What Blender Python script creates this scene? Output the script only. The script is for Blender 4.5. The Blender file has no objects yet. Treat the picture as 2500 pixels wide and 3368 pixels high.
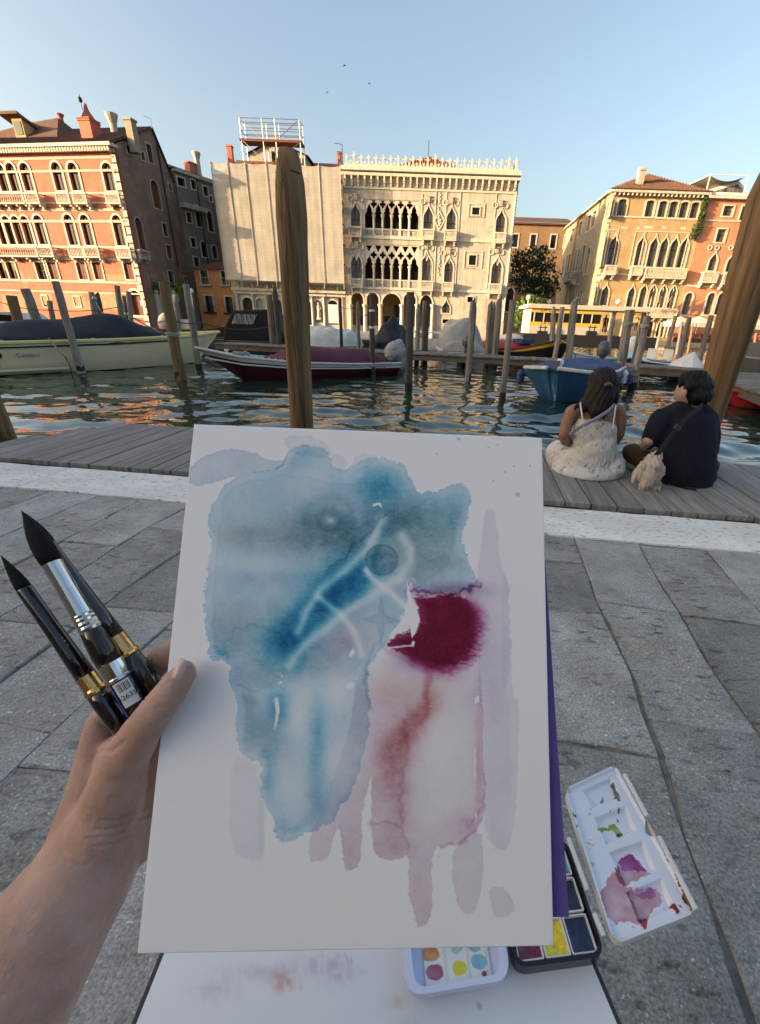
import bpy, bmesh, math, random
import numpy as np
from mathutils import Vector, Matrix
from mathutils.geometry import delaunay_2d_cdt
random.seed(7); rng = np.random.default_rng(7)
SC = bpy.context.scene; COL = SC.collection; PI = math.pi; rad = math.radians
sin, cos = math.sin, math.cos

# ------------------------------------------------------------------ camera
FPX, PITCH, ROLL, PPX, PPY, CAMH = 1390.0, rad(24.1), 0.035, 1370.0, 1684.0, 1.12
cF = Vector((0, cos(PITCH), -sin(PITCH)))
_r0 = Vector((1, 0, 0)); _u0 = Vector((0, sin(PITCH), cos(PITCH)))
cR = _r0 * cos(ROLL) + _u0 * sin(ROLL); cU = _u0 * cos(ROLL) - _r0 * sin(ROLL)
CAM = Vector((0, 0, CAMH))
cd = bpy.data.cameras.new('camera'); cam = bpy.data.objects.new('camera', cd); COL.objects.link(cam)
cd.sensor_fit = 'VERTICAL'; cd.sensor_height = 24.0; cd.lens = 24.0 * FPX / 3368.0
cd.shift_x = -(PPX - 1250.0) / 3368.0; cd.clip_start = 0.01; cd.clip_end = 3000
cam.matrix_world = Matrix(((cR.x, cU.x, -cF.x, 0), (cR.y, cU.y, -cF.y, 0), (cR.z, cU.z, -cF.z, CAMH), (0, 0, 0, 1)))
SC.camera = cam

# ------------------------------------------------------------------ sky, sun, exposure
SUN_EL, SUN_AZ = rad(9.5), rad(18.0)          # from the left, almost along the far facades
sdir = Vector((-cos(SUN_EL) * cos(SUN_AZ), -cos(SUN_EL) * sin(SUN_AZ), sin(SUN_EL)))
W = bpy.data.worlds.new('World'); SC.world = W; W.use_nodes = True
nt = W.node_tree; bg = nt.nodes['Background']; sky = nt.nodes.new('ShaderNodeTexSky')
sky.sky_type = 'NISHITA'; sky.sun_disc = False; sky.sun_elevation = SUN_EL
sky.sun_rotation = math.atan2(sdir.x, sdir.y); sky.air_density = 1.0; sky.dust_density = 5.0; sky.ozone_density = 1.6; sky.altitude = 0
nt.links.new(sky.outputs[0], bg.inputs[0]); bg.inputs[1].default_value = 0.15
sl = bpy.data.lights.new('sun', 'SUN'); sun = bpy.data.objects.new('sun', sl); COL.objects.link(sun)
sl.energy = 4.3; sl.angle = rad(0.6); sl.color = (1.0, 0.76, 0.49)
sun.rotation_euler = (-sdir).to_track_quat('-Z', 'Y').to_euler()
vs = SC.view_settings; vs.view_transform = 'Standard'; vs.look = 'None'; vs.exposure = 1.72; vs.gamma = 1.0; vs.use_curve_mapping = False
vs.use_white_balance = True; vs.white_balance_temperature = 7300; vs.white_balance_tint = 12
SC.render.engine = 'CYCLES'

# ------------------------------------------------------------------ pixel <-> place (photo is 2500 x 3368)
def ray(x, y): return cF + cR * ((x - PPX) / FPX) - cU * ((y - PPY) / FPX)
def PY(x, y, d): r = ray(x, y); return CAM + r * (d / r.y)
def PZ(x, y, z): r = ray(x, y); return CAM + r * ((z - CAMH) / r.z)
S = 2500 / 1652
def PD(xd, yd, t): return CAM + ray(xd * S, yd * S) * t     # overview pixel, depth along the view axis
def zm(ox, oy, k): return lambda x, y: (ox + x * k, oy + y * k)
z1 = zm(0, 300, .4358); z2 = zm(620, 370, .339); z3 = zm(1080, 470, .3995); z4 = zm(1640, 530, .5206)
z5 = zm(0, 880, .4358); z6 = zm(600, 930, .4358); z7 = zm(1200, 940, .4237); z8 = zm(1680, 940, .4964)
WATER = -0.5

# ------------------------------------------------------------------ materials
MATS = {}
def M(name, c1, c2=None, scale=4.0, rough=.8, bump=0.0, bscale=None, metal=0.0, spec=.3, stretch=(1, 1, 1), c3=None, s3=.6, t3=.55, rnd=0.0,
      bdist=.02, lo=.35, hi=.65, coat=0.0, sub=0.0, fine=0.0, trans=0.0, brick=None, w3=.08, streak=0.0, bmix=.8):
    m = bpy.data.materials.new(name); m.use_nodes = True; n = m.node_tree.nodes; l = m.node_tree.links
    b = n['Principled BSDF']; b.inputs['Roughness'].default_value = rough; b.inputs['Metallic'].default_value = metal
    b.inputs['Specular IOR Level'].default_value = spec; b.inputs['Coat Weight'].default_value = coat
    tc = n.new('ShaderNodeTexCoord'); mp = n.new('ShaderNodeMapping'); mp.inputs['Scale'].default_value = stretch
    oi = n.new('ShaderNodeObjectInfo'); ad = n.new('ShaderNodeVectorMath'); ad.operation = 'ADD'
    sc_ = n.new('ShaderNodeVectorMath'); sc_.operation = 'SCALE'; sc_.inputs[3].default_value = 37.0 if rnd else 0.0
    cx = n.new('ShaderNodeCombineXYZ'); l.new(oi.outputs['Random'], cx.inputs[0]); l.new(oi.outputs['Random'], cx.inputs[1])
    l.new(cx.outputs[0], sc_.inputs[0]); l.new(tc.outputs['Object'], ad.inputs[0]); l.new(sc_.outputs[0], ad.inputs[1]); l.new(ad.outputs[0], mp.inputs[0])
    def noise(s, d=6, r=.6):
        t = n.new('ShaderNodeTexNoise'); t.inputs['Scale'].default_value = s; t.inputs['Detail'].default_value = d; t.inputs['Roughness'].default_value = r
        l.new(mp.outputs[0], t.inputs['Vector']); return t.outputs[0]
    def ramp(src, a, bb):
        r = n.new('ShaderNodeMapRange'); r.inputs[1].default_value = a; r.inputs[2].default_value = bb; l.new(src, r.inputs[0]); return r.outputs[0]
    def mix(f, a, bb, mode='MIX'):
        x = n.new('ShaderNodeMix'); x.data_type = 'RGBA'; x.blend_type = mode
        for s_, i in ((f, 0), (a, 6), (bb, 7)):
            if hasattr(s_, 'is_linked'): l.new(s_, x.inputs[i])
            elif i == 0: x.inputs[0].default_value = s_
            else: x.inputs[i].default_value = (*s_, 1)
        return x.outputs[2]
    col = None
    if c2 is not None: col = mix(ramp(noise(scale), lo, hi), c1, c2)
    else: col = mix(0.0, c1, c1)
    if c3 is not None: col = mix(ramp(noise(s3, 8, .65), t3, t3 + w3), col, c3)
    if streak:
        m2 = n.new('ShaderNodeMapping'); m2.inputs['Scale'].default_value = (1, 1, .06); l.new(ad.outputs[0], m2.inputs[0])
        t = n.new('ShaderNodeTexNoise'); t.inputs['Scale'].default_value = 3.0; t.inputs['Detail'].default_value = 6; l.new(m2.outputs[0], t.inputs['Vector'])
        col = mix(ramp(t.outputs[0], .45, .75), col, mix(streak, col, (.10, .085, .07)))
    if fine:
        v = ramp(noise(scale * 14, 3), .3, .7); hs = n.new('ShaderNodeHueSaturation'); l.new(col, hs.inputs['Color'])
        mr = n.new('ShaderNodeMapRange'); mr.inputs[3].default_value = 1 - fine; mr.inputs[4].default_value = 1 + fine; l.new(v, mr.inputs[0]); l.new(mr.outputs[0], hs.inputs['Value']); col = hs.outputs[0]
    if rnd:
        hs = n.new('ShaderNodeHueSaturation'); l.new(col, hs.inputs['Color'])
        mr = n.new('ShaderNodeMapRange'); mr.inputs[3].default_value = 1 - rnd; mr.inputs[4].default_value = 1 + rnd; l.new(oi.outputs['Random'], mr.inputs[0]); l.new(mr.outputs[0], hs.inputs['Value']); col = hs.outputs[0]
    h = None
    if brick:
        bt = n.new('ShaderNodeTexBrick'); sep = n.new('ShaderNodeSeparateXYZ'); cb = n.new('ShaderNodeCombineXYZ')
        l.new(tc.outputs['Object'], sep.inputs[0]); l.new(sep.outputs[0], cb.inputs[0]); l.new(sep.outputs[2], cb.inputs[1]); l.new(cb.outputs[0], bt.inputs[0])
        bt.inputs['Scale'].default_value = brick; bt.inputs['Color1'].default_value = (1, 1, 1, 1); bt.inputs['Color2'].default_value = (.82, .82, .82, 1); bt.inputs['Mortar'].default_value = (.7, .68, .64, 1)
        bt.inputs['Mortar Size'].default_value = .025
        col = mix(bmix, col, bt.outputs[0], 'MULTIPLY')
    l.new(col, b.inputs['Base Color'])
    if bump:
        bn = n.new('ShaderNodeBump'); bn.inputs['Strength'].default_value = bump; bn.inputs['Distance'].default_value = bdist
        l.new(noise(bscale or scale * 4, 8, .65), bn.inputs['Height']); l.new(bn.outputs[0], b.inputs['Normal'])
    if sub:
        b.inputs['Subsurface Weight'].default_value = sub; b.inputs['Subsurface Radius'].default_value = (1, .35, .2); b.inputs['Subsurface Scale'].default_value = .006
    if trans: b.inputs['Transmission Weight'].default_value = trans
    MATS[name] = m; return m

# ------------------------------------------------------------------ mesh helpers
class MB:
    def __init__(s): s.v = []; s.f = []; s.m = []; s.k = 0
    def add(s, vs, fs):
        o = len(s.v); s.v += [tuple(p) for p in vs]
        for f in fs: s.f.append(tuple(i + o for i in f)); s.m.append(s.k)
        return s
    def mat(s, k): s.k = k; return s
    def box(s, x0, x1, y0, y1, z0, z1, rz=0, c=None):
        P = [(x0, y0, z0), (x1, y0, z0), (x1, y1, z0), (x0, y1, z0), (x0, y0, z1), (x1, y0, z1), (x1, y1, z1), (x0, y1, z1)]
        if rz:
            cx, cy = c or ((x0 + x1) / 2, (y0 + y1) / 2); a, b = cos(rz), sin(rz)
            P = [(cx + (x - cx) * a - (y - cy) * b, cy + (x - cx) * b + (y - cy) * a, z) for x, y, z in P]
        return s.add(P, [(3, 2, 1, 0), (4, 5, 6, 7), (0, 1, 5, 4), (1, 2, 6, 5), (2, 3, 7, 6), (3, 0, 4, 7)])
    def bar(s, a, b, r, n=6, r2=None): return s.tube([a, b], [r, r if r2 is None else r2], n)
    def tube(s, pts, rs, n=8, cap=True, ell=None, up=None):
        pts = [Vector(p) for p in pts]
        if not hasattr(rs, '__len__'): rs = [rs] * len(pts)
        rings = []; prev = None
        for i, p in enumerate(pts):
            d = (pts[min(i + 1, len(pts) - 1)] - pts[max(i - 1, 0)])
            d = d.normalized() if d.length > 1e-9 else Vector((0, 0, 1))
            if prev is None:
                q = Vector(up) if up is not None else (Vector((0, 0, 1)) if abs(d.z) < .9 else Vector((1, 0, 0)))
            else: q = prev
            a = (q - d * q.dot(d)).normalized(); b = d.cross(a); prev = a
            e = ell[i] if ell else (1, 1)
            rings.append([p + (a * cos(t) * e[0] + b * sin(t) * e[1]) * rs[i] for t in [2 * PI * k / n for k in range(n)]])
        vs = [v for r in rings for v in r]; fs = []
        for i in range(len(pts) - 1):
            for k in range(n): fs.append((i * n + k, i * n + (k + 1) % n, (i + 1) * n + (k + 1) % n, (i + 1) * n + k))
        if cap: fs.append(tuple(range(n - 1, -1, -1))); fs.append(tuple((len(pts) - 1) * n + k for k in range(n)))
        return s.add(vs, fs)
    def lathe(s, prof, n=12, o=(0, 0, 0), axis=None):
        o = Vector(o); ax = Vector(axis).normalized() if axis is not None else Vector((0, 0, 1))
        return s.tube([o + ax * z for r, z in prof], [max(r, 1e-5) for r, z in prof], n)
    def prism(s, poly, y0, y1, plane='xz'):
        n = len(poly)
        mk = (lambda p, d: (p[0], d, p[1])) if plane == 'xz' else (lambda p, d: (p[0], p[1], d))
        return s.add([mk(p, y0) for p in poly] + [mk(p, y1) for p in poly],
                     [tuple(range(n)), tuple(range(2 * n - 1, n - 1, -1))] + [(i, i + n, (i + 1) % n + n, (i + 1) % n) for i in range(n)])
    def sphere(s, c, r, n=10, m=7, sq=(1, 1, 1)):
        c = Vector(c); pts = []
        for j in range(1, m):
            t = PI * j / m
            pts += [(c.x + r * sq[0] * sin(t) * cos(2 * PI * i / n), c.y + r * sq[1] * sin(t) * sin(2 * PI * i / n), c.z + r * sq[2] * cos(t)) for i in range(n)]
        pts += [(c.x, c.y, c.z + r * sq[2]), (c.x, c.y, c.z - r * sq[2])]; fs = []; N = (m - 1) * n
        for j in range(m - 2):
            for i in range(n): fs.append((j * n + i, (j + 1) * n + i, (j + 1) * n + (i + 1) % n, j * n + (i + 1) % n))
        for i in range(n): fs.append((N, i, (i + 1) % n)); fs.append((N + 1, (m - 2) * n + (i + 1) % n, (m - 2) * n + i))
        return s.add(pts, fs)
    def holes(s, outer, hs, d0=0.0, d1=.4, back=False):
        """wall in the local xz plane: front at y=d0, edges run back to y=d1"""
        loops = [outer] + list(hs); pts = [p for lp in loops for p in lp]; N = len(pts); ed = []; k = 0
        for lp in loops: ed += [(k + i, k + (i + 1) % len(lp)) for i in range(len(lp))]; k += len(lp)
        vo, _, fo, ov, _, _ = delaunay_2d_cdt([Vector(p) for p in pts], ed, [], 0, 1e-6)
        def inside(p, lp):
            c = False; n = len(lp)
            for i in range(n):
                (x0, y0), (x1, y1) = lp[i], lp[(i + 1) % n]
                if (y0 > p[1]) != (y1 > p[1]) and p[0] < (x1 - x0) * (p[1] - y0) / (y1 - y0) + x0: c = not c
            return c
        bb = [(min(q[0] for q in lp), max(q[0] for q in lp), min(q[1] for q in lp), max(q[1] for q in lp)) for lp in loops]
        keep = []
        for t in fo:
            c = (sum(vo[i][0] for i in t) / 3, sum(vo[i][1] for i in t) / 3)
            if not inside(c, outer): continue
            if any(b_[0] < c[0] < b_[1] and b_[2] < c[1] < b_[3] and inside(c, lp) for lp, b_ in zip(loops[1:], bb[1:])): continue
            keep.append(tuple(t))
        s.add([(v[0], d0, v[1]) for v in vo], keep)
        if back: s.add([(v[0], d1, v[1]) for v in vo], [tuple(reversed(t)) for t in keep])
        fs = []
        k = 0
        for lp in loops:
            n = len(lp)
            for i in range(n): fs.append((k + i, k + (i + 1) % n, k + (i + 1) % n + N, k + i + N))
            k += n
        return s.add([(p[0], d0, p[1]) for p in pts] + [(p[0], d1, p[1]) for p in pts], fs)
    def build(s, name, mats, parent=None, smooth=False, world=False, loc=None, fixn=False):
        me = bpy.data.meshes.new(name); vs_ = s.v
        if world and parent is not None:
            mw_, q_ = parent.matrix_basis.copy(), parent.parent
            while q_ is not None: mw_ = q_.matrix_basis @ mw_; q_ = q_.parent
            iv = mw_.inverted(); vs_ = [tuple(iv @ Vector(p)) for p in s.v]
        me.from_pydata(vs_, [], s.f)
        if not isinstance(mats, (list, tuple)): mats = [mats]
        for m in mats: me.materials.append(MATS[m] if isinstance(m, str) else m)
        if len(mats) > 1: me.polygons.foreach_set('material_index', s.m)
        if smooth: me.polygons.foreach_set('use_smooth', [True] * len(me.polygons))
        if fixn:
            b = bmesh.new(); b.from_mesh(me); bmesh.ops.recalc_face_normals(b, faces=b.faces); b.to_mesh(me); b.free()
        me.update(); o = bpy.data.objects.new(name, me); COL.objects.link(o)
        if parent is not None: o.parent = parent
        if loc is not None: o.location = loc
        return o
def tag(o, label=None, cat=None, group=None, kind=None):
    if label: o['label'] = label
    if cat: o['category'] = cat
    if group: o['group'] = group
    if kind: o['kind'] = kind
    return o
def thing(name, label, cat, loc=(0, 0, 0), rz=0, group=None):
    o = bpy.data.objects.new(name, None); COL.objects.link(o); o.location = loc; o.rotation_euler = (0, 0, rz); o.empty_display_size = .2
    o.matrix_basis = Matrix.Translation(Vector(loc)) @ Matrix.Rotation(rz, 4, 'Z')
    return tag(o, label, cat, group)
def dup(o, parent=None, **kw):
    c = o.copy(); COL.objects.link(c)
    if parent is not None: c.parent = parent
    for ch in list(o.children): dup(ch, c)
    return c
def inst(name, me, parent, loc, rz=0, sc=None):
    o = bpy.data.objects.new(name, me); COL.objects.link(o); o.parent = parent; o.location = loc; o.rotation_euler = (0, 0, rz)
    if sc: o.scale = sc
    return o
def bevel(o, w, seg=2):
    b = bmesh.new(); b.from_mesh(o.data); bmesh.ops.bevel(b, geom=b.edges[:], offset=w, segments=seg, affect='EDGES', profile=.6); b.to_mesh(o.data); b.free()
def blob(name, mb, mat, parent=None, voxel=.002, smooth=6, fac=.5, world=True, disp=None):
    """melt overlapping closed shapes into one continuous smooth skin"""
    o = mb.build('tmp_' + name, mat)
    r = o.modifiers.new('r', 'REMESH'); r.mode = 'VOXEL'; r.voxel_size = voxel
    s_ = o.modifiers.new('s', 'SMOOTH'); s_.iterations = smooth; s_.factor = fac
    dg = bpy.context.evaluated_depsgraph_get(); me = bpy.data.meshes.new_from_object(o.evaluated_get(dg)); me.name = name
    bpy.data.objects.remove(o)
    if disp: 
        co = np.empty(len(me.vertices) * 3); me.vertices.foreach_get('co', co); no = np.empty(len(me.vertices) * 3); me.vertices.foreach_get('normal', no)
        co = co.reshape(-1, 3); co += no.reshape(-1, 3) * disp(co)[:, None]; me.vertices.foreach_set('co', co.ravel())
    me.polygons.foreach_set('use_smooth', [True] * len(me.polygons))
    if not me.materials: me.materials.append(MATS[mat])
    n = bpy.data.objects.new(name, me); COL.objects.link(n)
    if parent is not None:
        n.parent = parent
        if world: n.matrix_parent_inverse = parent.matrix_basis.inverted()
    me.update(); return n
def text(name, s, mat, parent, loc, size, rot=(PI / 2, 0, 0), ext=.002):
    c = bpy.data.curves.new(name, 'FONT'); c.body = s; c.size = size; c.extrude = ext; c.align_x = 'CENTER'
    o = bpy.data.objects.new(name, c); COL.objects.link(o)
    dg = bpy.context.evaluated_depsgraph_get(); me = bpy.data.meshes.new_from_object(o.evaluated_get(dg)); bpy.data.objects.remove(o)
    me.materials.clear(); me.materials.append(MATS[mat])
    n = bpy.data.objects.new(name, me); COL.objects.link(n); n.parent = parent; n.location = loc; n.rotation_euler = rot; return n
def vnoise(p, sc=1.0, seed=0):
    """cheap smooth numpy noise on Nx2 points, about -1..1"""
    r = np.random.default_rng(seed); out = np.zeros(len(p)); amp = 0
    for o in range(10):
        a = r.uniform(0, 2 * PI); k = sc * r.uniform(.7, 1.5) * (1 + o * .25); w = 1 / (1 + o * .2)
        ph = r.uniform(0, 2 * PI, 2); d = np.array([cos(a), sin(a)]); e = np.array([-sin(a), cos(a)])
        out += w * np.sin(p @ d * k * 2 * PI + ph[0] + 1.3 * np.sin(p @ e * k * 3.1 + ph[1])); amp += w
    return out / amp * 2

def fractal(P_, sc, seed, oct=4):
    """value noise on a lattice, several octaves, about -1..1"""
    out = np.zeros(len(P_)); amp = 1.0; tot = 0
    for o in range(oct):
        r = np.random.default_rng(seed * 31 + o); G = r.uniform(-1, 1, (128, 128)); q = P_ / sc * 2 ** o + r.uniform(0, 60, 2); i = np.floor(q).astype(int); f = q - i; f = f * f * (3 - 2 * f)
        g = lambda a, b: G[(i[:, 0] + a) % 128, (i[:, 1] + b) % 128]
        out += amp * ((g(0, 0) * (1 - f[:, 0]) + g(1, 0) * f[:, 0]) * (1 - f[:, 1]) + (g(0, 1) * (1 - f[:, 0]) + g(1, 1) * f[:, 0]) * f[:, 1]); tot += amp; amp *= .55
    return out / tot * 1.6
# ------------------------------------------------------------------ material library
M('stone', (.50, .44, .36), (.38, .33, .27), 3, .75, .15, streak=.35)
M('stone_pale', (.62, .56, .47), (.50, .44, .37), 2, .7, .15, streak=.25)
M('salmon', (.52, .165, .11), (.43, .12, .078), 1.2, .85, .2, c3=(.47, .215, .135), s3=.35, t3=.62, w3=.03, fine=.08, streak=.2)
M('rough_stone', (.40, .27, .16), (.28, .19, .12), 2.5, .9, .6, bscale=4, c3=(.50, .24, .13), s3=.4, t3=.56)
M('side_brick', (.30, .19, .14), (.22, .14, .105), .8, .9, .4, bscale=6, c3=(.34, .25, .19), s3=.5, t3=.55, brick=3.2, fine=.12)
M('rear_brick', (.25, .22, .175), (.18, .157, .125), .7, .9, .4, bscale=6, c3=(.31, .28, .23), s3=.4, t3=.56, brick=3.2, fine=.1)
M('roof_tile', (.15, .075, .045), (.09, .052, .037), 1.5, .9, .8, bscale=5, stretch=(1, 1, 1), fine=.3)
M('roof_red', (.20, .085, .052), (.14, .062, .042), 2, .9, .8, bscale=5, fine=.3)
M('marble', (.55, .49, .41), (.46, .39, .315), 1.1, .7, .12, c3=(.36, .30, .25), s3=.7, t3=.56, w3=.12, brick=.9, bmix=.3, streak=.45)
M('marble_trim', (.62, .56, .47), (.52, .46, .38), 2, .7, .1, streak=.2)
M('orange', (.62, .24, .09), (.52, .19, .07), 1.2, .85, .2, c3=(.46, .14, .06), s3=.6, t3=.58, fine=.06, streak=.2)
M('ochre_brick', (.50, .345, .18), (.40, .265, .135), .9, .9, .35, bscale=6, c3=(.52, .40, .24), s3=.5, t3=.56, brick=3.0, fine=.1)
M('grey_stucco', (.36, .31, .23), (.28, .24, .18), .8, .9, .3, c3=(.42, .30, .18), s3=.3, t3=.58, brick=2.5, fine=.1)
M('back_brick', (.34, .21, .12), (.25, .16, .095), .6, .9, .3, c3=(.20, .14, .09), s3=.35, t3=.55, brick=2.5, fine=.1)
M('red_stucco', (.58, .25, .14), (.50, .20, .11), 1, .85, .2, c3=(.42, .18, .11), s3=.5, t3=.56, streak=.2, fine=.06)
M('pane', (.012, .011, .012), None, rough=.12, spec=.5)
M('pane_curtain', (.20, .19, .17), (.06, .055, .05), 3, .5, stretch=(4, 1, .2), lo=.45, hi=.55)
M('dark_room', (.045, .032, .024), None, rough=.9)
M('frame_dark', (.06, .035, .022), None, rough=.6)
M('shutter_red', (.14, .035, .02), None, rough=.7)
M('shutter_green', (.05, .055, .025), None, rough=.7)
M('iron', (.02, .02, .022), None, rough=.5)
M('steel', (.45, .45, .45), (.3, .28, .26), 8, .4, metal=.8)
M('scaff_board', (.20, .075, .05), (.14, .05, .04), 3, .8)
M('white_paint', (.72, .72, .70), (.64, .64, .62), 4, .5)
M('pile', (.27, .245, .21), (.14, .12, .10), 5, .9, .9, bscale=9, stretch=(3, 3, .25), c3=(.06, .055, .05), s3=1.2, t3=.60, w3=.15, rnd=.25)
M('pile_brown', (.25, .155, .075), (.13, .078, .036), 5, .85, .8, bscale=9, stretch=(3, 3, .22), c3=(.06, .035, .018), s3=1.2, t3=.60, w3=.15, rnd=.1)
M('pile_dark', (.09, .078, .068), (.045, .04, .035), 5, .85, .8, bscale=9, stretch=(3, 3, .25), rnd=.2)
M('pile_wet', (.02, .02, .016), (.035, .034, .02), 8, .35, .4)
M('rope', (.42, .39, .33), (.28, .25, .2), 60, .9, .5)
M('rope_dark', (.07, .06, .05), None, rough=.9)
M('plank', (.27, .255, .235), (.16, .15, .138), 3, .8, .5, bscale=14, stretch=(9, .6, 2), rnd=.13, fine=.12, c3=(.36, .34, .315), s3=2.0, t3=.58, bdist=.004)
M('jetty_plank', (.19, .17, .15), (.12, .11, .10), 4, .85, .3, rnd=.2)
M('beam', (.13, .105, .085), (.08, .065, .055), 3, .85, .4, stretch=(.3, 3, 3))
# slabs of trachyte: pitted, grey, each a little different
def slab_mat(name, c1, c2, c3, rough_amt, pit):
    m = M(name, c1, c2, 5, .82, .0, rnd=.24, fine=.0, c3=c3, s3=1.3, t3=.56, w3=.25); n = m.node_tree.nodes; l = m.node_tree.links; b = n['Principled BSDF']
    ad = [x for x in n if x.type == 'VECT_MATH' and x.operation == 'ADD'][0]
    def nz(s_, st, d=4, r=.6):
        mp = n.new('ShaderNodeMapping'); mp.inputs['Scale'].default_value = st; l.new(ad.outputs[0], mp.inputs[0]); t = n.new('ShaderNodeTexNoise'); t.inputs['Scale'].default_value = s_; t.inputs['Detail'].default_value = d; t.inputs['Roughness'].default_value = r; l.new(mp.outputs[0], t.inputs['Vector']); return t.outputs[0]
    def mr(src, a, b_, c, d):
        x = n.new('ShaderNodeMapRange'); x.inputs[1].default_value = a; x.inputs[2].default_value = b_; x.inputs[3].default_value = c; x.inputs[4].default_value = d; l.new(src, x.inputs[0]); return x.outputs[0]
    def mth(op, a, b_):
        x = n.new('ShaderNodeMath'); x.operation = op
        for i, v in enumerate((a, b_)):
            if hasattr(v, 'is_linked'): l.new(v, x.inputs[i])
            else: x.inputs[i].default_value = v
        return x.outputs[0]
    chis = nz(27, (.55, 1.5, 1), 3, .55); grit = nz(150, (1, 1, 1), 4, .7); big = nz(3.2, (1, 1, 1), 4, .6); spk = nz(95, (1, 1, 1), 1, .5)
    pits = mr(chis, .32, .45, 1.0, 0.0); zone = mr(big, .40, .62, .25, 1.0); pz = mth('MULTIPLY', pits, zone)
    col = b.inputs['Base Color'].links[0].from_socket
    v = mth('MULTIPLY', mth('MULTIPLY', mr(pz, 0, 1, 1.0, 1 - pit), mr(grit, .30, .70, .48, 1.5)), mr(spk, .69, .74, 1.0, 1.9))
    hs = n.new('ShaderNodeHueSaturation'); l.new(col, hs.inputs['Color']); l.new(v, hs.inputs['Value']); l.new(hs.outputs[0], b.inputs['Base Color'])
    h = mth('ADD', mth('MULTIPLY', mth('MULTIPLY', chis, zone), rough_amt), mth('MULTIPLY', grit, .22))
    bn = n.new('ShaderNodeBump'); bn.inputs['Strength'].default_value = .9; bn.inputs['Distance'].default_value = .011; l.new(h, bn.inputs['Height']); l.new(bn.outputs[0], b.inputs['Normal'])
slab_mat('slab', (.345, .335, .31), (.225, .215, .197), (.25, .215, .17), 1.5, .75)
slab_mat('slab_smooth', (.35, .34, .32), (.25, .24, .225), (.22, .21, .195), .6, .4)
M('joint', (.27, .25, .225), (.13, .117, .10), 20, .95, .8, bscale=60)
M('mortar', (.26, .26, .25), (.18, .18, .175), 20, .95, .4, bscale=60)
M('kerb', (.85, .82, .77), (.66, .63, .575), 2.2, .8, 1.0, bscale=24, stretch=(.8, 1.9, 1), c3=(.24, .22, .20), s3=30, t3=.565, w3=.09, rnd=.05, bdist=.014)
# ================================================================== THE SETTING: water, quay, dock
def wmat():
    m = bpy.data.materials.new('water'); m.use_nodes = True; n = m.node_tree.nodes; l = m.node_tree.links; b = n['Principled BSDF']
    b.inputs['Base Color'].default_value = (.012, .034, .024, 1); b.inputs['Roughness'].default_value = .015; b.inputs['IOR'].default_value = 1.5; b.inputs['Specular IOR Level'].default_value = 1.0
    tc = n.new('ShaderNodeTexCoord'); mp = n.new('ShaderNodeMapping'); mp.inputs['Scale'].default_value = (.55, 1.25, 1); l.new(tc.outputs['Object'], mp.inputs[0])
    t = n.new('ShaderNodeTexNoise'); t.inputs['Scale'].default_value = 3.6; t.inputs['Detail'].default_value = 2.0; t.inputs['Roughness'].default_value = .45; l.new(mp.outputs[0], t.inputs['Vector'])
    bn = n.new('ShaderNodeBump'); bn.inputs['Strength'].default_value = .20; bn.inputs['Distance'].default_value = .06; l.new(t.outputs[0], bn.inputs['Height']); l.new(bn.outputs[0], b.inputs['Normal'])
    MATS['water'] = m
wmat()
def water():
    ny, nx = 700, 480
    ys = 2.2 * np.exp(np.linspace(0, math.log(120 / 2.2), ny)); s = np.linspace(-1, 1, nx)
    X = s[None, :] * (ys[:, None] * 1.15 + 3.5); Y = np.repeat(ys[:, None], nx, 1)
    r = np.random.default_rng(3); Z = np.zeros_like(X)
    for i in range(44):
        lam = .30 * (1.5 / .30) ** r.random(); a = r.normal(PI / 2 + .1, .42); k = 2 * PI / lam; ph = r.uniform(0, 6.28)
        amp = lam * .0044
        fade = np.clip(1.6 * lam / (.0064 * ys[:, None] * 2.4 + .02), 0, 1)
        w_ = np.sin(k * (X * cos(a) + Y * sin(a)) + ph + .8 * np.sin(.23 * k * (X * sin(a) - Y * cos(a)) + ph * 2))
        Z += amp * fade * w_
    calm = .75 + .25 * np.sin(X * .31 + 1.0) * np.sin(Y * .27)
    Z = Z * calm + WATER
    # far skirts so the sheet reaches past the frame on both sides
    v = np.stack([X, Y, Z], -1).reshape(-1, 3)
    i = np.arange(ny * nx).reshape(ny, nx); f = np.stack([i[:-1, :-1], i[:-1, 1:], i[1:, 1:], i[1:, :-1]], -1).reshape(-1, 4)
    me = bpy.data.meshes.new('water'); me.vertices.add(len(v)); me.vertices.foreach_set('co', v.ravel())
    me.loops.add(f.size); me.loops.foreach_set('vertex_index', f.ravel().astype(np.int32)); me.polygons.add(len(f))
    me.polygons.foreach_set('loop_start', np.arange(0, f.size, 4, dtype=np.int32)); me.polygons.foreach_set('use_smooth', np.ones(len(f), bool))
    me.materials.append(MATS['water']); me.update(calc_edges=True); me.validate()
    o = bpy.data.objects.new('water', me); COL.objects.link(o); return tag(o, 'rippled dark green canal water', None, kind='structure')
water()
M('bed', (.02, .03, .025), None, rough=1)
tag(MB().box(-400, 400, -60, 400, -3.2, -3.0).build('canal_bed', 'bed'), 'dark canal bed under the water', None, kind='structure')

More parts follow.
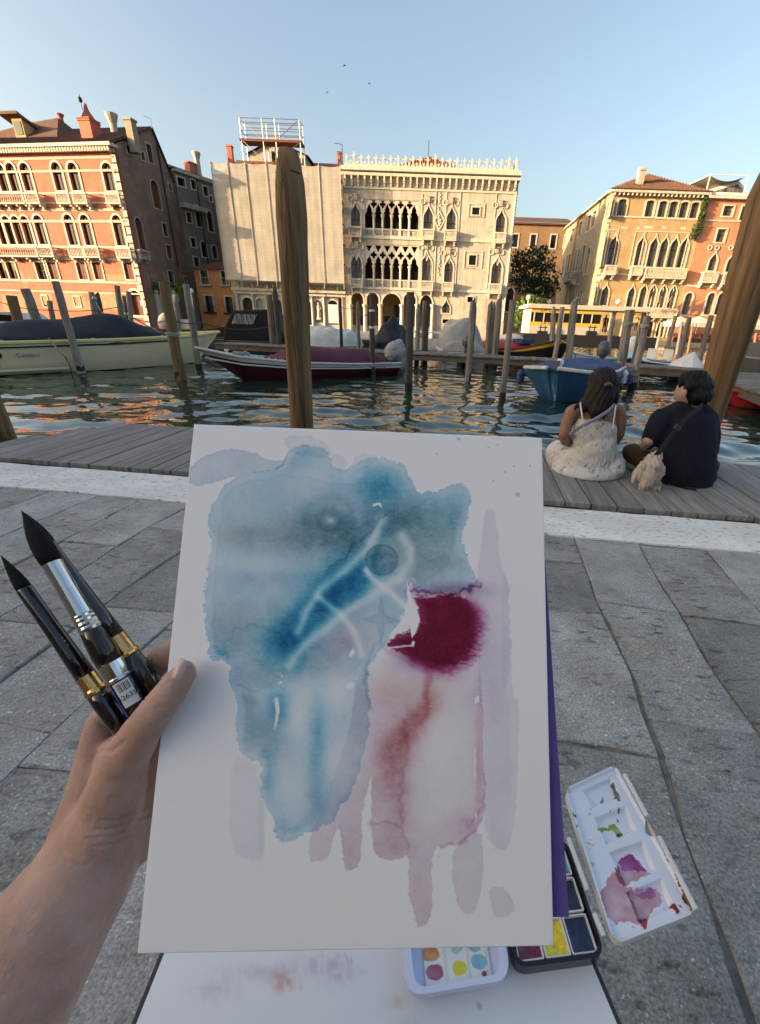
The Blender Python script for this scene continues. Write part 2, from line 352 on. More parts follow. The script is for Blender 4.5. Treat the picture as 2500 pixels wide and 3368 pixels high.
QU = Vector((cos(rad(7)), -sin(rad(7)), 0)); QV = Vector((sin(rad(7)), cos(rad(7)), 0))
def q3(u, v, z): return QU * u + QV * v + Vector((0, 0, z))
quay = MB()
P = [q3(-60, -40, 0), q3(60, -40, 0), q3(60, 2.32, 0), q3(-60, 2.32, 0)]
quay.add([p + Vector((0, 0, -.0075)) for p in P] + [p + Vector((0, 0, -2.5)) for p in P], [(0, 1, 2, 3), (2, 6, 7, 3), (0, 3, 7, 4), (1, 5, 6, 2)])
pav = tag(quay.build('pavement', 'joint'), 'worn grey stone slab pavement along the canal', None, kind='structure')
def slab_mesh(poly, top, jit, seedn):
    """worn slab: jittered outline, rounded rim"""
    r = random.Random(seedn); pts = []
    n = len(poly)
    for i in range(n):
        a, b = Vector(poly[i]), Vector(poly[(i + 1) % n]); k = max(2, int((b - a).length / .11))
        for j in range(k):
            p = a.lerp(b, j / k); q = .0 if j == 0 else 1
            pts.append(p + Vector((r.gauss(0, jit) * (1 if q else .6), r.gauss(0, jit) * (1 if q else .6))))
    c = sum(pts, Vector((0, 0))) / len(pts); N = len(pts); tx, ty = r.gauss(0, .004), r.gauss(0, .004)
    inn = [p + (c - p).normalized() * r.uniform(.002, .006) for p in pts]
    V = [(p.x, p.y, top - .03) for p in pts] + [(p.x, p.y, top - .004) for p in pts] + [(p.x, p.y, top + (p.x - c.x) * tx + (p.y - c.y) * ty) for p in inn]
    F = [tuple(range(2 * N, 3 * N))]
    for k in (0, 1):
        for i in range(N): F.append((k * N + i, k * N + (i + 1) % N, (k + 1) * N + (i + 1) % N, (k + 1) * N + i))
    return V, F
E2 = Vector((sin(rad(9.2)), cos(rad(9.2)))); E1 = Vector((cos(rad(7)), -sin(rad(7))))
# strips run from the kerb toward the camera; the joints of the right-hand ones are placed as in the photo
fixed = {2: [1.96, 1.53, .88, .2], 3: [1.62, 1.0, .35], 4: [1.85, 1.58, .95, .4], 5: [1.72, 1.25, .6], 1: [1.83, 1.2, .55]}
sn = 0
base0 = Vector((.93 - .345, 2.18))           # strip 2 ends at the joint line through (.93, 2.18)
for k in range(-11, 10):
    o = base0 + E1 * .345 * (k - 2); wdt = .345
    rr = random.Random(100 + k)
    ys = fixed.get(k)
    if ys is None:
        y = 2.3 - rr.uniform(.2, .75); ys = []
        while y > -.6: ys.append(y); y -= rr.uniform(.38, .85)
    cuts = [(Y_ - 2.18) / E2.y for Y_ in ys]
    # where the strip meets the kerb (v = 2.31)
    def hit(p):
        return (2.305 - (p.x * QV.x + p.y * QV.y)) / (E2.x * QV.x + E2.y * QV.y)
    a0, b0 = o, o + E1 * wdt; ta, tb = hit(a0), hit(b0)
    edges = [(ta, tb)] + [(c + rr.uniform(-.015, .015), c + rr.uniform(-.015, .015)) for c in cuts if c < min(ta, tb) - .12] + [(-3.0, -3.0)]
    for i in range(len(edges) - 1):
        (t0, t1), (s0, s1) = edges[i], edges[i + 1]
        g = rr.uniform(.002, .006); gy = rr.uniform(.0015, .005)
        wob = lambda kk, tt: .016 * sin(tt * 3.1 + kk * 1.7) + .009 * sin(tt * 7.3 + kk * 2.9)
        pa_ = lambda kk, tt, q_: (a0 if kk == k else b0) + E1 * (wob(kk, tt) + (g if kk == k else -g)) + E2 * (tt + q_)
        poly = [pa_(k, s0, gy), pa_(k + 1, s1, gy), pa_(k + 1, t1, -gy), pa_(k, t0, -gy)]
        if t0 - s0 > .45: mt_ = (.5 * (s0 + t0)); poly = [poly[0], poly[1], pa_(k + 1, mt_, 0), poly[2], poly[3], pa_(k, mt_, 0)]
        c = sum(poly, Vector((0, 0))) / len(poly)
        if abs(c.x) > 3.6 + abs(c.y): continue
        V, F = slab_mesh([p - c for p in poly], rr.uniform(-.003, .003), .0045, sn); sn += 1
        mb = MB().add(V, F); mb.build('slab', 'slab' if rr.random() < .68 else 'slab_smooth', pav, loc=(c.x, c.y, 0))
# white stone kerb: long blocks
kerb = MB().add([q3(-60, 2.31, -.02), q3(60, 2.31, -.02), q3(60, 2.75, -.02), q3(-60, 2.75, -.02), q3(-60, 2.75, -2.5), q3(60, 2.75, -2.5)], [(0, 1, 2, 3), (3, 2, 5, 4)]).build('kerb', 'joint')
tag(kerb, 'pitted white stone kerb between pavement and wooden deck', None, kind='structure')
us = [-9, -6.4, -4.95, -3.05, -1.02, 1.9, 4.4, 7, 9.5]
for i in range(len(us) - 1):
    u0, u1 = us[i] + .004, us[i + 1] - .004; poly = [Vector(q3(u, v, 0).xy) for u, v in ((u0, 2.318), (u1, 2.318), (u1, 2.748), (u0, 2.748))]
    c = sum(poly, Vector((0, 0))) / 4; V, F = slab_mesh([p - c for p in poly], .006 + .004 * (i % 2), .004, 900 + i)
    MB().add(V, F).build('kerb_stone', 'kerb', kerb, loc=(c.x, c.y, 0))

# wooden deck over the water
dock = thing('wooden_dock', 'weathered grey timber deck along the white kerb', 'dock', q3(0, 2.78, 0), -rad(7))
pw = .172; DZ = .035
for k in range(-26, 32):
    u = k * pw; v1 = 1.30 + random.uniform(-.006, .006)
    if u < -3.80: v1 = min(v1, .42 + (u + 4.25) * 2.1)
    if v1 < .1: continue
    z = DZ + random.uniform(-.003, .003); h = .04
    o = MB().box(0, pw - random.uniform(.008, .013), 0, v1, -h, 0).build('plank', 'plank', dock, loc=(u, random.uniform(0, .006), z)); bevel(o, .003, 1)
MB().box(-4.2, 5.5, .05, .15, -.2, DZ - .045).box(-4.0, 5.5, .6, .7, -.2, DZ - .045).box(-3.75, 5.5, 1.12, 1.22, -.22, DZ - .045).build('joist', 'beam', dock)
for u in (-3.6, -1.8, 0, 1.8, 3.6, 5.2): MB().tube([(u, 1.1, -2.5), (u, 1.1, -.2)], .09, 8).build('post', 'pile_wet', dock)

# ================================================================== FACADE KIT
class Fac:
    def __init__(s, name, label, cat, x, y, yaw):
        s.r = thing(name, label, cat, (x, y, 0), yaw); s.o = Vector((x, y, 0)); s.ex = Vector((cos(yaw), sin(yaw), 0)); s.ey = Vector((-sin(yaw), cos(yaw), 0)); s.h = []
    def L(s, q, d=0.0):
        r = ray(*q); o = s.o + s.ey * d; t = (o - CAM).dot(s.ey) / r.dot(s.ey); p = CAM + r * t - s.o
        return p.dot(s.ex), p.z
def outline(kind, a, h, n=7):
    """opening of width a, height h, standing on z=0, centred on x=0; counter-clockwise"""
    if kind == 'rect': return [(-a / 2, 0), (a / 2, 0), (a / 2, h), (-a / 2, h)]
    if kind == 'arch':
        s_ = h - a / 2; return [(-a / 2, 0), (a / 2, 0)] + [(a / 2 * cos(PI * i / (2 * n)), s_ + a / 2 * sin(PI * i / (2 * n))) for i in range(2 * n + 1)]
    if kind == 'seg':
        s_ = h - a * .22; return [(-a / 2, 0), (a / 2, 0)] + [(a / 2 * cos(PI * i / (2 * n)), s_ + a * .22 * sin(PI * i / (2 * n))) for i in range(2 * n + 1)]
    if kind == 'point':
        s_ = h - a * .8; R = [(a / 2 * cos(t), s_ + a * .8 * sin(t) ** .9) for t in [PI / 2 * i / n for i in range(n)]] + [(0, h)]
    if kind == 'ogee':
        s_ = h - a * 1.15
        R = [(a * .5, s_), (a * .5, s_ + .12 * a), (a * .46, s_ + .3 * a), (a * .37, s_ + .48 * a), (a * .25, s_ + .63 * a), (a * .14, s_ + .78 * a), (a * .06, s_ + .95 * a), (0, h)]
    if kind in ('ogee', 'point'): return [(-a / 2, 0), (a / 2, 0)] + R + [(-x, z) for x, z in reversed(R[:-1])]
def ring(mb, kind, a, h, s_, d0, d1, base=True):
    i = outline(kind, a, h); o = outline(kind, a + 2 * s_, h + s_ * (1.8 if kind == 'ogee' else 1.0))
    o = [(x, z - (s_ if base and z == 0 else 0)) for x, z in o]; n = len(i); V = [(x, d0, z) for x, z in o] + [(x, d0, z) for x, z in i] + [(x, d1, z) for x, z in o] + [(x, d1, z) for x, z in i]
    F = []
    for k in range(n):
        j = (k + 1) % n; F += [(k, j, n + j, n + k), (2 * n + k, 2 * n + j, j, k), (n + k, n + j, 3 * n + j, 3 * n + k)]
    return mb.add(V, F)
def window(f, zf, kind, x, yt, yb, w, sur=.14, mats=('stone_pale', 'pane', 'frame_dark'), bars='cross', shut=None, hole=True, proud=.07, split=.55, depth=.26):
    u = f.L(zf(x, (yt + yb) / 2))[0]; wt = f.L(zf(x, yt))[1]; wb = f.L(zf(x, yb))[1]
    a = f.L(zf(x + w / 2, (yt + yb) / 2))[0] - f.L(zf(x - w / 2, (yt + yb) / 2))[0]; h = wt - wb
    if kind == 'ogee': h = max(h, a * 1.3)
    if wb < -.45: wb = -.45; h = wt - wb
    if hole:
        for q in f.h:
            qx = [p_[0] for p_ in q]; qz = [p_[1] for p_ in q]
            if u - a / 2 < max(qx) + .04 and u + a / 2 > min(qx) - .04 and wb < max(qz) + .04 and wb + h > min(qz) - .04: print('SKIP window', x, yt); return None
    ol = [(px + u, pz + wb) for px, pz in outline(kind, a, h)]
    if hole: f.h.append(ol)
    p = ring(MB(), kind, a, h, sur, -proud, .02).build('window', mats[0], f.r, loc=(u, 0, wb))
    pn = MB().add([(px, depth, pz) for px, pz in outline(kind, a, h)], [tuple(range(len(ol)))]).build('pane', mats[1], p)
    b = MB(); t = .035
    if bars in ('cross', 'T'):
        b.box(-t, t, depth - .06, depth - .01, 0, h * (.95 if bars == 'cross' else split)); b.box(-a / 2, a / 2, depth - .05, depth - .005, h * split - t, h * split + t)
    if bars == 'grid':
        for i in (1, 2): b.box(-a / 2 + a * i / 3 - .02, -a / 2 + a * i / 3 + .02, depth - .05, depth - .01, 0, h)
        for i in (1, 2, 3): b.box(-a / 2, a / 2, depth - .06, depth - .02, h * i / 4 - .02, h * i / 4 + .02)
    if b.v: b.build('glazing_bar', mats[2], p)
    if shut:
        MB().box(-a / 2 + .02, -a * .02, .10, .15, .02, h * .98).build('shutter', shut, p); MB().box(a * .02, a / 2 - .02, .10, .15, .02, h * .98).build('shutter', shut, p)
    return p
def balcony(f, zf, x0, x1, yt, yb, proj=.75, nb=None, mat='stone_pale', brackets=True, bw=.05):
    ym = (yt + yb) / 2; u0 = f.L(zf(x0, ym), -proj)[0]; u1 = f.L(zf(x1, ym), -proj)[0]; w1 = f.L(zf(x0, yt), -proj)[1]; w0 = f.L(zf(x0, yb), -proj)[1]
    H = w1 - w0; L_ = u1 - u0; b = MB().box(0, L_, -proj, -.003, 0, H * .13).box(-.04, L_ + .04, -proj - .05, -proj + .16, H * .86, H)
    for sx in (0, L_ - .16): b.box(sx, sx + .16, -proj + .004, -proj + .15, H * .13, H * .86); b.box(sx + .02, sx + .14, -proj + .15, -.003, H * .86, H * .985)
    if brackets:
        for sx in ([.08, L_ - .3] if L_ < 3 else [L_ * i / 4 for i in range(4)] + [L_ - .25]): b.prism([(-.003 - 0, 0), (-.003, -H * .38), (-proj * .8, 0)], sx, sx + .2, 'xz') if False else b.box(sx, sx + .2, -proj * .8, -.003, -H * .2, -.002).box(sx + .003, sx + .197, -proj * .45, -.003, -H * .42, -H * .2)
    o = b.build('balcony', mat, f.r, loc=(u0, 0, w0)); n = nb or max(4, int(L_ / .2)); r = MB()
    for i in range(n):
        x = .2 + (L_ - .4) * (i + .5) / n; r.lathe([(bw * .7, H * .13), (bw * 1.2, H * .3), (bw * .6, H * .55), (bw * .9, H * .8), (bw * .7, H * .86)], 5, (x, -proj + .07, 0))
    for sx in (.07, L_ - .07):
        for i in range(2): r.lathe([(bw * .7, H * .13), (bw * 1.2, H * .3), (bw * .6, H * .55), (bw * .7, H * .86)], 5, (sx, -proj * (.35 + .3 * i), 0))
    r.build('balusters', mat, o); return o
def band(f, zf, x0, x1, y0, y1, mat, proud=.08, name='string_course', back=.01):
    ym = (y0 + y1) / 2; u0, a = f.L(zf(x0, ym)); u1, _ = f.L(zf(x1, ym)); w1 = f.L(zf(x0, y0))[1]; w0 = f.L(zf(x0, y1))[1]
    return MB().box(u0, u1, -proud, back, min(w0, w1), max(w0, w1)).build(name, mat, f.r)
def panel(f, u0, u1, w0, w1, mat, name='wall', proud=.0, thick=.02): return MB().box(u0, u1, -proud, thick, w0, w1).build(name, mat, f.r)
def chimney(f, zf, x, yt, yb, w, kind, mat, d=3.0, base=1.5):
    u, wt = f.L(zf(x, yt), d); wb = f.L(zf(x, yb), d)[1]; a = f.L(zf(x + w / 2, yb), d)[0] - f.L(zf(x - w / 2, yb), d)[0]; h = wt - wb; b = MB()
    if kind == 'box': b.box(-a / 2, a / 2, -a / 2, a / 2, -base, h * .86); b.box(-a * .62, a * .62, -a * .62, a * .62, h * .86, h)
    if kind == 'funnel': b.lathe([(a * .3, -base), (a * .3, h * .35), (a * .34, h * .4), (a * .5, h * .85), (a * .52, h), (a * .4, h)], 12)
    if kind == 'tall': b.lathe([(a * .45, -base), (a * .42, h * .75), (a * .5, h * .8), (a * .68, h * .97), (a * .6, h)], 12)
    if kind == 'obelisk':
        b.box(-a / 2, a / 2, -a / 2, a / 2, -base, h * .5)
        for i, (k, t) in enumerate(((.56, .5), (.5, .53), (.56, .56))): b.box(-a * k, a * k, -a * k, a * k, h * t, h * (t + .03))
        b.tube([(0, 0, h * .58), (0, 0, h * .66), (0, 0, h * .8), (0, 0, h * .93)], [a * .62, a * .5, a * .25, a * .17], 4); b.sphere((0, 0, h * .97), a * .12)
    return b.build('chimney', mat, f.r, loc=(u, d, wb))

# ================================================================== MARBLE PALACE (white gothic facade)
g = Fac('marble_palace', 'white gothic marble palace with pinnacled roofline and open loggias', 'palace', -9.92, 60, 0)
GW = 20.35; GT = g.L(z3(800, 292))[1]
A = lambda x, y: g.L(z3(x, y))
for x, yt, yb, w, tr in ((225, 492, 765, 76, 0), (823, 512, 790, 80, 0), (1012, 522, 798, 78, 0), (1418, 545, 818, 80, 0), (232, 885, 1180, 88, 1), (806, 895, 1212, 88, 1), (990, 938, 1216, 72, 1), (1385, 930, 1232, 86, 1)):
    p = window(g, z3, 'ogee', x, yt, yb, w, .16, ('marble_trim', 'pane_curtain', 'frame_dark'), split=.5 if not tr else .62)
    if tr:
        a = w * .0173 * 1.35; hh = (yb - yt) * .0175 * 1.0
        o = outline('ogee', a * .98, hh); t = MB()
        s0 = hh - a * 1.1
        t.holes([(-a * .46, s0), (-a * .28, s0 + a * .08), (-a * .16, s0 + .3 * a), (-.04, s0 - .06 * a), (.04, s0 - .06 * a), (a * .16, s0 + .3 * a), (a * .28, s0 + .08 * a), (a * .46, s0), (a * .42, s0 + .32 * a), (a * .25, s0 + .62 * a), (0, hh * .99), (-a * .25, s0 + .62 * a), (-a * .42, s0 + .32 * a)],
                [[(c * a * .11 + cx * a, s0 + cy * a + sn_ * a * .1) for c, sn_ in [(cos(q * PI / 4), sin(q * PI / 4)) for q in range(8)]] for cx, cy in ((-.2, .42), (.2, .42), (0, .68))], .04, .12, True)
        t.build('tracery', 'marble_trim', p)
    # roundels with the little console above each window
    u, w_ = A(x, yt - 28); c = MB()
    for sx in (-.62, .62):
        n_ = 14; c.tube([(sx + .27 * cos(2 * PI * i / n_), -.05, .27 * sin(2 * PI * i / n_)) for i in range(n_ + 1)], .055, 5, False)
    c.box(-.2, .2, -.16, 0, -.1, .45).box(-.3, .3, -.2, 0, .45, .55); c.build('roundel', 'marble', g.r, loc=(u, 0, w_))
for x, y0, y1, fy0, fy1, w, fw in ((1215, 532, 592, 497, 622, 62, 112), (1187, 925, 1006, 887, 1044, 60, 132), (1168, 1268, 1312, 1255, 1330, 46, 78)):
    window(g, z3, 'rect', x, y0, y1, w, .12, ('marble_trim', 'pane', 'iron'), 'grid')
    u, w0 = A(x, fy1); a = fw * .0175; h = A(x, fy0)[1] - w0
    ring(MB(), 'rect', a - .24, h - .24, .12, -.06, .01, False).build('surround', 'marble_trim', g.r, loc=(u, 0, w0 + .12))
window(g, z3, 'ogee', 970, 1288, 1400, 66, .14, ('marble_trim', 'pane_curtain', 'frame_dark'))
window(g, z3, 'rect', 966, 1452, 1485, 52, .08, ('marble_trim', 'pane', 'iron'), 'grid')
# loggias: a real recess, columns, balustrade, pierced tracery
def loggia(yt, yb, ys, quat):
    u0, wt = A(300, yt); u1 = A(742, yt)[0]; wb = A(300, yb)[1]; ws = A(300, ys)[1]
    u0 = A(300, (yt + yb) / 2)[0]; u1 = A(742, (yt + yb) / 2)[0]
    g.h.append([(u0, wb), (u1, wb), (u1, wt), (u0, wt)])
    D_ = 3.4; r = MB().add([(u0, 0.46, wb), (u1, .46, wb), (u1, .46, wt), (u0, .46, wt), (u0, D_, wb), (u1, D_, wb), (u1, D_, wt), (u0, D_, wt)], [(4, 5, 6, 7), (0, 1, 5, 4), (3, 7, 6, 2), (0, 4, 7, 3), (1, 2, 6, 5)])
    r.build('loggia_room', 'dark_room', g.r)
    for i in range(3): MB().box(u0 + 1.1 + 2.5 * i, u0 + 2.0 + 2.5 * i, D_ - .05, D_ - .01, wb, wb + 2.2).build('inner_door', 'pane', g.r)
    n = 6; bw = (u1 - u0) / n
    for i in range(1, n):
        x = u0 + bw * i
        MB().lathe([(.2, wb), (.2, wb + .12), (.15, wb + .2), (.14, ws - .35), (.17, ws - .3), (.24, ws - .05), (.26, ws)], 10, (x, .24, 0)).build('column', 'marble_trim', g.r)
    # tracery slab: scalloped lower edge, holes above
    out = [(u0, ws)]
    for i in range(n):
        c = u0 + bw * (i + .5); hw = bw * .40; ap = ws + bw * (1.0 if not quat else .92)
        out += [(c - hw, ws), (c - hw, ws + .12 * bw), (c - hw * .62, ws + .3 * bw), (c - hw * .72, ws + .42 * bw), (c - hw * .5, ws + .62 * bw), (c - hw * .2, ap - .18 * bw), (c, ap), (c + hw * .2, ap - .18 * bw), (c + hw * .5, ws + .62 * bw), (c + hw * .72, ws + .42 * bw), (c + hw * .62, ws + .3 * bw), (c + hw, ws + .12 * bw), (c + hw, ws)]
    out += [(u1, ws), (u1, wt), (u0, wt)]
    hs = []
    def quatf(cx, cz, r): return [(cx + r * (.55 + .45 * abs(cos(2 * t))) * cos(t), cz + r * (.55 + .45 * abs(cos(2 * t))) * sin(t)) for t in [2 * PI * k / 24 for k in range(24)]]
    H = wt - ws
    for i in range(1, n):
        x = u0 + bw * i; hs.append(quatf(x, ws + bw * (.98 if quat else .92), bw * .36))
    if quat:
        for i in range(n): c = u0 + bw * (i + .5); hs.append([(c - bw * .36, wt - .1), (c - bw * .10, wt - .62), (c, wt - .78), (c + bw * .10, wt - .62), (c + bw * .36, wt - .1)])
    else:
        for i in range(1, n): x = u0 + bw * i; hs.append([(x - bw * .25, wt - .08), (x, wt - .3), (x + bw * .25, wt - .08)])
        for i in range(n): pass
    MB().holes(out, hs, .08, .34, True).build('tracery', 'marble_trim', g.r)
    b = MB(); rh = (A(300, yb - (70 if not quat else 76))[1] - wb)
    b.box(u0, u1, .12, .34, wb + rh - .14, wb + rh).box(u0, u1, .14, .32, wb, wb + .12)
    o = b.build('balustrade', 'marble_trim', g.r); b = MB()
    for i in range(42): x = u0 + (u1 - u0) * (i + .5) / 42; b.lathe([(.045, wb + .12), (.05, wb + rh - .14)], 5, (x, .23, 0))
    b.build('balusters', 'marble_trim', o)
loggia(462, 768, 582, False); loggia(832, 1192, 1002, True)
for x0, x1, yt, yb in ((168, 272, 684, 772), (770, 868, 706, 796), (952, 1055, 712, 804), (1364, 1462, 733, 824), (178, 280, 1114, 1190), (752, 862, 1132, 1218), (934, 1030, 1144, 1224), (1318, 1426, 1156, 1240)):
    balcony(g, z3, x0, x1, yt, yb, .7, 9, 'marble_trim')
# portico arches at the water
u_ = lambda x: A(x, 1380)[0]
for x, w, yt, kd in ((240, 88, 1235, 'arch'), (366, 88, 1235, 'arch'), (520, 138, 1242, 'arch'), (668, 88, 1240, 'arch'), (803, 92, 1256, 'point')):
    u = u_(x); a = w * .0173; h = A(x, yt)[1] + .6
    g.h.append([(px + u, pz - .58) for px, pz in outline(kd, a, h)])
    ring(MB(), kd, a, h, .2, -.08, .02, False).build('arch_ring', 'marble_trim', g.r, loc=(u, 0, -.58))
for x in (185, 303, 430, 605, 732, 858):
    u = u_(x); wt = A(x, 1330)[1]
    MB().lathe([(.32, -.59), (.32, -.3), (.24, -.2), (.22, wt - .35), (.26, wt - .3), (.36, wt - .06), (.38, wt)], 12, (u, -.16, 0)).build('column', 'marble_trim', g.r)
uu0, uu1 = u_(175), u_(872); MB().add([(uu0, .46, -.59), (uu1, .46, -.59), (uu1, .46, 4.4), (uu0, .46, 4.4), (uu0, 5, -.59), (uu1, 5, -.59), (uu1, 5, 4.4), (uu0, 5, 4.4)], [(4, 5, 6, 7), (0, 4, 5, 1), (3, 7, 6, 2), (0, 4, 7, 3), (1, 2, 6, 5)]).build('portico_room', 'rough_stone', g.r)
for x, a, w0, h in ((470, 1.1, -.55, 2.4), (545, .8, 1.7, 1.6), (262, .9, -.55, 2.6), (660, .9, -.55, 2.5)): MB().box(u_(x) - a / 2, u_(x) + a / 2, 4.9, 4.99, w0, w0 + h).build('inner_door', 'frame_dark', g.r)
MB().holes([(0, -.6), (GW, -.6), (GW, GT), (0, GT)], g.h, 0, .45).build('wall', 'marble', g.r)
MB().box(.003, GW - .003, .48, 16, -.6, .6).box(GW - .4, GW - .003, .46, 16, .6, GT - .01).box(0.003, .4, .46, 16, .6, GT - .01).box(.41, GW - .41, 15.6, 15.99, .6, GT - .02).box(.41, GW - .41, .46, 15.59, GT - .3, GT - .05).build('side_wall', 'marble', g.r)
# mouldings
def gb(x0, x1, y, t, pr=.1): 
    u0 = A(x0, y)[0]; u1 = A(x1, y)[0]; w = A((x0 + x1) / 2, y)[1]; return u0, u1, w
def rope(u0, u1, w, r, name='rope_moulding', vert=False):
    b = MB(); n = int(abs(u1 - u0) / (r * 2.2))
    for i in range(n):
        t = u0 + (u1 - u0) * (i + .5) / n
        b.sphere((t, -.06, w) if not vert else (w, -.06, t), r, 6, 4, (1.25, 1, .9) if not vert else (.9, 1, 1.25))
    return b.build(name, 'marble_trim', g.r, smooth=True)
WC = A(800, 262)[1]
for y0, y1, pr in ((1208, 1196, .12), (792, 778, .12), (384, 376, .1)):
    w0 = A(800, y0 + 12)[1]; w1 = A(800, y1 + 8)[1]; MB().box(-.02, GW + .05, -pr, .01, w0, w1 + .06).build('string_course', 'marble_trim', g.r)
rope(0, GW, A(800, 795)[1] + .2, .09); rope(0, GW, A(800, 282)[1], .16)
WB0, WB1 = A(800, 375)[1], A(800, 295)[1]
MB().box(-.05, GW + .1, -.5, .4, WB1 + .02, WB1 + .28).box(-.1, GW + .15, -.62, .4, WB1 + .46, WB1 + .75).build('cornice', 'marble_trim', g.r)
me = MB().box(-.09, .09, -.46, -.002, .5, WB1 - WB0).box(-.11, .11, -.34, -.002, .32, .5).box(-.08, .08, -.2, -.002, 0, .32).build('bracket', 'marble_trim', g.r, loc=(.4, 0, WB0)).data
for i in range(1, 27): inst('bracket', me, g.r, (.4 + i * (GW - .8) / 26, 0, WB0))
# cresting: tall stems with diamond heads, small ones between
CB = WB1 + .75; MB().box(-.05, GW + .1, -.25, .1, CB, CB + .2).build('parapet', 'marble_trim', g.r)
CB += .2; ht = A(800, 118)[1] - CB
fin = MB().holes([(-.36, 0), (.36, 0), (.17, .22), (.1, ht * .3), (.07, ht * .62), (.24, ht * .74), (.1, ht * .84), (.05, ht), (-.05, ht), (-.1, ht * .84), (-.24, ht * .74), (-.07, ht * .62), (-.1, ht * .3), (-.17, .22)], [], -.08, .08, True)
fin.sphere((-.3, 0, ht * .74), .06, 6, 4).sphere((.3, 0, ht * .74), .06, 6, 4).sphere((0, 0, ht), .07, 6, 4)
fm = fin.build('finial', 'marble_trim', g.r, loc=(.6, -.05, CB)).data
sm = MB().holes([(-.2, 0), (.2, 0), (.07, .2), (.05, ht * .22), (.16, ht * .34), (.04, ht * .48), (-.04, ht * .48), (-.16, ht * .34), (-.05, ht * .22), (-.07, .2)], [], -.06, .06, True).build('small_finial', 'marble_trim', g.r, loc=(1.02, -.05, CB)).data
NF = 24
for i in range(1, NF): inst('finial', fm, g.r, (.6 + i * (GW - 1.1) / (NF - 1), -.05, CB), 0, (1, 1, 1.22 if i in (1, 22, 23, 12) else 1))
for i in range(1, NF - 1): inst('small_finial', sm, g.r, (.6 + (i + .5) * (GW - 1.1) / (NF - 1), -.05, CB))
# vertical mouldings, corner rope, lozenge relief
for x, ya, yb in ((768, 420, 780), (880, 390, 780), (965, 390, 780), (1078, 395, 800), (1368, 410, 800), (1497, 420, 1240), (768, 850, 1190), (876, 850, 1190), (948, 850, 1190), (1052, 850, 1195), (1318, 850, 1195)):
    u = A(x, (ya + yb) / 2)[0]; MB().box(u - .06, u + .06, -.06, .005, A(x, yb)[1], A(x, ya)[1]).build('moulding', 'marble_trim', g.r)
rope(A(1450, 1480)[1], WB0, GW - .15, .14, 'corner_column', True)
u, w_ = A(915, 640); MB().holes([(0, -1.0), (.68, 0), (0, 1.0), (-.68, 0)], [[(0, -.8), (.52, 0), (0, .8), (-.52, 0)]], -.09, .01).build('lozenge', 'marble_trim', g.r, loc=(u, 0, w_))
rl = MB(); 
for i in range(9): rl.sphere((random.uniform(-.18, .18), -.03, -.45 + .11 * i), .11, 6, 4)
rl.build('relief', 'marble_trim', g.r, loc=(u, 0, w_))
for ya, yb in ((400, 585), (850, 1090)):
    rl = MB(); u = A(915, (ya + yb) / 2)[0]; w0, w1 = A(915, yb)[1], A(915, ya)[1]; n = int((w1 - w0) / .16)
    for i in range(n): rl.sphere((u + random.uniform(-.16, .16), -.01, w0 + (w1 - w0) * i / n), .09, 6, 4)
    rl.build('carved_strip', 'marble', g.r)
# roof behind the cresting, chimneys, mast
pk = g.L(z3(835, 118), 8); l0 = g.L(z3(385, 222), 2.2); r0 = g.L(z3(1215, 258), 2.2); zb = (l0[1] + r0[1]) / 2
rm = MB(); V = [(l0[0], 2.2, zb), (r0[0], 2.2, zb), (r0[0], 14, zb), (l0[0], 14, zb), (pk[0], 8, pk[1])]; rm.add(V, [(0, 1, 4), (1, 2, 4), (2, 3, 4), (3, 0, 4)])
ro = rm.build('roof', 'roof_red', g.r); rb = MB()
for i in range(48):
    t = (i + .5) / 48; x = l0[0] + (r0[0] - l0[0]) * t; k = 1 - abs(t - (pk[0] - l0[0]) / (r0[0] - l0[0])) / (.5 if True else 1); k = max(0.02, min(1, k)) 
    rb.bar((x, 2.2, zb + .05), (x, 2.2 + 5.8 * k, zb + (pk[1] - zb) * k + .05), .09, 5)
rb.build('tile_ridges', 'roof_red', ro)
chimney(g, z3, 92, 75, 190, 30, 'box', 'salmon', 1.5); chimney(g, z3, 1507, 193, 262, 56, 'funnel', 'orange', 2)
u, w1 = g.L(z3(828, -20), 6); w0 = g.L(z3(828, 110), 6)[1]; MB().bar((u, 6, w0 - 1), (u, 6, w1), .045, 5).build('mast', 'iron', g.r)
u, w1 = g.L(z3(113, 12), 1); MB().bar((u, 1, GT), (u, 1, w1), .04, 5).bar((u, 1, w1), (u - .9, 1, w1 + .1), .03, 5).build('antenna', 'iron', g.r)
# ================================================================== OTHER BUILDINGS
def merge(side, main):
    k = main.r.matrix_basis.inverted() @ side.r.matrix_basis
    for ch in list(side.r.children): mb = k @ ch.matrix_basis; ch.parent = main.r; ch.matrix_basis = mb
    bpy.data.objects.remove(side.r)
def sidefac(main, x, y, yaw): return Fac('side', None, None, x, y, yaw)
YW = rad(8.6)
# ---- salmon palace on the left; u = 0 at its right-hand corner
f = Fac('salmon_palace', 'salmon stucco palace with arched windows, white balconies and bell-shaped chimney', 'palace', -32.75, 55, -YW)
A = lambda x, y: f.L(z1(x, y))
TOP = A(850, 440)[1]; LW = -22.5
sp = ('stone_pale', 'pane', 'frame_dark')
for x, yt, yb, w in ((18, 545, 755, 62), (97, 540, 755, 66), (203, 540, 752, 72), (440, 535, 750, 72), (563, 538, 750, 72), (822, 540, 752, 76)):
    window(f, z1, 'arch', x, yt, yb, w, .2, sp, split=.68)
for x, yt, yb, w in ((-52, 948, 1155, 54), (10, 945, 1155, 52), (68, 942, 1155, 56), (138, 942, 1155, 58), (208, 942, 1155, 60), (308, 935, 1155, 68), (535, 930, 1160, 68), (658, 932, 1162, 68), (898, 935, 1165, 70)):
    window(f, z1, 'arch', x, yt, yb, w, .2, sp, split=.7)
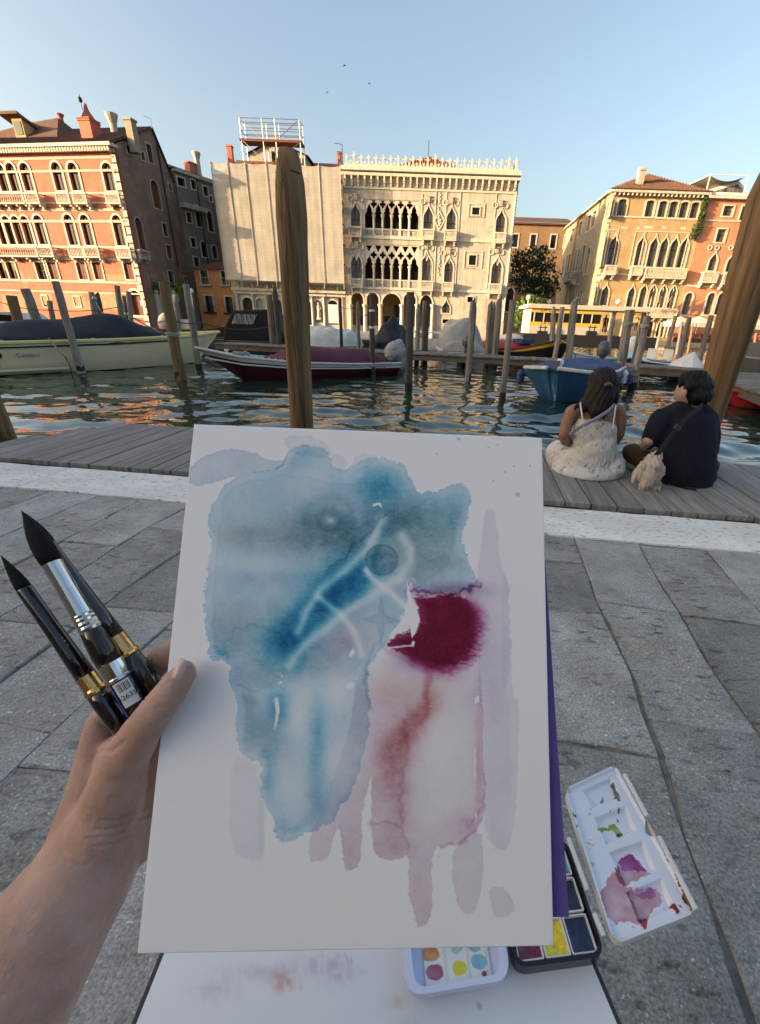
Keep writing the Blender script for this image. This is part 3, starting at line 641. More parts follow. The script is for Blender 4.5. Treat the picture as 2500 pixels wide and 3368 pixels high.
for x in (-48, 22, 95, 312, 405, 622, 742, 975): window(f, z1, 'rect', x, 1292, 1420, 66, .16, sp, 'T', 'shutter_red' if x > 350 else None)
for x, w, yt, kd in ((345, 40, 1545, 'rect'), (585, 44, 1552, 'rect')): window(f, z1, kd, x, yt, 1625, w, .12, sp, 'grid')
window(f, z1, 'arch', 1032, 1505, 1690, 88, .26, ('stone_pale', 'shutter_red', 'frame_dark'), None)
window(f, z1, 'arch', 225, 1345, 1690, 120, .3, ('stone', 'pane', 'frame_dark'), None)
for x0, x1, yt, yb in ((188, 290, 765, 850), (418, 522, 765, 850), (545, 650, 766, 850), (795, 902, 770, 850), (282, 395, 1170, 1250), (515, 630, 1172, 1255), (632, 745, 1174, 1255), (872, 985, 1180, 1260)): balcony(f, z1, x0, x1, yt, yb, .8, 8)
balcony(f, z1, -150, 178, 768, 850, .8, 18); balcony(f, z1, -150, 278, 1165, 1245, .85, 24)
WR = -.05
def fb(y0, y1, pr, name='string_course', mat='stone_pale', x=600):
    w1, w0 = A(x, y0)[1], A(x, y1)[1]; return MB().box(LW, WR, -pr, .01, w0, w1).build(name, mat, f.r)
for y0, y1 in ((492, 512), (592, 610), (762, 778), (838, 850), (885, 905), (972, 992), (1168, 1184), (1258, 1275), (1428, 1446), (1512, 1524)): fb(y0, y1, .05, mat='stone')
w0, w1 = A(600, 450)[1], A(600, 405)[1]; MB().box(LW, .25, -.75, .3, w1 - .28, w1).box(LW, .12, -.3, .1, w0, w1 - .5).build('cornice', 'stone_pale', f.r)
me = MB().box(-.1, .1, -.6, -.3, 0, .4).build('dentil', 'stone_pale', f.r, loc=(-.2, 0, w1 - .68)).data
for i in range(1, 67): inst('dentil', me, f.r, (-.2 - i * .33, 0, w1 - .68))
RT = w1
for i in range(22): hh = .62; MB().box(-.62 if i % 2 else -.45, .03, -.05, .02, -.5 + i * .8, -.5 + i * .8 + hh).build('quoin', 'stone_pale', f.r)
for x0, x1, y0, y1 in ((800, 945, 1385, 1430), (510, 640, 1525, 1660), (330, 390, 1520, 1620), (40, 180, 1525, 1680), (770, 900, 1530, 1650)):
    u0, wa = A(x0, y1); u1, wb = A(x1, y0); n = 14; c = ((u0 + u1) / 2, (wa + wb) / 2)
    pts = [(c[0] + (u1 - u0) / 2 * random.uniform(.82, 1.05) * max(-1, min(1, 1.5 * cos(2 * PI * i / n))), c[1] + (wb - wa) / 2 * random.uniform(.82, 1.05) * max(-1, min(1, 1.5 * sin(2 * PI * i / n)))) for i in range(n)]
    MB().prism(pts, -.012, .004).build('bare_stone_patch', 'rough_stone', f.r)
MB().holes([(LW, -.6), (0, -.6), (0, TOP + .6), (LW, TOP + .6)], f.h, 0, .4).build('wall', 'salmon', f.r)
# roof, dormer, chimneys
s = Fac('side', None, None, -32.75, 55, PI / 2 - YW)
B = lambda x, y: s.L(z1(x, y))
SL = B(1345, 900)[0]; gpu, gpw = B(1140, 288); 
SP = [(0, -.6), (SL, -.6), (SL, B(1345, 520)[1] if False else RT - 1.2), (gpu, gpw), (0, RT - .05)]
for kd, x, yt, yb, w in (('rect', 975, 412, 470, 38), ('rect', 1076, 462, 520, 22), ('rect', 1128, 405, 535, 34), ('arch', 1175, 682, 880, 56), ('arch', 1057, 962, 1188, 46), ('rect', 1246, 1000, 1092, 30), ('rect', 1282, 700, 748, 20), ('rect', 1277, 1165, 1262, 34), ('rect', 1290, 1360, 1450, 34), ('rect', 1400, 1400, 1450, 18)):
    window(s, z1, kd, x, yt, yb, w, .12, ('stone', 'shutter_red' if x in (1175, 1057, 1128, 1277) else 'pane', 'frame_dark'), None)
balcony(s, z1, 1058, 1130, 1195, 1262, .6, 5, 'stone')
MB().holes(SP, s.h, 0, .4).build('side_wall', 'side_brick', s.r)
u0, wa = B(1165, 345); u1, wb = B(1345, 1330); MB().bar(((u0 + u1) / 2, -.1, wa - .6), ((u0 + u1) / 2, -.1, wb), .07, 6).build('drainpipe', 'iron', s.r)
merge(s, f)
# side runs back along +y in the palace's own frame
R_ = MB(); rid = gpu
R_.add([(LW, -.55, RT), (.28, -.55, RT), (.28, rid, gpw + .15), (LW, rid, gpw + .15)], [(0, 1, 2, 3)])
R_.add([(.28, rid, gpw + .15), (.28, SL, RT - 1.1), (LW, SL, RT - 1.0), (LW, rid, gpw + .15)], [(0, 1, 2, 3)])
R_.add([(.28, -.55, RT - .1), (.28, rid, gpw + .05), (.28, rid, gpw + .15), (.28, -.55, RT)], [(0, 1, 2, 3)])
up, wp = f.L(z1(440, 200), 6); R_.add([(LW, 1.2, RT + .6), (up + 3.6, 1.2, RT + .75), (up, 6, wp), (up - 3.5, 6, wp - .3), (up + 3.6, 10, RT + 1), (LW, 10, RT + 1)], [(0, 1, 2, 3), (1, 4, 2), (4, 5, 3, 2), (5, 0, 3)])
ro = R_.build('roof', 'roof_tile', f.r); rb = MB()
for i in range(79):
    x = .1 - i * .285; k = 1.0; rb.bar((x, -.6, RT + .03), (x, rid * .98, gpw + .18), .075, 5)
rb.build('tile_ridges', 'roof_tile', ro)
chimney(f, z1, 640, 95, 385, 84, 'obelisk', 'salmon', 1.6); chimney(f, z1, 838, 168, 285, 74, 'funnel', 'stone', 4); chimney(f, z1, 978, 210, 335, 50, 'box', 'grey_stucco', 2.2); chimney(f, z1, 452, 172, 210, 44, 'funnel', 'salmon', 8)
u, wt = f.L(z1(595, 20), 1.6); w_ = f.L(z1(600, 100), 1.6)[1]; MB().bar((u, 1.6, w_ - .4), (u, 1.6, wt), .05, 5).sphere((u, 1.6, w_ + (wt - w_) * .45), .2, 8, 6, (1, 1, 1.3)).build('finial', 'iron', f.r)
u, wt = f.L(z1(1135, 200), 6); w_ = f.L(z1(1138, 285), 6)[1]; MB().bar((u, 6, w_ - .5), (u, 6, wt), .035, 5).bar((u, 6, wt - .1), (u - .8, 6, wt + .2), .025, 5).build('antenna', 'iron', f.r)
u0, w0 = f.L(z1(115, 320), 2.2); u1 = f.L(z1(190, 320), 2.2)[0]; wt = f.L(z1(120, 165), 2.2)[1]
d = MB().box(u0, u1, 2.2, 5.2, w0 - .8, wt - .35).build('dormer', 'ochre_brick', f.r)
MB().add([(u0 - .9, 1.6, wt), (u1 + .25, 1.6, wt), (u1 + .25, 5.4, wt - 1.2), (u0 - .9, 5.4, wt - 1.2), (u0 - .9, 1.6, wt - .25), (u1 + .25, 1.6, wt - .25), (u1 + .25, 5.4, wt - 1.45), (u0 - .9, 5.4, wt - 1.45)], [(0, 1, 2, 3), (0, 4, 5, 1), (1, 5, 6, 2), (4, 7, 6, 5), (3, 7, 4, 0)]).build('dormer_roof', 'roof_tile', d)
MB().box(u0 + .2, u1 - .2, 2.15, 2.19, w0 - .1, wt - .7).build('dormer_window', 'pane', d)

# ---- grey brick building behind, beyond the side canal
k = MB(); p0 = Vector((-32.75, 55, 0)) + Vector((sin(YW), cos(YW), 0)) * (SL * .985) + Vector((.35, 0, 0))
f2 = Fac('grey_brick_house', 'dark grey brick house with white arched windows behind the salmon palace', 'house', p0.x, p0.y, rad(65))
A2 = lambda x, y: f2.L(z1(x, y)); H2 = A2(1330, 600)[1]; L2 = A2(1640, 900)[0] + 6
for kd, x, yt, yb, w in (('rect', 1366, 655, 715, 52), ('rect', 1460, 672, 738, 34), ('rect', 1552, 722, 790, 34), ('rect', 1427, 918, 990, 34), ('arch', 1496, 870, 1020, 40), ('arch', 1586, 905, 1058, 38), ('rect', 1460, 1108, 1175, 36), ('arch', 1540, 1135, 1250, 40), ('arch', 1620, 1165, 1262, 36), ('rect', 1485, 1255, 1340, 36), ('rect', 1590, 790, 830, 20)):
    window(f2, z1, kd, x, yt, yb, w, .14, ('stone_pale', 'pane', 'frame_dark'), None)
MB().holes([(0, -.6), (L2, -.6), (L2, H2), (0, H2)], f2.h, 0, .4).build('wall', 'rear_brick', f2.r)
MB().box(0.01, L2 - .01, .42, 8, -.6, H2 - .02).build('back_wall', 'rear_brick', f2.r)
MB().box(-.1, L2, -.35, .3, H2 - .12, H2 + .25).build('cornice', 'stone', f2.r)
MB().add([(-.2, -.4, H2 + .25), (L2, -.4, H2 + .25), (L2, 4, H2 + 1.6), (2.0, 4, H2 + 1.6), (L2, 8, H2 + .25), (-.2, 8, H2 + .25)], [(0, 1, 2, 3), (3, 2, 4, 5), (0, 3, 5)]).build('roof', 'roof_tile', f2.r)
chimney(f2, z1, 1430, 538, 620, 44, 'box', 'salmon', 1.5); chimney(f2, z1, 1478, 458, 650, 38, 'tall', 'stone', 1.2)
u, w0 = A2(1490, 760); MB().bar((u, -.08, A2(1470, 1290)[1]), (u, -.08, H2), .07, 6).build('drainpipe', 'iron', f2.r)
fd = MB().box(.05, 3.6, -.8, -.01, A2(1340, 860)[1] - .15, A2(1340, 835)[1]); fd.build('ledge', 'stone', f2.r)

# ---- small orange house
f3 = Fac('orange_house', 'small orange house with green shutters beside the netted scaffold', 'house', 0, 61, 0)
A3 = lambda x, y: f3.L(z2(x, y)); u0 = A3(78, 1700)[0]; u1 = A3(452, 1700)[0]; H3 = A3(60, 1515)[1]
for x, yt, yb, w in ((157, 1530, 1668, 66), (352, 1540, 1672, 60), (203, 1778, 1936, 72), (398, 1788, 1942, 70)):
    p = window(f3, z2, 'rect', x, yt, yb, w, .13, ('stone_pale', 'pane', 'frame_dark'), None)
    a = w * .0155; MB().box(-.02, a / 2 - .03, .06, .12, .05, 2.0).build('shutter', 'shutter_green', p)
    r = MB().box(-a / 2 - .12, a / 2 + .12, -.28, -.24, .75, .8).box(-a / 2 - .25, a / 2 + .25, -.3, -.005, -.16, 0)
    for i in range(7): r.box(-a / 2 - .1 + (a + .2) * i / 6 - .012, -a / 2 - .1 + (a + .2) * i / 6 + .012, -.275, -.245, 0, .75)
    r.build('railing', 'iron' if yt > 1600 else 'stone', p)
MB().holes([(u0, -.6), (u1, -.6), (u1, H3), (u0, H3)], f3.h, 0, .4).build('wall', 'orange', f3.r)
MB().box(u0 + .01, u1 - .01, .42, 6, -.6, H3 - .02).build('back_wall', 'orange', f3.r)
xp, wp = f3.L(z2(240, 1432), 3); MB().add([(u0 - .35, -.4, H3), (u1 + .3, -.4, H3), (u1 + .3, 6.3, H3), (u0 - .35, 6.3, H3), (u0 + 2.6, 3, wp), (u1 - 1, 3, wp)], [(0, 1, 5, 4), (1, 2, 5), (2, 3, 4, 5), (3, 0, 4), (3, 2, 1, 0)]).build('roof', 'roof_red', f3.r)

# ---- scaffolded palace under pale netting
f4 = Fac('scaffolded_palace', 'palace wrapped in pale scaffold netting above a stone balustrade', 'palace', -24.25, 60.4, 0)
A4 = lambda x, y, d=0: f4.L(z2(x, y), d); W4 = 14.3; ZB = A4(900, 1640, -2.1)[1]; ZT = A4(830, 500, -2.1)[1]
for x, w in ((583, 100), (862, 100), (1150, 90), (1404, 100)):
    p = window(f4, z2, 'arch', x, 1795 + (x - 583) * .035, 2060, w, .22, ('stone_pale', 'dark_room', 'frame_dark'), None)
    MB().box(-.6, .6, .12, .16, 0, 1.4 if x < 900 else .8).build('gate', 'steel' if x != 1150 else 'iron', p)
u, w_ = A4(1412, 2045); MB().box(u - .65, u + .65, -.18, -.12, w_, w_ + 2.2).build('notice_board', 'white_paint', f4.r)
for x in (705, 1262, 1000): window(f4, z2, 'arch', x, 1800 + (x - 583) * .03, 2040, 84, .12, ('stone_pale', 'stone', 'frame_dark'), None)
MB().holes([(0, -.6), (W4, -.6), (W4, ZT - 1.0), (0, ZT - 1.0)], f4.h, 0, .4).build('wall', 'stone_pale', f4.r)
MB().box(.01, W4 - .01, .42, 14, -.6, ZT - 1.02).build('back_wall', 'stone', f4.r)
for x in (490, 640, 770, 930, 1075, 1205, 1320, 1495):
    u = A4(x, 1900)[0]; zt = A4(x, 1762)[1]; MB().box(u - .26, u + .26, -.36, -.002, -.6, .1).lathe([(.19, .1), (.19, .25), (.16, .35), (.14, zt - .4), (.22, zt - .15), (.24, zt)], 10, (u, -.18, 0)).build('column', 'stone_pale', f4.r)
zt = A4(640, 1762)[1]; zc = A4(640, 1705)[1]; zr = A4(640, 1630, -.6)[1]
MB().box(0, W4, -.42, .01, zt, zt + (zc - zt) * .55).box(-.05, W4 + .05, -.75, .01, zt + (zc - zt) * .55, zc).box(0, W4, -.7, -.4, zr - .15, zr).build('entablature', 'stone_pale', f4.r)
bl = MB(); n = 56
for i in range(n):
    x = W4 * (i + .5) / n
    if i % 7 == 3: bl.box(x - .14, x + .14, -.69, -.42, zc, zr - .15)
    else: bl.lathe([(.05, zc), (.09, zc + .25), (.045, zc + .55), (.06, zr - .15)], 6, (x, -.55, 0))
bl.build('balusters', 'stone_pale', f4.r)
# upper facade behind the net: windows and a balcony row that show through
for fl in range(3):
    for i in range(8):
        x = 1.0 + i * 1.75; z0 = zr + .8 + fl * 3.5
        if z0 + 2.2 > ZT - 1.0: continue
        ring(MB(), 'arch', .9, 2.3, .14, -.1, .01).build('window', 'stone_pale', f4.r, loc=(x, 0, z0)); MB().add([(px + x, -.012, pz + z0) for px, pz in outline('arch', .9, 2.3)], [tuple(range(17))]).build('pane', 'pane', f4.r)
    MB().box(0, W4, -.5, .01, zr + .55 + fl * 3.5, zr + .75 + fl * 3.5).build('string_course', 'stone', f4.r)
# roof, gabled dormer
rt = A4(1140, 470, 2)[1]
MB().add([(-.3, -.3, ZT - 1.0), (W4 + .3, -.3, ZT - 1.0), (W4 + .3, 7, rt + 1.2), (-.3, 7, rt + 1.2), (W4 + .3, 14, ZT - 1), (-.3, 14, ZT - 1)], [(0, 1, 2, 3), (3, 2, 4, 5)]).build('roof', 'roof_tile', f4.r)
ua, ub = A4(600, 480, 1)[0], A4(1140, 480, 1)[0]; wp = A4(830, 228, 1)[1]; we = A4(700, 395, 1)[1]; um = A4(840, 300, 1)[0]
MB().prism([(ua, ZT - 1.5), (ub, ZT - 1.5), (ub, we - .1), (um + .9, wp - .75), (um + .5, wp - .1), (um, wp), (um - .5, wp - .1), (um - .9, wp - .75), (ua, we - .1)], 1.0, 6).build('gable', 'stone', f4.r)
MB().box(um - .5, um + .5, .95, .99, we - 1.6, we + .2).build('gable_window', 'pane', f4.r)
MB().add([(ua - .4, .7, we - .15), (um - .75, .7, wp - .62), (um - .75, 6, wp - .62), (ua - .4, 6, we - .15)], [(0, 1, 2, 3)]).add([(ub + .4, .7, we - .15), (um + .75, .7, wp - .62), (um + .75, 6, wp - .62), (ub + .4, 6, we - .15)], [(3, 2, 1, 0)]).build('gable_roof', 'roof_tile', f4.r)
chimney(f4, z2, 397, 320, 455, 46, 'box', 'salmon', 2); chimney(f4, z2, 842, 320, 350, 30, 'funnel', 'stone', .6)

# the scaffold with its netting is a thing of its own, standing on the balustrade
m = bpy.data.materials.new('netting'); m.use_nodes = True; nn = m.node_tree.nodes; ll = m.node_tree.links; b = nn['Principled BSDF']
b.inputs['Base Color'].default_value = (.62, .55, .45, 1); b.inputs['Roughness'].default_value = .9
tb = nn.new('ShaderNodeBsdfTranslucent'); tb.inputs[0].default_value = (.55, .47, .36, 1); tp = nn.new('ShaderNodeBsdfTransparent'); m1 = nn.new('ShaderNodeMixShader'); m2 = nn.new('ShaderNodeMixShader'); m1.inputs[0].default_value = .25
ns = nn.new('ShaderNodeTexNoise'); ns.inputs['Scale'].default_value = .5; mr = nn.new('ShaderNodeMapRange'); mr.inputs[1].default_value = .35; mr.inputs[2].default_value = .7; mr.inputs[3].default_value = .14; mr.inputs[4].default_value = .30
tc = nn.new('ShaderNodeTexCoord'); ll.new(tc.outputs['Object'], ns.inputs['Vector']); ll.new(ns.outputs[0], mr.inputs[0]); ll.new(mr.outputs[0], m2.inputs[0])
bt = nn.new('ShaderNodeTexBrick'); sp_ = nn.new('ShaderNodeSeparateXYZ'); cb_ = nn.new('ShaderNodeCombineXYZ'); ll.new(tc.outputs['Object'], sp_.inputs[0]); ll.new(sp_.outputs[0], cb_.inputs[0]); ll.new(sp_.outputs[2], cb_.inputs[1]); ll.new(cb_.outputs[0], bt.inputs[0]); bt.offset = 0.0; bt.inputs['Scale'].default_value = 1.0; bt.inputs['Brick Width'].default_value = .42; bt.inputs['Row Height'].default_value = .33; bt.inputs['Mortar Size'].default_value = .012; bt.inputs['Color1'].default_value = (.62, .575, .50, 1); bt.inputs['Color2'].default_value = (.56, .52, .45, 1); bt.inputs['Mortar'].default_value = (.46, .42, .36, 1); ll.new(bt.outputs[0], b.inputs['Base Color'])
ll.new(b.outputs[0], m1.inputs[1]); ll.new(tb.outputs[0], m1.inputs[2]); ll.new(m1.outputs[0], m2.inputs[1]); ll.new(tp.outputs[0], m2.inputs[2]); ll.new(m2.outputs[0], nn['Material Output'].inputs[0]); MATS['netting'] = m
sf = Fac('scaffold', 'steel scaffold with translucent pale netting and a roof cage', 'scaffold', -24.25, 60.4, 0)
px = [A4(x, 1000, -2.1)[0] for x in (285, 440, 605, 800, 1110, 1290, 1490)]
tops = [A4(x, 500, -2.1)[1] for x in (200, 390, 565, 775, 1105, 1265, 1470)]
for i, x in enumerate(px):
    MB().bar((x, -2.24, ZB - .6), (x, -2.22, ZT + .25), .035, 6).build('standard', 'stone', sf.r); MB().bar((x, -.75, zr + .0), (x, -.75, ZT), .05, 6).build('standard', 'steel', sf.r)
for fl in range(6):
    z = ZB + .1 + fl * (ZT - ZB) / 5.6
    MB().bar((px[0] - .1, -2.06, z), (px[-1] + .1, -2.06, z), .04, 5).bar((px[0] - .1, -2.06, z + 1), (px[-1] + .1, -2.06, z + 1), .03, 5).build('ledger', 'steel', sf.r)
    MB().box(px[0], px[-1], -2.0, -.85, z - .05, z).build('walkway', 'jetty_plank', sf.r)
for i in range(len(px) - 1):
    n_, m_ = 14, 24; b = MB(); V = []; r = random.Random(i)
    pa, pb_ = r.uniform(0, 6), r.uniform(0, 6)
    for j in range(m_ + 1):
        for k in range(n_ + 1):
            s_, t = k / n_, j / m_; x = px[i] + (px[i + 1] - px[i]) * s_
            dd = -2.17 - .016 * sin(PI * s_) * (.5 + .5 * sin(t * 19 + pa)) - .006 * sin(s_ * 17 + pb_ + 3 * t)
            V.append((x, dd, ZB + (ZT - ZB) * t - (.12 * sin(PI * s_) if j in (m_,) else 0)))
    b.add(V, [(j * (n_ + 1) + k, j * (n_ + 1) + k + 1, (j + 1) * (n_ + 1) + k + 1, (j + 1) * (n_ + 1) + k) for j in range(m_) for k in range(n_)])
    b.build('net_panel', 'netting', sf.r, smooth=True)
    for fl in range(5):
        z = ZB + fl * (ZT - ZB) / 5.6
        if i in (1, 2, 4, 5): MB().bar((px[i], -2.08, z + 2), (px[i + 1], -2.08, z), .03, 5).build('brace', 'steel', sf.r)
# roof cage
xs = [A4(x, 300, -1.5)[0] for x in (530, 740, 862, 1095)]; za, zb_, zc_, zd = [A4(800, y, -1.5)[1] for y in (490, 285, 195, 75)]
cg = MB()
for d in (-1.9, -.4):
    for x in xs: cg.bar((x, d, za - .3), (x, d, zd), .05, 5)
    for z in (zd, zd - .35, zc_, zc_ - .35, zc_ - .8, zb_): cg.bar((xs[0] - .1, d, z), (xs[-1] + .1, d, z), .04, 5)
for x in (xs[0], xs[-1]):
    for z in (zd, zc_, zb_): cg.bar((x, -1.9, z), (x, -.4, z), .04, 5)
for a_, b_ in ((0, 1), (3, 2)): cg.bar((xs[a_], -1.9, zd), (xs[b_], -1.9, zb_), .035, 5).bar((xs[a_], -1.9, zb_), (xs[b_], -1.9, za), .035, 5)
cg.build('roof_cage', 'steel', sf.r)
MB().box(xs[0] - .2, xs[-1] + .1, -1.95, -.4, zb_ - .12, zb_ + .1).build('toe_board', 'scaff_board', sf.r); MB().box(xs[0] - .2, xs[-1] + .1, -1.95, -.8, za - .3, za).build('toe_board', 'scaff_board', sf.r)

# ---- ochre brick palace on the right, with its long side wing
f5 = Fac('ochre_palace', 'ochre brick palace with gothic windows and hipped tile roof', 'palace', 22.0, 62, 0)
A5 = lambda x, y: f5.L(z4(x, y)); W5 = A5(1300, 300)[0]; H5 = A5(1000, 200)[1]
cp = ('stone_pale', 'pane_curtain', 'frame_dark')
for x, yt, yb in ((780, 240, 345), (955, 248, 352), (1036, 252, 356), (1103, 255, 360), (1170, 258, 363), (1238, 260, 366)): window(f5, z4, 'seg', x, yt, yb, 54, .18, cp, split=.99)
for x, yt, yb, w in ((723, 462, 655, 56), (898, 466, 660, 56), (977, 470, 668, 54), (1042, 470, 670, 54), (1105, 472, 672, 54), (1168, 472, 674, 54)):
    window(f5, z4, 'ogee', x, yt, yb, w, .13, cp, split=.55)
for x, yt, yb, w in ((673, 775, 910, 46), (838, 782, 920, 44), (912, 772, 922, 44), (972, 774, 924, 44), (1036, 776, 926, 44), (1098, 778, 928, 44)): window(f5, z4, 'ogee', x, yt, yb, w, .13, cp, split=.55)
for x in (960, 1035, 1110): window(f5, z4, 'arch', x - 10, 1010, 1110, 50, .12, ('stone_pale', 'dark_room', 'frame_dark'), None)
for x0, x1, yt, yb in ((672, 745, 655, 718), (838, 912, 662, 722), (926, 1192, 668, 738), (945, 1130, 935, 988)): balcony(f5, z4, x0, x1, yt, yb, .8, None)
for y0, y1 in ((350, 360), (715, 724), (925, 932)):
    w1, w0 = A5(900, y0)[1], A5(900, y1)[1]; MB().box(0, W5, -.1, .01, w0, w1).build('string_course', 'stone_pale', f5.r)
MB().holes([(0, -.6), (W5, -.6), (W5, H5), (0, H5)], f5.h, 0, .4).build('wall', 'ochre_brick', f5.r)
for i in range(21): MB().box(0.0, .55 if i % 2 else .38, -.05, .01, -.5 + i * .8, .12 + i * .8).build('quoin', 'stone_pale', f5.r)
for x, y, w, h in ((945, 418, 46, 12), (1047, 420, 22, 10), (1168, 424, 28, 10), (880, 424, 18, 8), (795, 420, 32, 9)): u, w_ = A5(x, y); MB().box(u - w * .0115, u + w * .0115, -.01, .004, w_ - h * .012, w_ + h * .012).build('stone_block', 'stone_pale', f5.r)
for u0, u1, ya, yb in ((975 - 45, 1212, 440, 680), (866, 932, 440, 670), (690, 762, 430, 660)):
    a, w1 = A5(u0, ya); c = A5(u1, ya)[0]; w0 = A5(u0, yb)[1]; b = MB().box(a, a + .1, -.05, .004, w0, w1).box(c - .1, c, -.05, .004, w0, w1).box(a, c, -.052, .004, w1 - .1, w1 + .002).build('frame_moulding', 'stone_pale', f5.r)
MB().box(-.3, W5 + .1, -.6, .4, H5 - .15, H5 + .12).build('cornice', 'stone_pale', f5.r)
for i in range(22): MB().box(.2 + i * .52, .34 + i * .52, -.5, -.003, H5 - .42, H5 - .152).build('bracket', 'stone_pale', f5.r)
s = Fac('side', None, None, 22.0, 62, rad(-93.2)); B5 = lambda x, y: s.L(z4(x, y)); SL = B5(402, 600)[0]
for kd, x, yt, yb, w in (('rect', 695, 262, 350, 22), ('rect', 603, 322, 412, 20), ('rect', 571, 348, 436, 18), ('rect', 516, 388, 470, 16), ('rect', 466, 432, 505, 14), ('rect', 418, 474, 540, 10), ('arch', 650, 490, 660, 14), ('arch', 562, 550, 710, 18), ('arch', 534, 535, 685, 16), ('arch', 499, 560, 700, 10), ('arch', 481, 565, 705, 10), ('arch', 443, 590, 720, 12), ('arch', 428, 600, 725, 9), ('arch', 408, 615, 735, 8), ('arch', 597, 800, 900, 14), ('rect', 520, 820, 900, 14), ('arch', 494, 780, 880, 12), ('arch', 455, 785, 880, 12), ('arch', 434, 790, 880, 10)):
    window(s, z4, kd, x, yt, yb, w, .12, ('stone_pale', 'pane_curtain', 'frame_dark'), None)
MB().holes([(SL, -.6), (0, -.6), (0, H5), (SL, H5)], s.h, 0, .4).build('side_wall', 'grey_stucco', s.r); balcony(s, z4, 410, 452, 712, 768, .9, 6)
MB().box(SL, -.0, -.4, .3, H5 - .1, H5 + .1).build('side_cornice', 'stone', s.r)
for i in range(3): MB().box(SL * (.28 + .2 * i) - .3, SL * (.28 + .2 * i) + .3, 1, 1.6, H5, H5 + 1.4 - .2 * i).build('chimney', 'salmon', s.r)
merge(s, f5)
MB().box(W5 - .4, W5 - .003, .45, 14, -.6, H5 - .02).box(.5, W5 - .41, 13.6, 14, -.6, H5 - .02).build('back_wall', 'ochre_brick', f5.r)
xp, wp = f5.L(z4(945, 82), 5); BK = -SL
MB().add([(-.4, -.65, H5 + .12), (W5 + .3, -.65, H5 + .12), (W5 + .3, 12, H5 + .12), (xp, 5, wp), (xp - 2.2, 10, wp - .3), (-.2 + BK * .056, BK, H5 + .1), (6 + BK * .056, BK, H5 + 1.2), (6, 12, H5 + 1.2)], [(0, 1, 3), (1, 2, 3), (0, 3, 4), (0, 4, 7, 6, 5), (3, 2, 7, 4)]).build('roof', 'roof_tile', f5.r)
rb = MB()
for i in range(44): x = -.3 + i * .275; t = 1 - abs(x - xp) / (xp + .4 if x < xp else W5 + .3 - xp); rb.bar((x, -.7, H5 + .15), (x, -.65 + 5.6 * t, H5 + .15 + (wp - H5 - .12) * t), .075, 5)
rb.build('tile_ridges', 'roof_tile', f5.r)
chimney(f5, z4, 908, 48, 155, 36, 'box', 'stone', 1.2)

# ---- brick range behind the tree
f6 = Fac('brick_range', 'plain brick range with tile eaves standing behind the dark tree', 'building', 0, 92, 0)
A6 = lambda x, y: f6.L(z4(x, y)); u0, u1 = A6(-60, 500)[0], A6(470, 500)[0]; H6 = A6(250, 392)[1]
for x in (105, 218, 345): window(f6, z4, 'rect', x, 460 + x * .02, 540 + x * .03, 34, .2, ('stone_pale', 'pane', 'frame_dark'), None)
for x in (70, 180, 300): window(f6, z4, 'point', x, 800, 950, 44, .2, ('stone_pale', 'dark_room', 'frame_dark'), None)
MB().holes([(u0, -.6), (u1, -.6), (u1, H6), (u0, H6)], f6.h, 0, .4).build('wall', 'back_brick', f6.r)
MB().add([(u0, -.6, H6), (u1, -.6, H6), (u1, 6, H6 + 2), (u0, 6, H6 + 2)], [(0, 1, 2, 3)]).build('roof', 'roof_tile', f6.r); MB().box(u0, u1, -.4, .3, H6 - .25, H6 - .01).build('eaves', 'roof_red', f6.r)

# ---- red house at the far right
f7 = Fac('red_house', 'terracotta stucco house with roof terrace beside the ochre palace', 'house', 22 + W5 + .02, 61.9, 0)
A7 = lambda x, y: f7.L(z4(x, y)); W7 = 13.0; H7 = A7(1450, 235)[1]
for x, yt, yb, w in ((1450, 283, 347, 62), (1552, 285, 375, 46), (1405, 430, 512, 56)): window(f7, z4, 'rect', x, yt, yb, w, .16, cp, 'T')
for x, yt, yb, w in ((1357, 572, 692, 50), (1470, 580, 700, 50), (1590, 590, 705, 50)): window(f7, z4, 'ogee', x, yt, yb, w, .16, cp)
for x in (1192, 1334, 1400, 1480, 1590): window(f7, z4, 'arch', x, 832, 970, 48, .2, cp)
for x0, x1, yt, yb in ((1290, 1388, 695, 768), (1418, 1520, 705, 780)): balcony(f7, z4, x0, x1, yt, yb, .8, 7)
for x in (1357, 1490):
    u, w_ = A7(x, 548); c = MB()
    for sx in (-.45, .45): MB().tube([(sx + .24 * cos(2 * PI * i / 12), -.05, .24 * sin(2 * PI * i / 12)) for i in range(13)], .06, 5, False).build('roundel', 'stone_pale', f7.r, loc=(u, 0, w_))
MB().holes([(0, -.6), (W7, -.6), (W7, H7), (0, H7)], f7.h, 0, .4).build('wall', 'red_stucco', f7.r); MB().box(.01, W7, .42, 10, -.6, H7 - .02).build('back_wall', 'red_stucco', f7.r)
MB().box(-.05, W7, -.5, .3, H7 - .12, H7 + .15).build('cornice', 'stone_pale', f7.r)
for y0, y1 in ((372, 382), (790, 800)): w1, w0 = A7(1400, y0)[1], A7(1400, y1)[1]; MB().box(0, W7, -.08, .01, w0, w1).build('string_course', 'stone_pale', f7.r)
MB().add([(0, -.5, H7 + .15), (W7, -.5, H7 + .15), (W7, 5, H7 + 1.6), (0, 5, H7 + 1.6)], [(0, 1, 2, 3)]).build('roof', 'roof_red', f7.r)
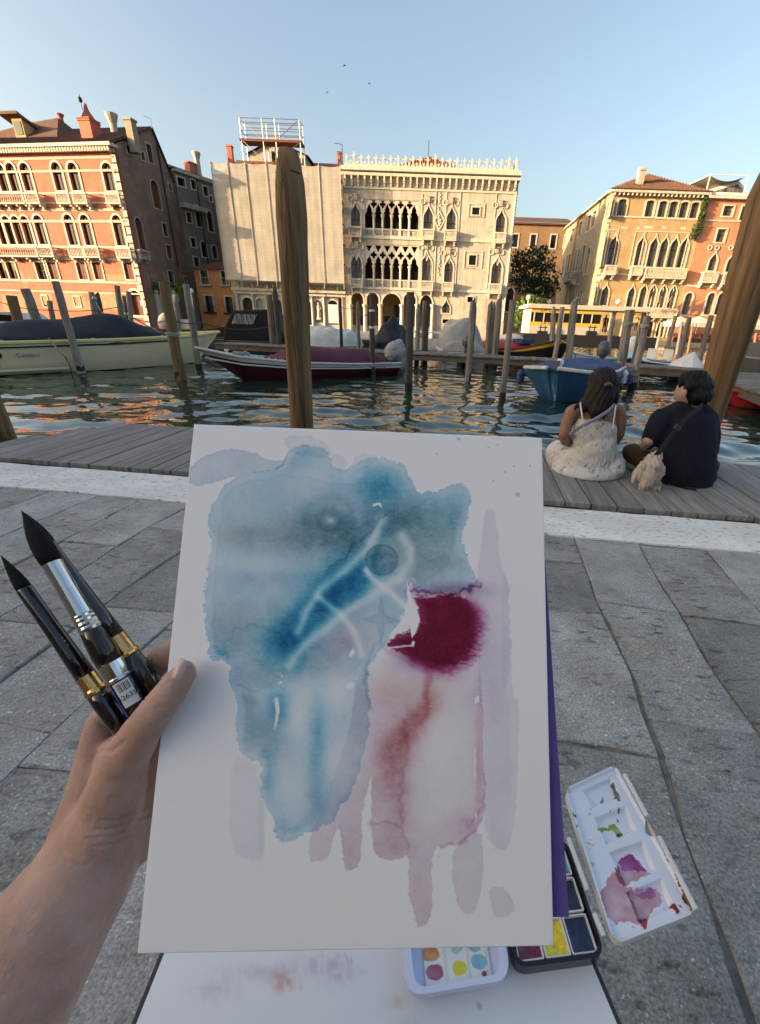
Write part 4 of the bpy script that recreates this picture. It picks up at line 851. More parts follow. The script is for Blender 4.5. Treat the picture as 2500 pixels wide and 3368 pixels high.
# roof terrace: glazed dormer, posts, sagging awning
ua, wa = f7.L(z4(1345, 200), 1); ub = f7.L(z4(1600, 200), 1)[0]; wt = f7.L(z4(1500, 110), 1)[1]
tr = MB().box(ua, ub, 1.0, 1.1, wa - .2, wa + .1).prism([(ua, wa), (ub, wa), (ub, wa + .3), ((ua + ub) / 2 + .8, wt), (ua, wa + .5)], 1.6, 4).build('terrace', 'white_paint', f7.r)
MB().prism([(ua + .4, wa + .25), (ub - .5, wa + .25), ((ua + ub) / 2 + .8, wt - .4)], 1.5, 1.59).build('terrace_glass', 'pane_curtain', tr)
xs = [f7.L(z4(x, 120), .6)[0] for x in (1240, 1330, 1572)]; zt = f7.L(z4(1335, 84), .6)[1]
po = MB(); 
for x in (xs[1], xs[2]): po.bar((x, .6, H7), (x, .6, zt), .06, 5)
po.bar((xs[1], .6, zt), (xs[2], .6, zt), .05, 5).bar((xs[1], .6, zt), (xs[0], 4, zt - .7), .05, 5).bar((xs[0], 4, zt - .7), (xs[0], 4, H7), .06, 5).bar((xs[0], 4, zt - .7), (xs[2], 4, zt - .5), .05, 5); po.build('awning_post', 'white_paint', tr)
b = MB(); n = 10; V = []
for j in range(n + 1):
    for k in range(n + 1): s_, t = k / n, j / n; V.append((xs[1] + (xs[2] - .4 - xs[1]) * s_ + (xs[0] - xs[1]) * t * (1 - s_), .6 + 3.4 * t, zt - .1 - .6 * t - .5 * sin(PI * s_) * (1 - .5 * t)))
M('awning_grey', (.25, .24, .20), (.2, .19, .16), 2, .9); b.add(V, [(j * (n + 1) + k, j * (n + 1) + k + 1, (j + 1) * (n + 1) + k + 1, (j + 1) * (n + 1) + k) for j in range(n) for k in range(n)]).build('awning', 'awning_grey', tr, smooth=True)
# the market hall behind the painter on the near bank: it keeps the whole foreground in shade
hall = thing('market_hall', 'long brick market hall at the water edge on the near bank', 'building', (-27, 4.4, 0), -rad(7))
MB().box(-86, 0, -30, 0, -.6, 12.5).build('wall', 'ochre_brick', hall); MB().add([(-86.5, -30.5, 12.5), (.5, -30.5, 12.5), (.5, .5, 12.5), (-86.5, .5, 12.5), (-74, -15, 15.5), (-12, -15, 15.5)], [(0, 1, 5, 4), (2, 3, 4, 5), (1, 2, 5), (3, 0, 4)]).build('roof', 'roof_tile', hall)
hall2 = thing('rear_shade_hall', 'unseen brick hall added behind the painter to shade the sheet', 'building', (4, -24, 0), -rad(7))  # out-of-view hall added to block low rear sky from the sheet
MB().box(-30, 40, -14, 0, -.02, 12).build('wall', 'ochre_brick', hall2); MB().add([(-30.5, -14.5, 12), (40.5, -14.5, 12), (40.5, .5, 12), (-30.5, .5, 12), (-24, -7, 15), (34, -7, 15)], [(0, 1, 5, 4), (2, 3, 4, 5), (1, 2, 5), (3, 0, 4)]).build('roof', 'roof_tile', hall2)
# ================================================================== PILES AND JETTIES
def pile(bx, by, tx, ty, w, mat='pile', label='', d=None, group='mooring piles standing in the canal', bands=None, top='cut', wet=True, rope_=None, extra=None):
    """bx,by: photo pixel of the foot at the water (or on depth d), tx,ty: head, w: width in photo px"""
    b = PZ(bx, by, WATER) if d is None else PY(bx, by, d)
    t = PY(tx, ty, b.y)
    r = w / 2 * (b - CAM).dot(cF) / FPX
    foot = b.lerp(t, (WATER - .9 - b.z) / (t.z - b.z)); wl = b.lerp(t, (WATER + .22 - b.z) / (t.z - b.z))
    o = thing('mooring_pile', label, 'pile', foot, 0, group); n = 9; rr = random.Random(int(bx * 7 + by)); P_ = []; R2 = []
    for i in range(n):
        s_ = i / (n - 1); p = foot.lerp(t, s_); P_.append(p + Vector((rr.gauss(0, r * .07), rr.gauss(0, r * .07), 0)) * (0 if i in (0, n - 1) else 1)); R2.append(r * (1.04 - .1 * s_ + rr.uniform(-.04, .04)))
    L_ = (t - foot).length; ax = (t - foot) / L_
    if top == 'point': P_.insert(-1, t - ax * r * 2.2); R2.insert(-1, r * .92); R2[-1] = r * .42
    elif top == 'slant': R2[-1] = r * .78
    m = MB().tube(P_, R2, 10)
    if top == 'slant':
        k = len(m.v) - 10
        for i in range(10): x, y, z = m.v[k + i]; m.v[k + i] = (x, y, z + (x - t.x) * 1.1)
    m.build('shaft', mat, o, world=True, smooth=False)
    if wet: MB().tube([foot, wl], [r * 1.09, r * 1.06], 10).build('weed_collar', 'pile_wet', o, world=True)
    for q in bands or []: c = foot.lerp(t, q); MB().tube([c - ax * r * .35, c + ax * r * .35], r * 1.06, 10).build('band', 'white_paint', o, world=True)
    for q in rope_ or []:
        c = foot.lerp(t, q); m = MB()
        for k in range(3): m.tube([c + Vector((cos(a) * r * 1.12, sin(a) * r * 1.12, .03 * k + .01 * sin(3 * a))) for a in [2 * PI * i / 14 for i in range(15)]], .016, 5, False)
        m.build('rope_coil', 'rope', o, world=True)
    return o, b, t, r
pile(270, 1229, 182, 925, 22, label='tall leaning grey pile in front of the cream boat', rope_=[.28])
pile(595, 1250, 540, 927, 32, 'pile_brown', label='thick tan wooden pile near the cream boat bow', rope_=[.62])
pile(656, 1220, 612, 934, 20, label='slim grey pile between cream boat bow and maroon boat')
pile(1226, 1241, 1223, 965, 17, 'pile_dark', label='dark pile with white painted bands beside the maroon boat stern', bands=[.86, .72], rope_=[.38])
pile(1344, 1285, 1350, 961, 24, 'pile_dark', label='sturdy dark flat-topped pile in open water before the jetty')
pile(1539, 1253, 1556, 987, 19, label='grey pile at the jetty edge before the grey-sheeted boat', top='slant')
pile(1651, 1321, 1687, 987, 20, label='tall smooth grey pile standing alone left of the blue boat')
pile(2035, 1262, 2072, 1019, 29, label='stout grey pile with white rope ring behind the blue boat', rope_=[.86])
pile(2077, 1282, 2129, 1039, 22, label='grey leaning pile tangled with mooring ropes behind the blue boat', rope_=[.9, .45])
# piles rising behind boats or through the jetty: feet hidden, so set by depth
far = [(65, 1080, 37, 972, 30, 19, 'pile_brown', 'short brown stub pile behind the dark boat cover', 'cut'), (131, 1080, 82, 950, 28, 20, 'pile', 'leaning grey pile between white cruiser and dark boat cover', 'cut'),
       (176, 1060, 163, 989, 16, 26, 'pile', 'small grey pile before the salmon palace portal', 'cut'), (316, 1060, 300, 960, 17, 26, 'pile', 'grey pile before the salmon palace wall, left of the black one', 'cut'),
       (336, 1060, 318, 970, 20, 27, 'pile_dark', 'black notched pile before the salmon palace wall', 'slant'), (402, 1050, 385, 939, 17, 26, 'pile', 'grey pile with rope before the red arched door', 'cut'), (415, 1050, 407, 972, 12, 28, 'pile', 'low grey pile beside the red arched door', 'cut'), (431, 1050, 422, 958, 15, 28, 'pile', 'pale grey pile at the red arched door jamb', 'cut'),
       (588, 1080, 577, 972, 14, 30, 'pile', 'grey pile before the leafy garden gate', 'cut'), (656, 1100, 638, 963, 17, 22, 'pile_dark', 'dark thin pile behind the slim grey pile', 'cut'),
       (898, 1128, 884, 969, 20, 21.2, 'pile', 'weathered grey pile on the jetty behind the black canopy boat', 'cut'), (918, 1128, 903, 943, 19, 21, 'pile_dark', 'dark split-topped pile on the jetty by the black canopy boat', 'point'),
       (1123, 1128, 1118, 980, 11, 21.5, 'pile_dark', 'thin black pole before the notice board arch', 'cut'), (1180, 1150, 1177, 991, 13, 20.5, 'pile', 'slender grey pile left of the banded pile', 'point'),
       (1371, 1160, 1376, 999, 15, 19.8, 'pile', 'short grey pile with dark head behind the jetty', 'point'), (1392, 1158, 1396, 989, 12, 20.2, 'pile', 'thin pile in a tied pair behind the jetty', 'cut'), (1400, 1158, 1405, 989, 13, 19.9, 'pile_dark', 'dark pile in a tied pair behind the jetty', 'cut'),
       (1551, 1160, 1563, 995, 12, 20, 'pile_dark', 'dark pile tucked behind the jetty edge pile', 'point'),
       (1602, 1165, 1613, 995, 17, 19.7, 'pile', 'left pile of a cluster of three by the red boat', 'slant'), (1613, 1165, 1625, 993, 16, 20.0, 'pile', 'middle pile of a cluster of three by the red boat', 'point'), (1628, 1168, 1642, 983, 22, 19.5, 'pile', 'broad right pile of a cluster of three by the red boat', 'slant'),
       (1816, 1130, 1822, 1008, 16, 25, 'pile', 'grey pointed pile before the ferry stop window', 'point'), (1825, 1180, 1850, 1010, 17, 18.5, 'pile', 'pale grey pile leaning at the yellow boat bow', 'cut'), (1870, 1178, 1890, 987, 25, 18.6, 'pile', 'thick split grey pile right of the yellow boat', 'slant'),
       (2003, 1142, 2017, 1039, 15, 27, 'pile', 'grey pointed pile before the ferry stop doorway', 'point'), (2085, 1190, 2119, 1029, 17, 17.5, 'pile_dark', 'dark pile standing close to the rope-ringed pile', 'cut'),
       (2191, 1160, 2223, 1039, 13, 22, 'pile', 'thin grey pile left of the white cone cover', 'cut'), (2233, 1186, 2268, 1044, 15, 18.5, 'pile', 'grey pile above the white cone cover', 'cut'), (2296, 1200, 2340, 1037, 16, 16.8, 'pile', 'grey pile right of the white cone cover', 'cut'),
       (2162, 1135, 2178, 1060, 9, 34, 'pile', 'thin far pile before the palace water door', 'cut'), (2230, 1140, 2244, 1058, 10, 36, 'pile', 'far pile before the cream awnings', 'cut'), (2266, 1140, 2278, 1075, 8, 40, 'pile_brown', 'short tan post among the restaurant flowers', 'cut'), (2480, 1140, 2488, 1095, 9, 40, 'pile_brown', 'tan post by the far right awning', 'cut')]
for bx, by, tx, ty, w, d, mat, lb, tp in far: pile(bx, by, tx, ty, w, mat, lb, d, top=tp, wet=d < 22)

# the three big timbers beside the painter's deck
def timber(pts, rs, mat, label, ell=None, name='mooring_post', head=True):
    o = thing(name, label, 'post', (pts[0].x, pts[0].y, -1.4), 0); m = MB().tube(pts, rs, 20)
    # flats and splits: press the round trunk into an uneven polygon
    c = sum(pts, Vector()) / len(pts); V = []; n = 20
    for i, p in enumerate(m.v):
        k = i // n; a = (i % n) / n * 2 * PI; q = pts[k]; f_ = 1 + .05 * sin(3 * a + 1) + .04 * sin(5 * a + k * .15) + .025 * sin(9 * a + k * .3); V.append(tuple(q + (Vector(p) - q) * f_))
    m.v = V; m.build('shaft', mat, o, world=True, smooth=True); return o
M('timber', (.27, .165, .08), (.12, .068, .032), 4, .8, .9, bscale=12, stretch=(3.5, 3.5, .16), c3=(.075, .042, .02), s3=2.4, t3=.53, w3=.1, fine=.15, bdist=.012)
def axis(pts, n):
    out = []
    for i in range(n): 
        s_ = i / (n - 1) * (len(pts) - 1); k = min(int(s_), len(pts) - 2); out.append(pts[k].lerp(pts[k + 1], s_ - k))
    return out
DM = 4.75; b = PY(655 * S, 930 * S, DM); t = PY(625 * S, 326 * S, DM); bot = b + (b - t) * 1.0; bot = b.lerp(t, (-1.3 - b.z) / (t.z - b.z))
p1_, p2_, p3_ = b.lerp(t, .905), b.lerp(t, .80), b.lerp(t, .4)
k_ = lambda px, p: px * S / 2 * (p - CAM).dot(cF) / FPX
mp = timber([bot, b, b.lerp(t, .2), p3_, b.lerp(t, .65), p2_, p1_, b.lerp(t, .96), t], [k_(48, b), k_(47, b), k_(50, b.lerp(t, .2)), k_(54, p3_), k_(60, b.lerp(t, .65)), k_(66, p2_), k_(61, p1_), k_(50, b.lerp(t, .96)), k_(40, t)], 'timber', 'tall brown mooring post with a chiselled tapering head beside the paper')
MB().tube([b.lerp(t, .93) + Vector((cos(a), sin(a), 0)) * k_(54, p1_) * .98 for a in [PI + PI * i / 8 for i in range(9)]], .008, 5).build('notch', 'pile_dark', mp, world=True)
for f0, f1, px0, px1 in ((.70, .84, 8, 4), (.52, .80, -6, -3), (.1, .46, 4, 10), (.25, .62, -14, -10), (.86, .95, -8, -6), (.0, .22, -8, -4), (.4, .7, 18, 16)):
    P_ = []
    for i in range(7):
        q = f0 + (f1 - f0) * i / 6; c_ = b.lerp(t, q); hw = float(np.interp(q, [0, .2, .4, .65, .8, .905, .96, 1], [47, 50, 54, 60, 66, 61, 50, 40])) / 2; off = px0 + (px1 - px0) * i / 6 + 1.5 * sin(i * 2.1 + f0 * 9); k1 = k_(2, c_); P_.append(c_ + Vector((off * k1, -math.sqrt(max(.01, hw * hw - off * off)) * k1 * 1.0, 0)))
    MB().tube(P_, [.001, .0035, .005, .0055, .005, .003, .001], 5).build('crack', 'pile_dark', mp, world=True)
DR = 4.15; b = PY(1540 * S, 900 * S, DR); t = PY(1714 * S, 318 * S, DR); bot = b.lerp(t, (-1.3 - b.z) / (t.z - b.z))
timber([bot, b, b.lerp(t, .3), b.lerp(t, .6), b.lerp(t, .85), t], [k_(56, b), k_(58, b), k_(72, b.lerp(t, .25)), k_(82, b.lerp(t, .5)), k_(92, b.lerp(t, .8)), k_(58, t)], 'timber', 'thick leaning brown mooring post behind the seated man')
b = PY(8 * S, 948 * S, 3.95); t = PY(-30 * S, 850 * S, 3.95); t = b + (t - b) * 1.5; bot = b.lerp(t, (-1.3 - b.z) / (t.z - b.z))
timber([bot, b, t], [k_(44, b), k_(42, b), k_(38, t)], 'timber', 'brown post stump beyond the left end of the deck')

# jetties: planks on beams on wet posts
def jetty(name, label, a0, a1, b0, b1, z, npl, label2=None, fas=.2):
    """deck quad: near edge a0->a1, far edge b0->b1"""
    o = thing(name, label, 'jetty', (a0[0], a0[1], z)); a0, a1, b0, b1 = [Vector((*p, 0)) for p in (a0, a1, b0, b1)]
    for i in range(npl):
        s0, s1 = (i + .04) / npl, (i + .96) / npl; q = [a0.lerp(a1, s0), a0.lerp(a1, s1), b0.lerp(b1, s1), b0.lerp(b1, s0)]; dz = z + random.uniform(-.008, .008)
        MB().add([(p.x, p.y, dz) for p in q] + [(p.x, p.y, dz - .05) for p in q], [(0, 1, 2, 3), (0, 4, 5, 1), (2, 6, 7, 3), (1, 5, 6, 2), (3, 7, 4, 0)]).build('plank', 'jetty_plank', o, world=True)
    for p, q in ((a0, a1), (b0, b1)):
        dn = (b0 - a0).normalized() * (.05 if p is a0 else -.12); m = MB(); u = (q - p); nrm = Vector((-u.y, u.x, 0)).normalized() * .1
        V = [p + dn, q + dn, q + dn + nrm, p + dn + nrm]; m.add([(v.x, v.y, z - .055) for v in V] + [(v.x, v.y, z - .055 - fas) for v in V], [(0, 1, 2, 3), (4, 7, 6, 5), (0, 4, 5, 1), (1, 5, 6, 2), (2, 6, 7, 3), (3, 7, 4, 0)]).build('beam', 'beam', o, world=True)
    n = max(2, int((a1 - a0).length / 2.4))
    for i in range(n + 1):
        for p, q in ((a0, a1), (b0, b1)): c = p.lerp(q, .03 + .94 * i / n) + (b0 - a0).normalized() * (.25 if p is a0 else -.25); MB().tube([(c.x, c.y, -2), (c.x, c.y, z - .06)], .11, 8).build('post', 'pile_wet', o, world=True)
    return o
jetty('jetty', 'long plank jetty running past the maroon boat to the piles', (-9.4, 20.4), (-1.5, 18.3), (-9.1, 22.0), (-1.15, 19.8), 0, 34)
jetty('jetty', 'plank jetty between the open-water piles and the blue boat', (-1.48, 18.29), (4.4, 17.05), (-1.13, 19.79), (4.7, 18.55), 0, 26)
jetty('jetty', 'plank jetty running behind the blue boat and the couple', (4.42, 17.04), (9.2, 14.5), (4.72, 18.54), (9.9, 15.9), 0, 24)
jetty('jetty', 'weathered plank jetty at right, coming toward the painter\'s deck', (8.75, 14.3), (6.9, 8.6), (12.2, 14.0), (10.4, 8.4), .02, 26)
# ================================================================== BOATS
M('cream_hull', (.80, .67, .43), (.74, .61, .39), 2, .35, coat=.2); M('cream_deck', (.72, .58, .24), None, rough=.4)
M('antifoul', (.012, .012, .014), None, rough=.6); M('navy_tarp', (.012, .013, .017), (.022, .024, .030), 3, .75, .3, bscale=3, bdist=.05)
M('maroon_tarp', (.115, .022, .04), (.085, .016, .03), 3, .8, .3, bscale=4, bdist=.04); M('maroon_hull', (.085, .01, .016), None, rough=.25, coat=.4)
M('white_hull', (.62, .61, .57), (.54, .53, .49), 3, .35, coat=.2); M('blue_hull', (.03, .13, .27), (.022, .10, .22), 2, .35, coat=.2); M('blue_tarp', (.025, .065, .16), (.018, .045, .12), 3, .7, .4, bscale=5, bdist=.05)
M('black_canvas', (.012, .012, .014), None, rough=.7); M('grey_tarp', (.36, .35, .33), (.26, .26, .25), 2, .8, .4, bscale=4, bdist=.05); M('pale_tarp', (.58, .60, .58), (.48, .50, .49), 2, .75, .3, bscale=4, bdist=.05)
M('red_paint', (.36, .02, .025), None, rough=.45); M('yellow_paint', (.55, .30, .02), None, rough=.45); M('wood_hull', (.14, .055, .025), (.09, .035, .018), 2, .4, coat=.3, stretch=(.3, 2, 4))
M('pale_blue', (.36, .48, .58), None, rough=.4); M('engine_grey', (.09, .095, .10), None, rough=.4); M('clear_sheet', (.35, .35, .36), (.05, .05, .06), 6, .15, stretch=(3, 1, .3), lo=.4, hi=.6); M('lettering', (.02, .025, .04), None, rough=.6); M('fender_blue', (.03, .06, .2), None, rough=.4)
class Boat:
    def __init__(s, label, cx, cy, yaw, L, B, mats, xs=(0, .3, .6, .85, 1), b=(.8, 1, 1, .62, .02), sh=(.5, .5, .55, .7, .9), k=(-.25, -.3, -.3, -.2, -.05), rake=.9, flare=.8, name='boat', z=WATER, rail='white_hull', deck=None, group=None, rw=.035, step=None):
        s.r = thing(name, label, 'boat', (cx, cy, z), yaw, group); s.L, s.B = L, B; n = 18; V = []; rows = 6
        f = lambda t, a: float(np.interp(t, xs, a)); s.f = f; s.b, s.sh = b, sh; s.rl = []; s.rr = []
        for i in range(n + 1):
            t = i / n; t = 1 - (1 - t) ** 1.25; hb = f(t, b) * B / 2; h = f(t, sh); kz = f(t, k); x0 = -L / 2 + L * t; wf = flare * (1 - .35 * max(0, (t - .6) / .4))
            sec = [(0, kz), (hb * wf * .75, kz * .6), (hb * wf, .02), (hb * wf + hb * (1 - wf) * .45, h * .42), (hb * (1 - .01), h * .8), (hb, h)]
            for sy in (-1, 1):
                for y, z_ in sec: V.append((x0 + rake * (z_ - h) * max(0, (t - .55) / .45) ** 1.5, sy * y, z_))
            s.rr.append((x0, -hb, h)); s.rl.append((x0, hb, h))
        m = MB()
        F = []; ks = []
        for i in range(n):
            for sd in (0, 1):
                for j in range(rows - 1):
                    a = i * 2 * rows + sd * rows + j; c = a + 2 * rows; q = (a, c, c + 1, a + 1) if sd == 0 else (a, a + 1, c + 1, c); m.mat(0 if j < 2 else (1 if (j < 4 or step is None) else 2)); o_ = len(m.v); m.f.append(q); m.m.append(m.k)
        m.v = V
        m.mat(1); a = 0; m.f.append(tuple([rows - 1 - j for j in range(rows)] + [rows + j for j in range(rows)])); m.m.append(1)   # transom
        e_ = n * 2 * rows; m.f.append(tuple([e_ + j for j in range(rows)] + [e_ + rows + j for j in range(rows - 1, -1, -1)])); m.m.append(1)   # stem
        s.hull = m.build('hull', list(mats) + ([step] if step else []), s.r, smooth=True)
        for ln in (s.rl, s.rr): MB().tube(ln, rw, 6).build('gunwale', rail, s.r)
        # deck inside the rail
        d = MB(); dv = []
        for (x, y, h) in s.rl: dv += [(x, y * .97, h - .05), (x, -y * .97, h - .05)]
        d.add(dv, [(2 * i, 2 * i + 2, 2 * i + 3, 2 * i + 1) for i in range(n)]); d.build('deck', deck or rail, s.r)
    def at(s, t, y, dz=0): x = -s.L / 2 + s.L * t; return (x, y * s.f(t, s.b) * s.B / 2 if False else y, dz)
    def tarp(s, t0, t1, ridge, mat, name='cover', over=.02, drop=.1, p=1.0, n=24, m=16, rip=.02, seed=1):
        """cover stretched from rail to rail; ridge: list of (t, height above rail)"""
        r = random.Random(seed); V = []; T = [a for a, _ in ridge]; Hh = [h for _, h in ridge]; ph = [r.uniform(0, 6) for _ in range(4)]
        for i in range(n + 1):
            t = t0 + (t1 - t0) * i / n; hb = s.f(t, s.b) * s.B / 2 + over; h = s.f(t, s.sh); R = float(np.interp(t, T, Hh)); x = -s.L / 2 + s.L * t
            for j in range(m + 1):
                q = -1 + 2 * j / m
                prof = (1 - abs(q) ** (1 + p)) if abs(q) < .93 else 0
                zz = h + .03 + R * prof - (drop if j in (0, m) else 0) + rip * (sin(9 * t * s.L / 3 + ph[0] + 3 * q) + .6 * sin(23 * t + ph[1] - 5 * q)) * (1 - q * q) * (.4 + R)
                V.append((x, q * hb, zz))
        b = MB().add(V, [(i * (m + 1) + j, (i + 1) * (m + 1) + j, (i + 1) * (m + 1) + j + 1, i * (m + 1) + j + 1) for i in range(n) for j in range(m)])
        b.f.append(tuple(range(m + 1))); b.m.append(0); b.f.append(tuple((n) * (m + 1) + j for j in range(m, -1, -1))); b.m.append(0)
        return b.build(name, mat, s.r, smooth=True)
    def outboard(s, dy=0, cover=None, h=.55, tilt=.0):
        x = -s.L / 2 - .12; z = s.sh[0]; e = MB().sphere((x - .12, dy, z + h * .62), .26, 10, 8, (1.15, .75, 1.0)); e.build('outboard_motor', cover or 'engine_grey', s.r, smooth=True)
        MB().box(x - .2, x - .02, dy - .06, dy + .06, -.4, z + h * .5).box(x - .32, x - .02, dy - .03, dy + .03, -.42, -.25).build('motor_leg', 'engine_grey', s.r)
    def cleat(s, t, y, mat='white_paint', h=.1): x = -s.L / 2 + s.L * t; z = s.f(t, s.sh); return MB().lathe([(.035, 0), (.03, h * .6), (.06, h * .75), (.055, h)], 8, (x, y, z)).build('bollard', mat, s.r)
# cream cabin boat with dark cover
YB = rad(54); by = Boat('long cream motorboat under a dark navy cover', -10.85, 13.45, YB, 10.2, 2.5, ('antifoul', 'cream_hull', 'cream_hull'), b=(.86, 1, 1, .7, .03), sh=(.78, .8, .86, .95, 1.06), k=(-.3, -.35, -.35, -.25, -.1), rake=1.0, flare=.86, rail='cream_deck', deck='cream_deck', rw=.05)
by.tarp(.02, .80, [(0, .16), (.3, .30), (.5, .52), (.62, .66), (.66, .66), (.8, .05)], 'navy_tarp', p=.35, drop=.16, rip=.045, seed=3, n=40)
for i, xx in enumerate((-2.45, -2.2, -1.95, -1.7)): MB().lathe([(.085, 0), (.085, .012)], 14, (xx, -1.245, .52), (0, -1, 0)).build('porthole', 'iron', by.r)
text('registration', '44473', 'lettering', by.r, (-1.95, -1.255, .24), .2); text('badge', 'Cantieri', 'engine_grey', by.r, (-1.1, -1.27, .46), .15)
MB().box(-4.6, -.3, -1.33, -1.22, .12, .17).build('rub_strake', 'cream_hull', by.r)
MB().bar((1.6, -.9, 1.6), (2.6, -.75, 1.05), .022, 6).bar((1.6, .9, 1.6), (2.6, .75, 1.05), .022, 6).build('windscreen_frame', 'steel', by.r); MB().bar((1.35, .1, 1.5), (1.25, .15, 1.95), .02, 6).sphere((1.25, .15, 1.98), .07).build('mast_light', 'steel', by.r)
for t in (.35, .55, .75, .93): by.cleat(t, -by.f(t, by.b) * 1.25 + .08, 'steel', .07)
# maroon and white boat
MBt = Boat('white and maroon open boat under a maroon cover', -3.51, 13.43, rad(180 + 37.5), 5.95, 1.75, ('maroon_hull', 'maroon_hull', 'white_hull'), b=(.88, 1, 1, .66, .02), sh=(.40, .42, .5, .66, .86), k=(-.2, -.25, -.25, -.15, .0), rake=1.25, flare=.74, rail='white_hull', deck='white_hull', rw=.03, step='white_hull')
for ln, sy in ((MBt.rl, 1), (MBt.rr, -1)): MB().tube([(x - .55 * max(0, (i / 18 - .6)), y * .985, h * .70) for i, (x, y, h) in enumerate(ln)], .022, 6).build('rub_rail', 'white_hull', MBt.r)
MBt.tarp(.06, .66, [(.06, .06), (.14, .34), (.3, .38), (.33, .35), (.5, .40), (.56, .36), (.66, .02)], 'maroon_tarp', p=1.0, drop=.06, rip=.012, seed=5, n=30)
MBt.outboard(0, 'grey_tarp', .6); mw_ = MB().sphere((-3.15, .1, .70), .34, 12, 8, (1.0, .8, .95)).sphere((-3.42, .1, .40), .26, 10, 7, (.8, .7, 1.3)).tube([(-3.1, .1, .9), (-3.3, .1, .95), (-3.5, .15, .6), (-3.66, .2, .16)], [.16, .2, .15, .06], 10); blob('motor_wrap', mw_, 'grey_tarp', MBt.r, .03, 2, world=False, disp=lambda co: .035 * fractal(co[:, [0, 2]] * 10, 2.0, 45, 3))
MBt.cleat(.80, .32, h=.12); MBt.cleat(.88, .2, h=.12); text('registration', 'LV 4482', 'lettering', MBt.r, (-2.1, .90, .22), .13, (PI / 2, 0, PI))
for i in range(6): MB().sphere((.95 + .16 * i, .66 - .05 * i, .56 + .02 * i), .025, 6, 4).build('stud', 'white_paint', MBt.r)
MB().tube([(1.75 + .1 * i, .42 + .05 * sin(i), .70 + .05 * abs(sin(i * 1.3))) for i in range(5)], .05, 6).build('folded_cloth', 'grey_tarp', MBt.r)
# blue boat, bow toward the painter
BB = Boat('bright blue hard-chine boat with a crumpled blue cover', 4.15, 11.95, rad(-121), 4.9, 1.95, ('antifoul', 'blue_hull', 'blue_hull'), xs=(0, .4, .75, .92, 1), b=(.95, 1, 1, .78, .12), sh=(.62, .62, .66, .74, .8), k=(-.2, -.25, -.25, -.15, .0), rake=.75, flare=.72, rail='white_hull', deck='white_hull', rw=.045)
BB.tarp(.08, .80, [(.08, .12), (.25, .22), (.45, .20), (.65, .16), (.80, .03)], 'blue_tarp', p=1.5, drop=.2, rip=.05, seed=8, over=.06)
BB.outboard(.15, None, .7); MB().box(1.86, 2.0, -.14, .0, .76, .93).build('bow_post', 'engine_grey', BB.r); MB().lathe([(.06, 0), (.06, .1), (.085, .12), (.08, .2), (.04, .23)], 10, (1.78, -.02, .74)).build('bow_lamp', 'white_paint', BB.r)
MB().tube([(1.5 + .35 * cos(a), .92 * sin(a) * (1 - .1 * cos(a)), .5 - .22 * cos(a) ** 2 * .8) for a in [-PI / 2 + PI * i / 16 for i in range(17)]], .014, 5).build('bow_rope', 'rope', BB.r)
MB().lathe([(.02, -.2), (.09, -.15), (.1, .05), (.03, .14)], 10, (1.6, -.98, .5)).build('fender', 'fender_blue', BB.r)
# tangle of lines and fenders hung between the two piles behind the blue boat
tg = thing('rope_tangle', 'tangle of white mooring ropes on the piles behind the blue boat', 'rope', PY(2060, 1225, 13.4)); r = random.Random(4)
for k in range(7):
    P_ = []; x0, y0 = r.uniform(1985, 2090), r.uniform(1198, 1222)
    for i in range(14): P_.append(PY(x0 + 16 * sin(i * .9 + k) + r.uniform(-6, 6) + i * 1.5, y0 + 9 * cos(i * .8 + k * 2) + r.uniform(-5, 5), 12.9 + r.uniform(-.15, .15)))
    MB().tube(P_, .02, 5).build('rope_loop', 'rope', tg, world=True)
for a, c in (((2085, 1190), (2100, 1268)), ((2100, 1080), (2090, 1250)), ((2128, 1060), (2070, 1240))): MB().tube([PY(a[0], a[1], 13.1), PY((a[0] + c[0]) / 2 + 6, (a[1] + c[1]) / 2 + 8, 13.1), PY(c[0], c[1], 13.1)], .013, 5).build('rope_line', 'rope', tg, world=True)
for px, py, mt in ((2052, 1240, 'white_paint'), (2066, 1243, 'fender_blue')):
    p = PY(px, py, 12.7); tag(MB().lathe([(.03, -.22), (.11, -.16), (.12, .1), (.04, .2)], 10).build('fender', mt, loc=p), '%s boat fender hanging beside the rope tangle' % ('white' if mt[0] == 'w' else 'blue'), 'fender')
# boats moored beyond the jetty
def cen(px, py, d): p = PY(px, py, d); return p.x, p.y
x, y = cen(830, 1100, 23.6); bk = Boat('boat with a tall black canvas canopy and clear window', x + .3, y + .2, rad(4), 5.2, 2.0, ('antifoul', 'engine_grey', 'engine_grey'), sh=(.55, .5, .5, .55, .6), rail='engine_grey', rake=.4)
f_ = Fac('tmp', None, None, bk.r.location.x, bk.r.location.y - 1.0, 0); pr = [f_.L(z6(*q)) for q in ((302, 440), (318, 310), (372, 208), (640, 200), (665, 215), (770, 440))]
m_ = MB().prism([(px, pz - WATER) for px, pz in pr], -1.0, 1.0); o = m_.build('canopy', 'black_canvas', bk.r); bevel(o, .08, 2)
pr = [f_.L(z6(*q)) for q in ((365, 308), (392, 232), (552, 240), (522, 314))]; MB().prism([(px, pz - WATER) for px, pz in pr], -1.03, -1.0).build('clear_window', 'clear_sheet', bk.r); bpy.data.objects.remove(f_.r)
x, y = cen(1095, 1112, 22.6); wb = Boat('white boat wholly wrapped in a pale cover', x, y, rad(-2), 2.9, 1.7, ('antifoul', 'white_hull', 'white_hull'), b=(.8, 1, 1, .9, .6), sh=(.45, .45, .45, .5, .5), rake=.3)
wb.tarp(.0, .98, [(0, .25), (.12, .75), (.5, .82), (.8, .66), (1, .2)], 'pale_tarp', p=2.4, drop=.2, rip=.06, seed=2, n=40)
